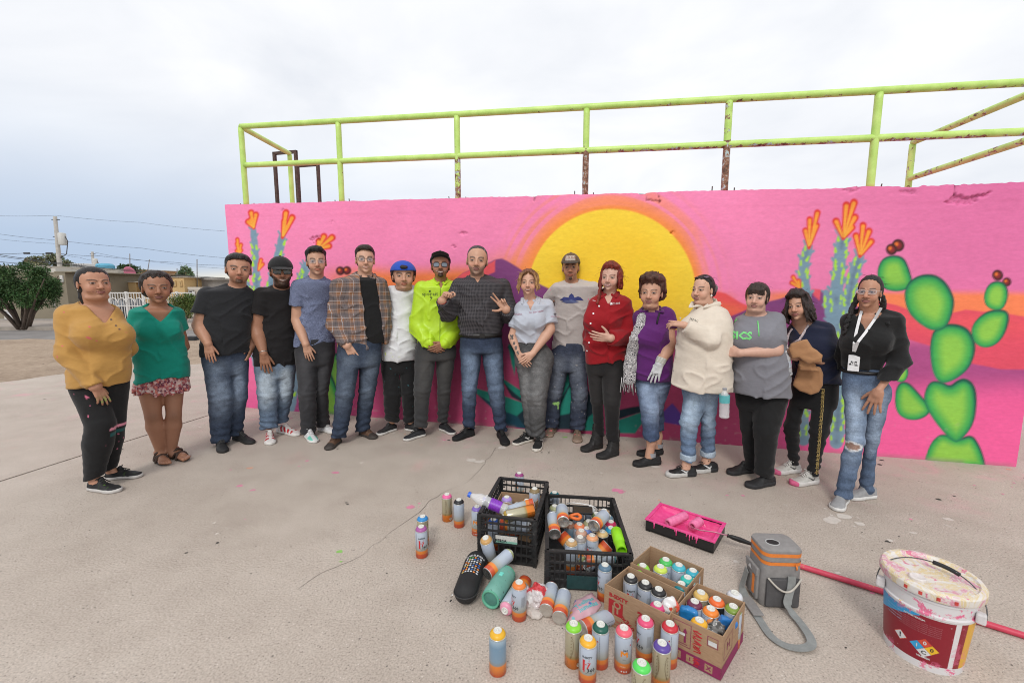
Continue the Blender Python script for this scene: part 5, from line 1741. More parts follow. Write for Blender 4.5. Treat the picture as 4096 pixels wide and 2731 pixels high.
# ---------------------------------------------------------------- shoes
def shoe(ctx,q,up=(.02,.02,.022),sole=(.6,.58,.55),high=0.0,style='trainer',colf=None,solef=None,laces=None,w=1.0,bulk=1.0,tag_=None,sole_h=.026):
 h,t,ax=q['h'],q['t'],q['ax']
 L=max(.235,min(.315,q['L']))if not q['l'].get('rawlen')else q['L']
 y=np.cross((0,0,1),ax)
 M=np.stack([ax,y,(0,0,1)],1)
 hw_x=np.array((-.004,.02,.07,.13,.19,.235,.262,.285))/.28*L
 hw=np.array((.010,.030,.034,.033,.042,.043,.034,.006))*w*1.02
 def foot2(X,Y,ex=0.0):
  ww=np.interp(X,hw_x,hw).astype(f4)
  side=1 if q is ctx['LEG'][0]else-1
  yc=-side*.006*np.sin(np.clip(X/L,0,1)*math.pi)
  d=np.abs(Y-yc)-ww-f4(ex)
  return np.maximum(d*.9,np.maximum(X-f4(L+.002+ex),-X-f4(.003+ex))).astype(f4)
 hs_=sole_h
 G=Grid((-.03,-.075,-.004),(L+.03,.075,hs_+.03),.0085)
 G.D=np.broadcast_to(smax(foot2(*G.xyz((slice(None),)*3)[:2],.003)+0*G.ax[2][None,None,:],np.abs(G.ax[2][None,None,:]-f4(hs_/2+.001))-f4(hs_/2),.006),G.D.shape).astype(f4)
 Vs,Fs=G.mesh()
 top=np.interp
 px_=np.array((-.004,.0,.03,.075,.105,.15,.20,.245,.27,.285))/.28*L
 ph=np.array((.05,.068,.082+high,.088+high,.088+high*.8,.072,.056,.048,.040,.012))*(1 if style!='sandal' else.4)
 U=Grid((-.03,-.075,hs_-.008),(L+.03,.075,.125+high+.01),.0064)
 def uf(X,Y,Z):
  hgt=np.interp(X,px_,ph).astype(f4)*bulk**.5-f4(hs_)
  ww=np.interp(X,hw_x,hw*.95).astype(f4)*(1-.18*np.clip((Z-hs_)/.08,0,1))
  side=1 if q is ctx['LEG'][0]else-1
  yc=-side*.006*np.sin(np.clip(X/L,0,1)*math.pi)
  zz=np.maximum(Z-hs_*.6,0)
  k0=np.sqrt(((Y-yc)/np.maximum(ww,.004))**2*np.where(Z>.07,1,1)+(zz/np.maximum(hgt,.01))**4)if style=='boot' else(np.abs((Y-yc)/np.maximum(ww,.004))**2.6+np.abs(zz/np.maximum(hgt,.01))**2.6)**(1/2.6)
  return np.maximum(np.maximum((k0-1)*np.minimum(ww,.03),(hs_*.4)-Z),np.maximum(X-f4(L+.001),-X-f4(.003))).astype(f4)
 U.D=uf(*U.xyz((slice(None),)*3))
 if style!='boot':
  U.cut(ell((.058/.28*L,0,.105+high),(.036,.024,.030)),.01)
  U.add(ell((.118/.28*L,0,.080+high*.7),(.014,.020,.020),rotm((0,1,0),-35)),.01)
 else:
  A=cone((.055,0,.06),(.050,0,.10+high),.047,.050)
  U.add(A,.02)
  U.clip(lambda X,Y,Z:Z-f4(.10+high),.008)
 U.warp(lambda p:folds(p,ctx['seed']+50,.002,(30,30,30),(70,70,70)),.012)
 V,F=U.mesh()
 c=np.repeat(np.asarray(up,float)[None],len(V),0)
 if colf is not None:c=colf(V,c,L)
 o=finish(ctx,'shoe' if style!='boot' else 'boot',V@M.T+h,F,c,LEATHER)
 cs=np.repeat(np.asarray(sole,float)[None],len(Vs),0)
 if solef is not None:cs=solef(Vs,cs,L)
 finish(ctx,'sole',Vs@M.T+h,Fs,cs,RUBBER,o)
 if laces is not None:
  mb=MB()
  n=5 if style!='boot' else 8
  for i in range(n):
   x=(.112+.016*i)/.28*L if style!='boot' else(.10+.014*i)/.28*L
   zt=np.interp(x,px_,ph)*bulk**.5+.001
   if style=='boot' and i>3:x=.10-.002*(i-3);zt=.085+.025*(i-3)
   mb.tube([(x,-.021,zt-.006),(x+.003,-.008,zt+.004),(x-.003,.008,zt+.004),(x,.021,zt-.006)],.0030,5)
  xk=.110/.28*L;zk=np.interp(xk,px_,ph)*bulk**.5+.006
  for sg in(-1,1):
   mb.tube([(xk,0,zk),(xk+.012,sg*.020,zk+.006),(xk+.004,sg*.034,zk-.004),(xk-.006,sg*.012,zk+.002)],.0028,5)
  for i in range(len(mb.v)):mb.v[i]=mb.v[i]@M.T+h
  mb.build('laces',plain('lace_%d'%int(laces[0]*100),laces,.85),o,True)
 return o
def tick(V,c,L,col,sc=1.0,x0=.085,z0=.048):
 """curved tick painted on both flanks"""
 x=(V[:,0]/L*.28-x0)/sc;z=(V[:,2]-z0)/sc
 d=np.minimum(segdist(x,z,(-.012,.004),(.004,-.010),.0025,.0065),segdist(x,z,(.004,-.010),(.060,.016),.0065,.0012))
 m=(np.clip(.5-d/.003,0,1)*(np.abs(V[:,1])>.016))[:,None]
 return c*(1-m)+np.asarray(col)*m
# ------------------------------------------------------------------ hair, caps, glasses (built in the head's own frame)
def head_finish(ctx,name,V,F,col,mat,parent=None):
 return finish(ctx,name,ctx['h2l'](V),F,col,mat,parent)
def hair(ctx,style,col=None,t=.010,line=.068,side=-.012,nape=-.085,rough=.004,top=.0,back=.0,puff=.0,locks=(),sidey=.0,curl=None,tempx=.060,fringe=None,grey=None,fade=0.0,name='hair',zcap=None,quiff=0.0,sideburn=.0,wide=0.0,fine=.0060):
 """shell over the skull, bounded by a hairline; locks are (p0,p1,r0,r1[,flat]) strands in head units"""
 col=np.array(ctx['hairc']if col is None else col)
 sx=ctx['fw']
 pts=[np.array(p[0])for p in locks]+[np.array(p[1])for p in locks]
 lo=np.array((-.12*sx-wide,-.13,-.14));hi=np.array((.12*sx+wide,.15,.20))
 if pts:
  lo=np.minimum(lo,np.min(pts,0)-.04);hi=np.maximum(hi,np.max(pts,0)+.04)
 G=Grid(lo,hi,fine)
 G.add(ell((0,.012,.030),(.075*sx,.096,.090)))
 G.add(ell((0,.030,-.010),(.070*sx,.074,.070)),.03)
 G.add(ell((0,-.022,.0),(.0635*sx,.068,.070)),.03)
 if top:G.add(ell((0,-.010,.070+top*.5),(.058*sx,.075,.045+top)),.03)
 if quiff:G.add(ell((0,-.052,.096),(.046*sx,.032,.016+quiff),rotm((1,0,0),15)),.02)
 if back:G.add(ell((0,.075+back*.5,.01),(.062*sx,.04+back,.065)),.03)
 X,Y,Z=G.xyz((slice(None),)*3)
 aX=np.abs(X)
 ln=f4(line)-f4(.016)*sst(aX,.030*sx,.058*sx)+f4(.0022)*(np.sin(X*310+ctx['seed'])+np.sin(X*171+2))
 top_=(ln-Z)*.8+(Y+.03)*-.55*(Y>-.03)
 sid=np.maximum(f4(side)+f4(.030*(not locks))*sst(-Z,-.012,.004)-Y,f4(nape)-Z)
 tem=np.maximum(f4(-.028)-Y+(f4(line)-.02-Z)*.28*(Z>.0),f4(-.002-sideburn)-Z)
 r=smin(smin(top_,sid,.012),tem,.012).astype(f4)
 tt=f4(t)if not fade else f4(t)*(.28+.72*sst(Z,.035,.085))*1.0
 te=.0012+tt*sst(-r,.0,.028)+(puff*sst(-r,.004,.05)if puff else 0)
 G.D=np.maximum(G.D-te,r).astype(f4)
 if zcap is not None:G.clip(lambda X,Y,Z:Z-f4(zcap)+0*X+0*Y,.004)
 for p in locks:
  G.add(cone(p[0],p[1],p[2],p[3],p[4]if len(p)>4 else None),p[5]if len(p)>5 else.012)
 if fringe:
  for p in fringe:G.add(cone(p[0],p[1],p[2],p[3],p[4]if len(p)>4 else None),.006)
 seed=ctx['seed']+31
 if curl:
  G.warp(lambda p:-curl[1]*(1.6*(vnoise(p*curl[0],seed)-.4)+.8*(vnoise(p*curl[0]*2.3,seed+1)-.5)),.04)
 else:
  G.warp(lambda p:-rough*(2*vnoise(p*np.array((70,28,22)),seed)-.8+1.2*(vnoise(p*np.array((190,60,40)),seed+2)-.5)),.03)
 V,F=G.mesh()
 n=vnoise(V*np.array((90,40,14)),seed+3)
 c=col[None]*(.55+.95*n)[:,None]
 if grey is not None:
  m=(sst(vnoise(V*np.array((150,60,20)),seed+4),.45,.7)*grey[1](V))[:,None]
  c=c*(1-m)+np.array(grey[0])*m
 o=head_finish(ctx,name,V,F,c,HAIRM)
 if not fade and zcap is None and not curl:strays(ctx,o,36,np.minimum(col*1.3,1),ln=.045)
 return o
def strays(ctx,parent,n,col,spread=.02,ln=.05,r=.0006,base=None):
 """loose single hairs round the outline"""
 rg=random.Random(ctx['seed']+77)
 mb=MB();sx=ctx['fw']
 for i in range(n):
  a=rg.uniform(0,2*math.pi);b=rg.uniform(-.2,1.2)
  d=np.array((math.cos(a)*math.cos(b),math.sin(a)*math.cos(b)*.9+.2,math.sin(b)))
  p=np.array((0,.012,.03))+d*np.array((.083*sx,.10,.096))
  if p[1]<-.05 and p[2]<.06:continue
  pts=[p]
  dd=nrm(d+np.array((rg.gauss(0,.8),rg.gauss(0,.8),rg.gauss(-.2,.5))))
  for k in range(3):
   dd=nrm(dd+np.array((rg.gauss(0,.35),rg.gauss(0,.35),-.25)))
   pts.append(pts[-1]+dd*ln/3*rg.uniform(.6,1.3))
  mb.tube([ctx['h2l'](q)for q in pts],r,3,cap=False)
 if mb.n:
  o=mb.build('loose_hair',plain('loose_hair_%d'%ctx['seed'],tuple(col),.5),parent,True)
def chain(pts,r0,r1,flat=None,k=.008):
 pts=[np.array(p,float)for p in pts];n=len(pts)-1
 out=[]
 for i in range(n):
  a=r0+(r1-r0)*i/n;b=r0+(r1-r0)*(i+1)/n
  out.append((pts[i],pts[i+1],a,b,flat,k))
 return out
def cap(ctx,col,brim='front',t=.014,flat=False,low=.045,colf=None,brimcol=None,high=0.0,tilt=0.0):
 sx=ctx['fw']
 G=Grid((-.13*sx,-.14,-.02),(.13*sx,.15,.17),.0058)
 G.add(ell((0,.010,.030),(.078*sx+t,.100+t,.088+t+high)))
 if flat:G.add(cone((0,-.030,.085+high),(0,.035,.085+high),.062,.062,((0,0,1),.55)),.03)
 tl=math.tan(R(tilt))
 G.clip(lambda X,Y,Z:(f4(low)-Z-Y*f4(-tl)+f4(-.10)*sst(Y,-.02,.10)*.35).astype(f4),.004)
 G.warp(lambda p:-.0012*(np.abs(np.sin(np.arctan2(p[:,1],p[:,0])*3))<.06),.02)
 V,F=G.mesh()
 c=np.repeat(np.asarray(col,float)[None],len(V),0)
 if colf is not None:c=colf(V,c)
 o=head_finish(ctx,'cap',V,F,c,CLOTH)
 sg=-1 if brim=='front' else 1
 B=Grid((-.10*sx,-.20,-.0),(.10*sx,.20,.12),.0046)
 def bf(X,Y,Z):
  yy=Y*sg
  r=np.sqrt((X/(.074*sx))**2+((yy-.085)/.088)**2)
  zc=f4(low+.010)-(np.abs(X)/.07)**2*(.012 if not flat else.002)-(yy-.10)*(.22 if not flat else.04)-yy*f4(tl)*1.0
  return np.maximum(np.maximum((r-1)*.07,np.abs(Z-zc)-.0032),.06-yy).astype(f4)
 B.D=bf(*B.xyz((slice(None),)*3))
 V,F=B.mesh()
 if len(V):head_finish(ctx,'brim',V,F,brimcol if brimcol is not None else col,CLOTH,o)
 if brim=='front':
  mb=MB();mb.lathe([(.0,.0),(.008,.001),(.007,.005),(.0,.006)],10,Matrix.Translation((0,.010,.118+t+high)))
  for i in range(len(mb.v)):mb.v[i]=ctx['h2l'](mb.v[i])
  mb.build('cap_button',plain('button_%02d'%int(col[0]*50),tuple(col),.8),o,True)
 return o
def glasses(ctx,frame=(.02,.02,.022),lens=None,w=.027,h=.018,y=-.094,z=.0,r=.0016,square=2.6,metal=False,up=None,cat=0.0,lensmat=None,name='glasses',tint=None):
 """frame with two rims, bridge and temples; up=(dy,dz,deg) parks it on the hair"""
 sx=ctx['fw']
 M=Matrix.Identity(3);off=np.zeros(3)
 def tr(p):
  p=np.asarray(p,float)
  if up is not None:
   A=rotm((1,0,0),up[2]);p=(p-np.array((0,y,z)))@A.T+np.array((0,up[0],up[1]))
  return ctx['h2l'](p)
 fm=plain('frame_%02d_%02d'%(int(frame[0]*99),int(frame[2]*99)),frame,.35,.8 if metal else 0)
 root=None
 mb=MB();lenses=[]
 for sg in(-1,1):
  pts=[]
  for t in np.linspace(0,2*np.pi,21):
   c,s_=math.cos(t),math.sin(t)
   px_=math.copysign(abs(c)**(2/square),c)*w;pz=math.copysign(abs(s_)**(2/square),s_)*h
   pz+=cat*max(0,sg*px_/w)*(.5+.5*s_)
   xx=sg*.0335*sx+px_
   pts.append((xx,y+abs(xx)**2*3.2,z+pz))
  mb.tube([tr(p)for p in pts],r,6,cap=False)
  lenses.append(pts[:-1])
  mb.tube([tr(p)for p in((sg*(.0335*sx+w),y+.012,z+h*.5),(sg*.078*sx,-.050,z+h*.55),(sg*.080*sx,.005,z+h*.45),(sg*.078*sx,.022,z-.006))],r*1.1,6)
 mb.tube([tr(p)for p in((-.0335*sx+w,y+.001,z+.003),(0,y-.004,z+.006),(.0335*sx-w,y+.001,z+.003))],r,6)
 o=mb.build(name,fm,ctx['root'],True)
 if lens is not None:
  for L in lenses:
   c=np.mean(L,0)+np.array((0,-.0025,0))
   V=[tr(p)for p in L]+[tr(c)]
   n=len(L)
   me=raw_mesh('lens',np.array(V),[[i,(i+1)%n,n]for i in range(n)],True)
   me.materials.append(lens);obj('lens',me,o)
 return o
DARKLENS,_t=newmat('dark_lens',.06,0,.8);setc(_t,_t.ramp(_t.noise(_t.oc,20),[(0,(.006,.007,.009)),(1,(.014,.016,.02))]))
GREYLENS,_t=newmat('grey_lens',.08,0,.8);setc(_t,_t.ramp(_t.noise(_t.oc,20),[(0,(.12,.15,.19)),(1,(.20,.24,.28))]))
VIOLETLENS,_t=newmat('violet_lens',.08,0,.7);setc(_t,_t.ramp(_t.noise(_t.oc,20),[(0,(.10,.05,.11)),(1,(.22,.12,.22))]))
CLEARLENS,_t=newmat('clear_lens',.03,0,.5)
_t.p.inputs['Alpha'].default_value=.16
setc(_t,_t.ramp(_t.noise(_t.oc,20),[(0,(.55,.62,.75)),(1,(.6,.66,.78))]))
def earring(ctx,col=(.8,.76,.7),r=.006,sides=(-1,1),hoop=False):
 m=plain('earring_%02d'%int(col[0]*50),col,.25,.6 if hoop else 0)
 for sg in sides:
  p=ctx['h2l']((sg*.080*ctx['fw'],.0,-.046))
  mb=MB()
  if hoop:mb.tube([p+np.array((0,.010*math.cos(t),.010*math.sin(t)-.008))for t in np.linspace(0,6.28,13)],.0016,5,cap=False)
  else:mb.lathe([(0,-r),(r*.7,-r*.7),(r,0),(r*.7,r*.7),(0,r)],10,Matrix.Translation(p))
  mb.build('earring',m,ctx['root'],True)
# ---------------------------------------------------------------- print on cloth
def text_mesh(txt,size,res=2,bold=0.0):
 cu=bpy.data.curves.new('lettering','FONT')
 cu.body=txt;cu.size=size;cu.resolution_u=res;cu.align_x='CENTER';cu.align_y='CENTER'
 cu.offset=bold
 o=bpy.data.objects.new('lettering',cu);COL.objects.link(o)
 dg=bpy.context.evaluated_depsgraph_get()
 me=o.evaluated_get(dg).to_mesh()
 V=np.array([v.co[:]for v in me.vertices]).reshape(-1,3);F=[list(p.vertices)for p in me.polygons]
 o.evaluated_get(dg).to_mesh_clear()
 bpy.data.objects.remove(o);bpy.data.curves.remove(cu)
 return V,F
def merged_bvh(*os):
 V=[];F=[]
 for o in os:
  n=len(V);V+=[v.co[:]for v in o.data.vertices];F+=[tuple(i+n for i in p.vertices)for p in o.data.polygons]
 return BVHTree.FromPolygons(V,F)
def bvh_of(o):
 me=o.data
 return BVHTree.FromPolygons([v.co[:]for v in me.vertices],[tuple(p.vertices)for p in me.polygons])
def print_on(ctx,garment,V2,F,cx,cy,mat,name='print',rot=0.0,squash=1.0,lift=.0025,at_px=True):
 """lay a flat outline (metres, x right, y up) on the camera side of a garment; the print sits on the cloth it meets"""
 pr=ctx['pr']
 c=pr.P(cx,cy)
 bv=bvh_of(garment)
 ca,sa=math.cos(R(rot)),math.sin(R(rot))
 T=[[np.array(V2[f[0]]),np.array(V2[f[i]]),np.array(V2[f[i+1]])]for f in F for i in range(1,len(f)-1)];O=[]
 while T:
  t=T.pop();e=[np.linalg.norm(t[i]-t[(i+1)%3])for i in range(3)];i=int(np.argmax(e))
  if e[i]>.016:
   m_=(t[i]+t[(i+1)%3])/2;T+=[[t[i],m_,t[(i+2)%3]],[m_,t[(i+1)%3],t[(i+2)%3]]]
  else:O+=t
 V2=O;F=[[3*i,3*i+1,3*i+2]for i in range(len(O)//3)]
 out=[]
 for v in V2:
  x=(v[0]*ca-v[1]*sa)*squash;y=v[0]*sa+v[1]*ca
  p=Vector((c[0]+x,-1.0,c[2]+y))
  hit=bv.ray_cast(p,Vector((0,1,0)),3)
  out.append((p.x,hit[0].y-lift if hit[0]is not None else c[1]-.12,p.z))
 me=raw_mesh(name,np.array(out),F,False);me.materials.append(mat)
 return obj(name,me,garment)
def blob_outline(fn,n=40):
 """star shaped outline from r(angle)"""
 a=np.linspace(0,2*np.pi,n,endpoint=False)
 V=np.array([(fn(t)*math.cos(t),fn(t)*math.sin(t),0)for t in a]+[(0,0,0)])
 return V,[[i,(i+1)%n,n]for i in range(n)]
def ink(name,c,rough=.8):return plain('ink_'+name,c,rough)
def stamp(ctx,garment,txt,size,cx,cy,col,name='print',**k):
 V,F=text_mesh(txt,size,1,k.pop('bold',0))
 return print_on(ctx,garment,V,F,cx,cy,ink('%d_%d_%d'%tuple(int(99*x)for x in col),col),'lettering',**k)
def curtain(ang0,ang1,n,z0,z1,r0,r1,out=.012,wav=.010,rad=(.074,.088),jit=.004,seed=1,zj=.02,sx=1.0,fl=None):
 """many thin wavy locks hanging from the skull between two angles (0 = image right, 90 = back)"""
 rg=random.Random(seed);L=[]
 for i in range(n):
  a=R(ang0+(ang1-ang0)*(i+rg.random())/n)
  ph=rg.random()*6;zz=z1+rg.uniform(-zj,zj)
  pts=[]
  for k in range(6):
   t=k/5;z=z0+(zz-z0)*t
   o=out*math.sin(min(1,t*1.4)*1.57)+wav*math.sin(ph+t*7)*(.3+t)
   pts.append((math.cos(a)*(rad[0]*sx+o)+rg.uniform(-jit,jit),math.sin(a)*(rad[1]+o)+.010+rg.uniform(-jit,jit),z))
  L+=chain(pts,r0*rg.uniform(.8,1.2),r1)
 return L
# ------------------------------------------------------------------ the seventeen people, from the left of the wall to the right
BLK=(.011,.011,.012)
JEANS=np.array(srgb(50,70,100))*.62;JFADE=np.array(srgb(112,134,162))*.72
def lightjeans():return np.array(srgb(98,132,170))*.85,np.array(srgb(176,196,214))*.95
GROUP='people posing in a row in front of the mural'
def splat(V,c,seed,col,thr=.80,sc=60,band=None):
 m=sst(vnoise(V*sc,seed),thr,thr+.05)*sst(vnoise(V*9,seed+1),.5,.62)
 if band is not None:m=m*band(V)
 m=m[:,None]
 return c*(1-m)+np.asarray(col)*m
def p_mustard():
 ctx=make_person('person in a mustard long sleeved top and black leggings, hand hanging at the thigh',1,[((450,1448),(604,1462)),((532,1402),(664,1390))],dict(x=480,eye=413,chin=497,crown=338,w=142,yaw=20,roll=-1,pitch=2,full=1.16,jaw=1.0,smile=.55,hair=(.010,.007,.007),lip=(.33,.13,.11),nose=1.1,dz=.06,browt=.0035,hairline=.088),[(545,318,590),(590,330,612),(640,352,640),(690,378,655),(760,378,655),(840,335,661),(890,326,660),(960,350,645)],[(345,575),(560,570)],[dict(e=(352,770,.04),w=(478,935,.16),t=(528,1008,.15),r=(62,47,30),bare=False,skin_r=(50,40,27),n=(-.45,.8,-.1),size=.92,curl=(20,8,10,14,18),paint=(.30,.42,.12)),dict(e=(640,740,-.14),w=(600,800,-.24),r=(50,40,28),bare=False)],[dict(h=(440,930),k=(505,1125),a=(470,1395),r=(112,62,38,64),hem=1395),dict(h=(578,930),k=(570,1115),a=(552,1345),r=(82,50,32,48),hem=1350)],'tan',GROUP,neck=(478,512),neck_r=.066,bd=.78,bmax=.215,seed=11,te=2.15,belly=.02,showankle=True,bust=[(455,672,.100,.11),(585,680,.095,.10)])
 ctx['vx']=.035
 mus=np.array(srgb(196,150,82))*.84
 def cf(V,c):
  c=c*(1-.10*sst(vnoise(V*7,3),.5,.8))[:,None]
  return splat(V,c,21,srgb(210,80,110),.90,70)
 o=garment_shirt(ctx,mus,888,('long',.98),'v',colf=cf,vdepth=.155,vw=.095,fold=.0055,name='top',neckw=1.15)
 for(x,y)in((553,594),(575,622),(591,638)):
  V,F=blob_outline(lambda t:.0055,10);print_on(ctx,o,V,F,x,y,ink('button_brown',(.12,.08,.06)),'button',lift=.004)
 def lf(V,c):
  c=splat(V,c,5,srgb(220,120,150),.90,70)
  zt=ctx['pr'].P(575,1122)[2];x0=ctx['pr'].P(545,1122)[0]
  for dz,cc in((0,srgb(214,140,160)),(-.044,srgb(20,84,84))):
   m=((np.abs(V[:,2]-zt-dz)<.012)&(V[:,0]>x0)).astype(float)[:,None];c=c*(1-m)+np.array(cc)*m
  return c
 garment_trousers(ctx,BLK,872,CLOTH,'leggings',colf=lf,hips=[(850,330,660),(930,340,655),(1000,372,640),(1060,420,622)],fold=.002,bunch=.002)
 def sf(V,c,L):return splat(V,c,8,srgb(150,220,60),.70,55,lambda V:sst(V[:,0],.12,.2)*(V[:,0]<.25))
 for q in ctx['LEG']:shoe(ctx,q,(.014,.014,.015),(.52,.50,.48),colf=sf,laces=(.02,.02,.02))
 hair(ctx,'back',t=.007,line=.080,side=-.004,rough=.002,locks=chain([(-.055,.06,-.05),(-.062,.055,-.10),(-.06,.05,-.14)],.022,.012))
 earring(ctx,(.7,.68,.66),.003)
p_mustard()
def p_teal():
 ctx=make_person('person in a teal v-neck top, short floral skirt and brown sandals, arms behind the back',1,[((795,1288),(832,1338)),((868,1278),(945,1312))],dict(x=795,eye=444,chin=517,crown=362,w=128,yaw=4,pitch=0,full=1.04,jaw=.9,smile=.02,hair=(.016,.009,.006),lip=(.24,.10,.09),nose=1.15,dz=.04,browt=.0035,hairline=.082,eyeopen=.9),[(555,662,912),(600,680,905),(640,684,908),(700,680,914),(780,676,930),(850,678,946),(900,680,944),(960,690,935)],[(688,572),(886,568)],[dict(e=(668,745,-.05),w=(755,835,-.20),t=(800,850,-.22),r=(38,30,22),n=(0,-1,0)),dict(e=(926,735,-.06),w=(845,835,-.20),t=(800,850,-.22),r=(34,29,22),n=(0,-1,0))],[dict(h=(752,930),k=(768,1082),a=(806,1262),r=(62,39,24,45)),dict(h=(870,930),k=(872,1078),a=(862,1252),r=(54,37,24,43))],'brown',GROUP,neck=(797,530),neck_r=.054,bd=.68,seed=12,bareleg=True,barefoot=True,bust=[(745,655,.075,.075),(850,655,.075,.075)])
 teal=np.array(srgb(8,140,122))*.85
 o=garment_shirt(ctx,teal,884,('short',.48),'v',vdepth=.135,vw=.105,fold=.007,name='top',neckw=1.1,hem_curve=-.25,off=.010)
 pr=ctx['pr']
 zt=pr.P(800,838)[2];zb=pr.P(800,965)[2]
 G=Grid((-.32,-.24,zb-.06),(.32,.24,zt+.03),.007)
 L=[(840,692,930),(880,686,938),(930,668,950),(985,660,960)]
 zz,cx,aa=[],[],[]
 for(y,a,b)in L:
  A=pr.P(a,y);B=pr.P(b,y);zz.append(A[2]);cx.append((A[0]+B[0])/2);aa.append((B[0]-A[0])/2)
 G.add(loft(zz,cx,[0]*4,aa,[x*.72 for x in aa],k=.004))
 G.clip(lambda X,Y,Z:(zb-.012*np.sin(np.arctan2(Y,X)*9)+.028*np.sin(np.arctan2(Y,X)*2+.6)-Z).astype(f4))
 G.warp(lambda p:-.008*np.sin(np.arctan2(p[:,1],p[:,0])*16)*sst(zt-p[:,2],.02,.12),.03)
 V,F=G.mesh()
 m,t=newmat('floral_print',.8,0,.2)
 v1=t.node('ShaderNodeTexVoronoi',{'Vector':t.oc,'Scale':62.0});pk=t.node('ShaderNodeSeparateColor',{0:v1 .outputs['Color']}).outputs[0]
 n=t.noise(t.oc,90,4,.7)
 base=t.ramp(pk,[(0,(.34,.09,.10)),(.3,(.52,.32,.30)),(.5,(.15,.035,.06)),(.72,(.46,.13,.10)),(.9,(.55,.44,.42))],'CONSTANT')
 setc(t,t.mix(t.sstep(n,.52,.66),base,(.58,.42,.40)))
 finish(ctx,'skirt',V,F,(1,1,1),m)
 for q in ctx['LEG']:
  q['l']['rawlen']=False
  h,ax=q['h'],q['ax'];y=np.cross((0,0,1),ax);L=.235
  G=Grid(np.min([h,h+ax*L],0)-.08,np.max([h,h+ax*L],0)+np.array((.08,.08,.10)),.0055)
  for a,b,r0,r1 in((.03,.13,.036,.038),(.13,.21,.042,.042)):G.add(cone(h+ax*a+(0,0,.010),h+ax*b+(0,0,.010),r0,r1,((0,0,1),.26)),.01)
  V,F=G.mesh();so=finish(ctx,'sandal',V,F,(.035,.026,.022),LEATHER)
  S=Grid(np.min([h,h+ax*L],0)-.08,np.max([h,h+ax*L],0)+np.array((.08,.08,.12)),.005)
  for a0,a1,a2,hh in((.085,.10,.095,.078),(.115,.155,.175,.060),(.175,.150,.115,.060)):
   pts=[h+ax*a0+y*.044+(0,0,.012),h+ax*(a0+a1)/2+y*.030+(0,0,hh*.8),h+ax*a1+(0,0,hh),h+ax*(a1+a2)/2-y*.030+(0,0,hh*.8),h+ax*a2-y*.044+(0,0,.012)]
   for p,r in zip(pts[:-1],pts[1:]):S.add(cone(p,r,.010,.010),.004)
  V,F=S.mesh();finish(ctx,'strap',V,F,(.055,.030,.020),LEATHER,so)
 o=hair(ctx,'curlyback',t=.012,line=.082,side=-.008,curl=(42,.006),back=.035,puff=.006)
 strays(ctx,o,90,(.02,.012,.008),ln=.035)
 earring(ctx,(.05,.05,.05),.004,(-1,))
p_teal()
def p_blacktee():
 ctx=make_person('person in a plain charcoal black tee and blue jeans with a short fade haircut',2,[((318,1432),(348,1518)),((410,1400),(552,1442))],dict(x=450,eye=219,chin=322,crown=122,w=142,yaw=2,roll=4,full=1.08,jaw=1.08,smile=.0,hair=(.012,.010,.009),beard=dict(t='goatee',a=.8,mus=.45,shadow=.25),nose=1.1,dz=.05,browt=.0055,hairline=.086,scalp=1),[(372,185,520),(440,206,532),(520,210,534),(600,195,528),(700,178,522),(765,176,517),(830,180,515),(900,200,510)],[(222,400),(500,395)],[dict(e=(172,610,.02),w=(230,742,.165),t=(252,872,.20),r=(56,48,32),n=(.25,1,0),size=.96,sleeve=('short',.62)),dict(e=(548,640,-.05),w=(540,745,.02),t=(512,850,.05),r=(52,44,32),n=(-.9,.3,0),size=1.0,sleeve=('short',.62))],[dict(h=(292,870),k=(322,1110),a=(318,1405),r=(108,72,54,66),hem=1432),dict(h=(448,870),k=(442,1100),a=(420,1360),r=(92,54,46,46),hem=1378)],'tan',GROUP,neck=(432,335),neck_r=.066,bd=.64,bmax=.19,seed=13,belly=.03)
 o=garment_shirt(ctx,(.016,.017,.020),768,('short',.62),'round',fold=.006,name='tee',hemslope=.06)
 garment_trousers(ctx,JEANS,760,hips=[(752,180,515),(830,178,516),(900,200,512),(960,232,506)],fade=JFADE,name='jeans')
 for q in ctx['LEG']:shoe(ctx,q,(.020,.020,.021),(.028,.027,.027),laces=(.06,.06,.06),bulk=1.05)
 hair(ctx,'fade',t=.015,line=.086,fade=1,rough=.002,top=.004)
p_blacktee()
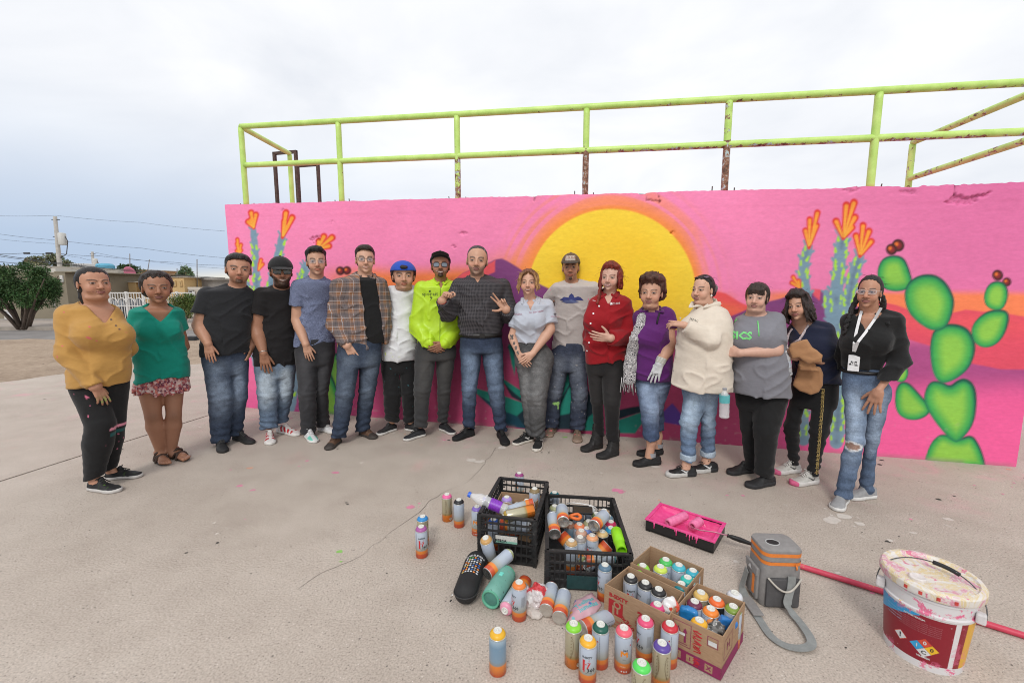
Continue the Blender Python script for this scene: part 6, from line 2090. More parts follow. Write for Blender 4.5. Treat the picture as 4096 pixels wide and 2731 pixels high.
def p_sunglasses():
 ctx=make_person('person in a black tee with a black cap and dark wraparound sunglasses',2,[((664,1378),(668,1474)),((716,1352),(866,1382))],dict(x=745,eye=222,chin=338,crown=138,w=132,yaw=4,full=1.1,jaw=1.1,smile=.9,teeth=.9,hair=(.012,.010,.009),beard=dict(t='full',a=.85,shadow=.5),nose=1.2,dz=.05,lip=(.18,.07,.06)),[(378,560,836),(440,596,850),(520,604,846),(600,588,838),(700,560,842),(800,545,850),(880,548,848),(950,560,845)],[(598,400),(815,395)],[dict(e=(572,640,.02),w=(618,808,.14),t=(640,945,.15),r=(58,50,36),n=(.1,1,0),size=1.12,sleeve=('short',.55),spread=6),dict(e=(855,620,-.12),w=(905,600,-.25),r=(54,46,32),sleeve=('short',.6))],[dict(h=(636,920),k=(645,1085),a=(656,1310),r=(86,64,56,60),hem=1330),dict(h=(775,920),k=(768,1085),a=(742,1265),r=(84,54,42,50),hem=1288)],'brown',GROUP,neck=(742,345),neck_r=.068,bd=.62,bmax=.19,seed=14)
 garment_shirt(ctx,(.010,.009,.010),880,('short',.55),'round',fold=.006,name='tee')
 c,f=lightjeans()
 garment_trousers(ctx,c*.62,860,hips=[(850,552,845),(920,552,845),(980,575,835)],fade=f*.72,name='jeans')
 def sf(V,c,L):
  m=((np.sin(V[:,0]*130+V[:,2]*60)>-.1)&(np.abs(V[:,1])>.012)&(V[:,0]>.05)&(V[:,0]<L*.80)&(V[:,2]<.075))[:,None]
  return np.where(m,np.array(srgb(178,32,42)),c)
 for q in ctx['LEG']:shoe(ctx,q,(.66,.63,.61),(.66,.64,.61),colf=sf,laces=(.66,.64,.62),w=1.06)
 hair(ctx,'short',t=.006,line=.085,side=.0,rough=.002,zcap=.06)
 cp=cap(ctx,(.012,.012,.013),'front',low=.034,tilt=4)
 glasses(ctx,(.014,.014,.015),DARKLENS,w=.031,h=.019,y=-.096,z=.0,r=.0022,square=3,name='sunglasses')
 mb=MB();mb.tube([ctx['h2l'](p)for p in((-.05,-.090,.019),(-.02,-.1,.0205),(.02,-.1,.0205),(.05,-.090,.019))],.0028,6)
 mb.build('brow_bar',plain('thin_metal',(.5,.5,.5)),ctx['root'],True)
 q=ctx['ARM'][0];d=nrm(q['W']-q['E']);a=nrm(np.cross(d,(0,1,0)));b=np.cross(d,a)
 rr=q['sk'][2]+.004
 mb=MB();mb.tube([q['W']-d*.012+a*math.cos(t)*rr+b*math.sin(t)*rr for t in np.linspace(0,6.283,21)],.004,6,cap=False)
 mb.build('bracelet',METAL,ctx['root'],True)
p_sunglasses()
HEATHER,_t=newmat('heather_knit',.85,0,.2)
_a=_t.node('ShaderNodeAttribute',attribute_name='Col').outputs['Color']
_mp=_t.node('ShaderNodeMapping',{'Vector':_t.oc,'Scale':(.6,.6,1.6)}).outputs[0]
_n=_t.noise(_mp,150,3,.75)
setc(_t,_t.mix(1.0,_a,_t.ramp(_n,[(.30,(.30,.32,.40)),(.5,(.9,.92,1.0)),(.66,(1.9,1.9,1.9))]),'MULTIPLY'))
setn(_t,_t.bump(_t.noise(_t.oc,15,4),.35,.02))
def p_heather():
 ctx=make_person('person in a heathered blue grey tee, charcoal trousers and rimless glasses',2,[((915,1372),(1010,1460)),((1000,1340),(1110,1362))],dict(x=990,eye=168,chin=262,crown=74,w=128,yaw=2,roll=-1,full=1.0,smile=.55,hair=(.010,.008,.008),nose=1.05,dz=.04,browt=.005,hairline=.088),[(312,836,1090),(370,846,1092),(440,878,1085),(520,872,1076),(600,852,1092),(700,836,1108),(760,832,1116),(830,838,1118)],[(856,335),(1062,330)],[dict(e=(850,575,.0),w=(912,745,.14),t=(948,875,.165),r=(50,44,30),n=(.15,1,0),size=.96,sleeve=('short',.58),curl=(10,6,8,10,13)),dict(e=(1100,540,-.14),w=(1140,560,-.28),r=(48,42,28),sleeve=('short',.6))],[dict(h=(918,800),k=(922,1080),a=(930,1345),r=(88,60,51,58),hem=1368),dict(h=(1050,800),k=(1018,1065),a=(1030,1290),r=(72,50,46,50),hem=1312)],(.47,.265,.18),GROUP,neck=(985,276),neck_r=.060,bd=.60,seed=15)
 garment_shirt(ctx,np.array(srgb(118,126,150))*.8,758,('short',.58),'round',fold=.006,name='tee',mat=HEATHER)
 garment_trousers(ctx,(.028,.028,.032),745,CLOTH,hips=[(738,836,1116),(820,836,1116),(890,846,1100)],fade=(.06,.06,.066))
 def sf(V,c,L):
  m=(sst(V[:,0],L*.62,L*.7)*(np.abs(V[:,1])>.018)*(V[:,2]<.05))[:,None]
  return c*(1-m*.8)+np.array(srgb(60,190,165))*m*.8
 for i,q in enumerate(ctx['LEG']):shoe(ctx,q,(.66,.67,.68),(.70,.69,.67),colf=sf if i==0 else None,laces=(.72,.72,.72))
 hair(ctx,'quiff',t=.016,line=.088,fade=1,quiff=.010,rough=.004,top=.006)
 glasses(ctx,(.5,.46,.4),CLEARLENS,w=.026,h=.015,r=.0011,square=3.2,metal=True)
p_heather()
PLAID,_t=newmat('plaid_flannel',.85,0,.2)
_sep=_t.node('ShaderNodeSeparateXYZ',{0:_t.oc})
def _stripe(t,v,per,w,off=0.0):
 f=t.math('FRACT',t.math('ADD',t.math('DIVIDE',v,per),off))
 return t.math('LESS_THAN',t.math('ABSOLUTE',t.math('SUBTRACT',f,.5)),w)
_nz=_t.math('MULTIPLY',_t.noise(_t.oc,6),.02)
_px=_t.math('ADD',_t.math('ADD',_sep.outputs[0],_t.math('MULTIPLY',_sep.outputs[1],.55)),_nz);_pz=_t.math('ADD',_sep.outputs[2],_nz)
_bx=_stripe(_t,_px,.078,.24);_bz=_stripe(_t,_pz,.078,.24)
_c=_t.mix(_t.math('MULTIPLY',_bx,.60),(.26,.130,.072),(.115,.115,.125));_c=_t.mix(_t.math('MULTIPLY',_bz,.58),_c,(.115,.115,.13))
for _v in(_px,_pz):
 _c=_t.mix(_t.math('MULTIPLY',_stripe(_t,_v,.078,.022,.33),.55),_c,(.50,.52,.56))
 _c=_t.mix(_t.math('MULTIPLY',_stripe(_t,_v,.078,.02,.67),.45),_c,(.42,.36,.34))
 _c=_t.mix(_t.math('MULTIPLY',_stripe(_t,_v,.078,.02,.0),.5),_c,(.04,.04,.05))
setc(_t,_c);setn(_t,_t.bump(_t.noise(_t.oc,14,4),.4,.02))
def p_plaid():
 ctx=make_person('person in an open orange and grey plaid shirt over a black tee, wearing glasses',2,[((1150,1420),(1078,1472)),((1290,1372),(1400,1404))],dict(x=1328,eye=150,chin=247,crown=62,w=132,yaw=2,roll=1,full=1.0,jaw=1.0,smile=.9,teeth=.8,hair=(.022,.014,.010),nose=1.05,dz=.04,browt=.0055,browup=.001,hairline=.088),[(300,1090,1470),(360,1120,1482),(440,1160,1494),(520,1156,1500),(620,1134,1500),(700,1140,1496),(760,1142,1470),(830,1130,1440)],[(1130,335),(1432,325)],[dict(e=(1118,612,.0),w=(1200,752,.12),t=(1262,850,.12),r=(56,50,38),bare=False,skin_r=(44,40,32),n=(.2,1,.0),size=1.04,fingers=(6,10,85,90),curl=(60,6,10,80,90),thumb=12,spread=7),dict(e=(1510,520,-.16),w=(1560,400,-.24),r=(52,44,36),bare=False,skin_r=(44,40,30))],[dict(h=(1215,820),k=(1185,1090),a=(1146,1362),r=(88,66,54,62),hem=1390),dict(h=(1365,820),k=(1340,1070),a=(1308,1315),r=(82,62,53,58),hem=1342)],'light',GROUP,neck=(1318,262),neck_r=.062,bd=.56,seed=16)
 tee_arm=ctx['ARM'];ctx['ARM']=[None,None]
 garment_shirt(ctx,(.009,.009,.010),752,('none',0),'round',fold=.004,name='tee',off=-.006)
 ctx['ARM']=tee_arm
 o=garment_shirt(ctx,(1,1,1),790,('long',.96),'collar',mat=PLAID,fold=.008,name='overshirt',front_open=(1292,1400,1330,1452),vdepth=.0,collar=dict(sp=.085,dn=.035),off=.008,hemslope=.22)
 c,f=JEANS*.9,JFADE*.8
 garment_trousers(ctx,c,745,hips=[(740,1132,1440),(830,1128,1440),(900,1132,1432)],fade=f*.75,name='jeans')
 def sf(V,c,L):return np.where(((V[:,0]>L*.72)|(V[:,0]<.05))[:,None],np.array((.045,.036,.032)),c)
 for q in ctx['LEG']:shoe(ctx,q,(.13,.072,.046),(.06,.052,.047),colf=sf,laces=(.10,.06,.04),bulk=1.1)
 hair(ctx,'short',t=.013,line=.088,fade=1,rough=.003,quiff=.004,top=.003)
 glasses(ctx,(.02,.018,.018),CLEARLENS,w=.026,h=.018,r=.0015,square=2.8)
p_plaid()
def p_white():
 ctx=make_person('person in a plain white tee, black trousers and a blue cap worn backwards',3,[((236,1338),(142,1368)),((300,1338),(376,1352))],dict(x=288,eye=255,chin=362,crown=172,w=126,yaw=2,full=1.18,jaw=1.15,smile=.45,hair=(.014,.010,.008),nose=1.1,dz=.04,browt=.0055,shadow=.4,hairline=.085),[(378,172,362),(440,182,350),(520,178,355),(600,166,366),(700,148,374),(780,138,372),(830,134,368),(880,134,368)],[(200,385),(345,378)],[dict(e=(140,560,-.12),w=(120,700,-.14),r=(46,40,28),sleeve=('short',.6)),dict(e=(395,560,-.12),w=(400,700,-.14),r=(46,40,28),sleeve=('short',.6))],[dict(h=(190,860),k=(208,1085),a=(208,1270),r=(62,54,42,50),hem=1285),dict(h=(312,860),k=(326,1085),a=(334,1275),r=(58,50,40,46),hem=1290)],(.47,.265,.18),GROUP,neck=(283,352),neck_r=.068,bd=.72,bmax=.2,seed=17,belly=.03)
 def cf(V,c):return splat(V,c,12,srgb(200,220,90),.88,60,lambda V:(V[:,2]<.95).astype(float))
 garment_shirt(ctx,(.68,.69,.71),830,('short',.6),'round',name='tee',colf=cf)
 def lf(V,c):return splat(V,c,5,srgb(60,120,130),.90,80)
 garment_trousers(ctx,(.010,.010,.011),815,CLOTH,hips=[(800,136,368),(860,132,370),(940,132,370)],colf=lf)
 for q in ctx['LEG']:shoe(ctx,q,(.020,.020,.021),(.58,.56,.54),laces=None)
 blue=np.array(srgb(44,84,184))*.9
 hair(ctx,'curly',t=.012,line=.075,side=-.02,curl=(55,.006),puff=.006,nape=-.07,zcap=.062)
 cap(ctx,blue,'back',low=.046,t=.019)
 G=Grid((-.05,-.17,.03),(.05,-.04,.13),.0042)
 G.add(ell((0,-.096,.074),(.034,.024,.017)))
 G.warp(lambda p:-.006*(vnoise(p*60,3)*2-.9),.03)
 V,F=G.mesh();head_finish(ctx,'tuft',V,F,(.016,.012,.010),HAIRM)
p_white()
NYLON,_t=newmat('jacket_nylon',.42,0,.4)
_a=_t.node('ShaderNodeAttribute',attribute_name='Col').outputs['Color']
setc(_t,_t.mix(1.0,_a,_t.ramp(_t.noise(_t.oc,8),[(.3,(.9,)*3),(.7,(1.08,)*3)]),'MULTIPLY'))
_mp=_t.node('ShaderNodeMapping',{'Vector':_t.oc,'Scale':(1.5,1.5,1)}).outputs[0]
setn(_t,_t.bump(_t.noise(_mp,11,4,.5,.9),.3,.014))
def p_lime():
 ctx=make_person('person in a neon lime zip jacket and flat black cap, hands clasped, in mirrored glasses',3,[((436,1378),(312,1412)),((540,1335),(640,1376))],dict(x=545,eye=176,chin=285,crown=108,w=112,yaw=-2,pitch=6,full=.98,jaw=.95,smile=1.0,teeth=1.1,hair=(.010,.008,.008),beard=dict(t='goatee',a=.92,mus=.5),nose=1.1,dz=.03,browt=.005,lip=(.24,.10,.09)),[(345,388,668),(400,396,672),(460,405,672),(540,408,672),(620,400,676),(690,392,672),(735,392,655),(800,390,640)],[(408,350),(648,345)],[dict(e=(388,620,.0),w=(462,738,.13),t=(540,792,.16),r=(50,54,33),bare=False,skin_r=(34,32,26),n=(-.3,.8,.4),size=1.0,curl=(10,18,20,22,24)),dict(e=(660,625,.0),w=(572,738,.13),t=(490,788,.18),r=(48,54,33),bare=False,skin_r=(34,32,26),n=(.3,.8,.4),size=1.0,curl=(10,16,18,20,22))],[dict(h=(442,810),k=(416,1065),a=(406,1300),r=(76,54,42,46),hem=1322),dict(h=(580,810),k=(568,1065),a=(560,1265),r=(66,42,35,40),hem=1285)],'brown',GROUP,neck=(545,305),neck_r=.054,bd=.58,seed=18)
 lime=np.array(srgb(190,234,44))*np.array((.86,.82,1))
 o=garment_shirt(ctx,lime,742,('long',.95),'collar',mat=NYLON,name='jacket',fold=.007,vdepth=.07,vw=.03,collar=dict(sp=.035,dn=.030,h=.05),puff=.004)
 garment_trousers(ctx,(.034,.034,.036),722,CLOTH,hips=[(712,388,640),(780,370,655),(850,364,652)],fade=(.06,.058,.056))
 for q in ctx['LEG']:shoe(ctx,q,(.022,.023,.026),(.56,.54,.51),laces=(.02,.02,.02))
 pr=ctx['pr']
 mb=MB();bv=bvh_of(o);a=[]
 for y in np.linspace(350,735,30):
  p=pr.P(540-(y-350)*.012,y);h=bv.ray_cast(Vector((p[0],-1,p[2])),Vector((0,1,0)),3)
  if h[0]is not None:a.append(h[0]+Vector((0,-.002,0)))
 mb.tube(a,.0045,6);mb.build('zip',plain('lime_zip',tuple(lime*.62),.5),o,True)
 stamp(ctx,o,'sporeit',.052,470,392,(.03,.05,.02));stamp(ctx,o,'9',.062,477,422,(.03,.05,.02))
 V,F=blob_outline(lambda t:.012*(.5+.5*abs(math.cos(t*2.5))),30);print_on(ctx,o,V,F,469,374,ink('dark_olive',(.03,.05,.02)),'emblem')
 hair(ctx,'short',t=.006,line=.08,side=.0,rough=.002,zcap=.07)
 cap(ctx,(.010,.010,.011),'front',low=.056,flat=True,high=.012,tilt=-14)
 glasses(ctx,(.03,.035,.045),GREYLENS,w=.026,h=.019,r=.0022,square=3,z=-.001)
 earring(ctx,(.7,.7,.7),.004,(1,))
p_lime()
CHECK,_t=newmat('dark_check_shirt',.8,0,.25)
_sep=_t.node('ShaderNodeSeparateXYZ',{0:_t.oc})
_x=_t.math('ADD',_sep.outputs[0],_t.math('MULTIPLY',_sep.outputs[1],.5))
_m=_t.math('MAXIMUM',_stripe(_t,_x,.0125,.11),_stripe(_t,_sep.outputs[2],.0125,.11))
setc(_t,_t.mix(_t.math('MULTIPLY',_m,.8),(.026,.025,.029),(.115,.105,.112)));setn(_t,_t.bump(_t.noise(_t.oc,14,4),.4,.02))
def p_check():
 ctx=make_person('person in a dark checked button shirt tucked into belted jeans, gesturing with both hands raised',3,[((776,1374),(632,1418)),((952,1376),(1002,1454))],dict(x=800,eye=155,chin=262,crown=60,w=132,yaw=-2,roll=3,full=1.04,jaw=1.05,smile=.5,hair=(.045,.042,.042),beard=dict(t='full',a=.5,c=(.11,.105,.10),mus=.9),nose=1.15,dz=.05,browt=.005,brow=(.03,.025,.022),hairline=.098,bags=.6,lip=(.26,.11,.10)),[(322,640,1005),(380,660,1000),(450,668,972),(540,672,974),(600,676,972),(650,682,966),(720,680,970)],[(672,335),(982,332)],[dict(e=(598,530,.06),w=(556,440,.20),t=(610,352,.22),r=(58,52,36),bare=False,skin_r=(40,36,28),n=(.8,-.5,.3),size=1.05,flip=1,curl=(0,10,95,95,95),fingers=(48,95,95,95),thumb=42),dict(e=(1030,545,.04),w=(1000,500,.20),t=(935,405,.22),r=(56,52,36),bare=False,skin_r=(40,36,28),n=(.25,-.9,-.2),size=1.08,curl=(0,4,6,80,85),fingers=(3,5,80,88),thumb=75,spread=8)],[dict(h=(756,800),k=(745,1065),a=(742,1300),r=(74,52,42,46),hem=1322),dict(h=(905,800),k=(932,1060),a=(964,1318),r=(74,56,40,50),hem=1345)],(.47,.265,.18),GROUP,neck=(803,278),neck_r=.062,bd=.62,seed=19,belly=.03)
 o=garment_shirt(ctx,(1,1,1),668,('long',.97),'collar',mat=CHECK,name='shirt',fold=.009,vdepth=.05,vw=.03,collar=dict(sp=.048,dn=.048))
 pr=ctx['pr']
 for y in(345,395,450,505,555,585,630):
  V,F=blob_outline(lambda t:.0055,8);print_on(ctx,o,V,F,800,y,ink('black_button',(.008,.008,.008),.3),'button',lift=.004)
 c,f=np.array(srgb(42,62,94))*.66,np.array(srgb(98,126,160))*.75
 garment_trousers(ctx,c,672,hips=[(660,682,966),(720,680,974),(800,680,984)],fade=f,name='jeans')
 zb=pr.P(800,674)[2];x0=(pr.P(682,674)[0]+pr.P(968,674)[0])/2;a=(pr.P(968,674)[0]-pr.P(682,674)[0])/2+.010
 b_=.62*a+.02
 def band(r,h,x0,a,b,z,name,mat,par,seg=40):
  mb=MB();V=[];F=[]
  for i in range(seg):
   t=2*math.pi*i/seg
   for(k,zz)in((1.0,-h),(1.0,h),(.95,h),(.95,-h)):V.append((x0+a*k*math.cos(t),b*k*math.sin(t)+.0,z+zz))
  for i in range(seg):
   j=(i+1)%seg
   for m in range(4):F.append((i*4+m,j*4+m,j*4+(m+1)%4,i*4+(m+1)%4))
  mb.add(V,F);return mb.build(name,mat,par,True)
 bl=band(0,.020,x0,a,min(b_,.205),zb,'belt',plain('black_leather',(.012,.011,.011),.45,bump=.2),ctx['root'])
 mb=MB();mb.box((x0-.012,-min(b_,.205)-.006,zb-.018),(x0+.035,-min(b_,.205)+.006,zb+.018));mb.build('buckle',GLOSSB,bl)
 for q in ctx['LEG']:shoe(ctx,q,(.011,.011,.012),(.014,.014,.014),laces=(.012,.012,.012),bulk=1.15,sole_h=.032)
 hair(ctx,'receding',t=.007,line=.100,side=-.004,fade=1,rough=.002,grey=((.20,.20,.20),lambda V:(np.abs(V[:,0])>.055)*.8))
 q=ctx['ARM'][0];mb=MB();d=nrm(q['W']-q['E']);a_=nrm(np.cross(d,(0,1,0)));b2=np.cross(d,a_);rr=q['sk'][2]+.004
 mb.tube([q['W']+a_*math.cos(t)*rr+b2*math.sin(t)*rr for t in np.linspace(0,6.283,17)],.003,5,cap=False);mb.build('bracelet',plain('red_cord',(.30,.03,.03)),ctx['root'],True)
p_check()
def p_polo():
 ctx=make_person('blonde person in a pale grey polo shirt and dark grey jeans, hands joined in front',3,[((1188,1412),(1080,1440)),((1238,1412),(1206,1494))],dict(x=1157,eye=303,chin=398,crown=226,w=116,yaw=-3,roll=1,full=1.04,jaw=.86,smile=.85,teeth=.8,hair=(.30,.155,.060),brow=(.10,.05,.025),lip=(.30,.025,.035),nose=.95,dz=.05,browt=.0035,hairline=.085,blush=.7,eyeopen=.95),[(468,1074,1312),(520,1066,1296),(580,1062,1280),(640,1066,1268),(700,1070,1262),(740,1074,1268),(800,1066,1300)],[(1094,492),(1290,470)],[dict(e=(1042,690,.02),w=(1088,812,.13),t=(1135,872,.17),r=(34,30,21),n=(-.2,.9,.2),size=.90,sleeve=('short',.70),curl=(12,14,16,18,20)),dict(e=(1308,640,.04),w=(1188,806,.15),t=(1128,862,.20),r=(44,38,23),n=(.3,.8,.4),size=.90,sleeve=('short',.76),curl=(12,14,16,18,20))],[dict(h=(1128,830),k=(1148,1085),a=(1166,1355),r=(62,46,29,38),hem=1382),dict(h=(1238,840),k=(1212,1090),a=(1222,1365),r=(98,76,49,64),hem=1392)],'light',GROUP,neck=(1172,428),neck_r=.050,bd=.72,seed=20,bust=[(1120,585,.072,.075),(1215,580,.075,.08)])
 pol=np.array(srgb(196,202,214))*.82
 o=garment_shirt(ctx,pol,726,('short',.72),'collar',name='polo',fold=.007,vdepth=.10,vw=.045,collar=dict(sp=.075,dn=.040,h=.026))
 stamp(ctx,o,'Dr. Juan Salazar',.020,1213,512,srgb(150,40,80),rot=8);stamp(ctx,o,'Chihuahua',.020,1083,530,srgb(150,40,80),rot=4)
 V,F=blob_outline(lambda t:.014*(.7+.3*math.cos(4*t)),24)
 print_on(ctx,o,V,F,1340,530,ink('crest_grey',(.12,.10,.12)),'emblem');stamp(ctx,o,'CHIHUAHUA',.013,1338,546,srgb(170,50,90))
 garment_trousers(ctx,np.array((.072,.072,.074)),732,hips=[(722,1074,1264),(770,1062,1300),(830,1060,1334),(900,1062,1330)],fade=(.16,.16,.162),name='jeans')
 pr=ctx['pr']
 for q in ctx['LEG']:
  shoe(ctx,q,(.018,.018,.018),(.60,.56,.50),colf=lambda V,c,L:tick(V,c,L,(.62,.60,.58)),laces=(.015,.015,.015))
 bl=np.array((.36,.20,.085));rt=np.array((.14,.058,.028))
 lk=[]
 for sg in(-1,1):
  for(dx,dz,dy,r)in((.0,0,0,.014),(.010,-.015,.018,.012),(.018,.004,.030,.011)):
   lk+=chain([(sg*(.020+dx),-.075+dy,.108+dz),(sg*(.058+dx),-.082+dy,.080),(sg*(.078+dx),-.076+dy,.035),(sg*(.074+dx),-.070+dy,-.010),(sg*(.088+dx),-.064+dy,-.050+dz),(sg*(.080+dx),-.060+dy,-.075+dz*2)],r,r*.45)
 o2=hair(ctx,'wavy',col=bl,t=.012,line=.080,side=-.02,nape=-.06,rough=.006,locks=lk,back=.02)
 V=np.array([v.co[:]for v in o2 .data.vertices]);zl=ctx['l2h'](V)[:,2]
 n=sst(zl,.045,.11)[:,None];cc=np.zeros((len(V),4),np.float32);o2 .data.attributes['Col'].data.foreach_get('color',cc.ravel().reshape(-1))if False else None
 buf=np.zeros(len(V)*4,np.float32);o2 .data.attributes['Col'].data.foreach_get('color',buf);buf=buf.reshape(-1,4)
 buf[:,:3]=buf[:,:3]*(1-n)+(buf[:,:3]/bl*rt)*n
 o2 .data.attributes['Col'].data.foreach_set('color',buf.ravel())
 strays(ctx,o2,60,(.34,.19,.09),ln=.05)
 q=ctx['ARM'][0]
 bv=bvh_of(ctx['root'])
 for k,(tt,sz)in enumerate(((.0,.020),(.35,.014),(.62,.015),(.9,.016))):
  c=q['E']+(q['W']-q['E'])*tt
  V,F=blob_outline(lambda t,k=k:sz*(.45+.55*abs(math.sin(t*(2+k)))),36)
  out=[]
  for v in V:
   h=bv.ray_cast(Vector((c[0]+v[0],-1,c[2]+v[1]*1.4)),Vector((0,1,0)),3)
   out.append(tuple(h[0]+Vector((0,-.0015,0)))if h[0]is not None else(c[0]+v[0],c[1]-.02,c[2]+v[1]))
  me=raw_mesh('tattoo',np.array(out),F,False);me.materials.append(ink('tattoo',(.10,.085,.08)));obj('tattoo',me,ctx['root'])
p_polo()
def p_beige():
 ctx=make_person('person in a pale beige tee with a blue graphic, trucker cap and paint stained jeans',4,[((440,1272),(396,1320)),((590,1290),(590,1358))],dict(x=548,eye=188,chin=282,crown=112,w=104,yaw=-3,roll=-1,full=.95,jaw=.95,smile=.25,hair=(.012,.010,.009),beard=dict(t='chin',a=.9,mus=.35,shadow=.2),nose=1.05,dz=.04,browt=.0055),[(322,438,720),(380,446,712),(450,446,702),(540,440,676),(640,436,652),(745,432,644),(800,430,644)],[(458,335),(702,328)],[dict(e=(395,430,-.10),w=(420,420,-.06),t=(446,408,-.02),r=(44,38,24),n=(0,.6,-.8),size=.95,sleeve=('short',.8)),dict(e=(830,440,-.14),w=(930,425,-.12),t=(968,424,-.08),r=(44,38,24),n=(0,.6,-.8),size=.95,sleeve=('short',.8))],[dict(h=(478,800),k=(442,1030),a=(424,1225),r=(80,54,50,50),hem=1252),dict(h=(584,800),k=(608,1030),a=(594,1240),r=(72,56,50,54),hem=1264)],'tan',GROUP,neck=(558,292),neck_r=.055,bd=.55,seed=21)
 tee=np.array(srgb(202,194,190))*.82
 def cf(V,c):return splat(V,splat(V,c,3,srgb(230,90,140),.91,70),8,(.08,.08,.09),.92,90)
 o=garment_shirt(ctx,tee,745,('short',.8),'round',name='tee',colf=cf,fold=.006)
 nav=ink('navy_print',srgb(52,60,118));gre=ink('grey_print',srgb(88,98,140))
 for k,P in enumerate(([(-.062,-.008),(-.040,.010),(-.016,.006),(-.010,.020),(0,.028),(.010,.020),(.016,.006),(.034,.012),(.048,.008),(.066,-.010),(.040,-.008),(.018,-.012),(.008,-.006),(0,-.016),(-.010,-.008),(-.030,-.014)],[(-.056,-.010),(-.030,-.004),(-.010,-.010),(.014,-.006),(.044,-.014),(.010,-.018),(-.026,-.019)])):
  s_=1.75
  V=[(x*s_,y*s_,0)for x,y in P];V.append((0,0,0));n=len(P)
  print_on(ctx,o,V,[[i,(i+1)%n,n]for i in range(n)],553,402+k*6,nav if k==0 else gre,'print',lift=.0025+.0006*k)
 grn=srgb(140,210,60)
 pz=ctx['pr'].P(452,1082)
 def lf(V,c):
  n1=vnoise(V*np.array((45,45,22)),4)
  m=np.exp(-(((V[:,0]-pz[0]+.0)/.035)**2+((V[:,2]-pz[2])/.020)**2))+.9*np.exp(-(((V[:,0]-pz[0]-.022)/.010)**2+((V[:,2]-pz[2]+.035)/.05)**2))
  m=(sst(m*(.5+n1),.48,.55)*(V[:,1]<.05))[:,None]
  c=splat(V,c,9,(.45,.42,.40),.90,80)
  return c*(1-m)+np.array(grn)*m
 garment_trousers(ctx,np.array(srgb(54,66,92))*.75,730,hips=[(722,434,644),(800,404,652),(880,400,652)],fade=np.array(srgb(104,114,132))*.8,colf=lf,name='jeans')
 def sf(V,c,L):return splat(V,splat(V,c,3,srgb(226,110,120),.80,60),6,(.45,.40,.35),.78,70)
 for q in ctx['LEG']:shoe(ctx,q,(.215,.150,.108),(.30,.22,.17),colf=sf,laces=(.20,.14,.10),bulk=1.1,w=1.06)
 hair(ctx,'short',t=.006,line=.08,side=-.004,rough=.002,zcap=.065)
 def cc(V,c):
  m=((V[:,1]<-.05)&(np.abs(V[:,0])<.045)&(V[:,2]>.060)&(V[:,2]<.105))[:,None]
  return np.where(m,np.array((.48,.42,.36)),c)
 cp=cap(ctx,(.105,.070,.045),'front',low=.048,colf=cc,brimcol=(.040,.030,.026),high=.006,tilt=3)
 V2,F2=text_mesh('OXXA',.034,1)
 me=raw_mesh('lettering',np.array([ctx['h2l']((v[0],-.112+8*v[0]**2,.086+v[1]))for v in V2]),F2,False);me.materials.append(ink('rust_letter',(.25,.06,.03)));obj('lettering',me,cp)
p_beige()
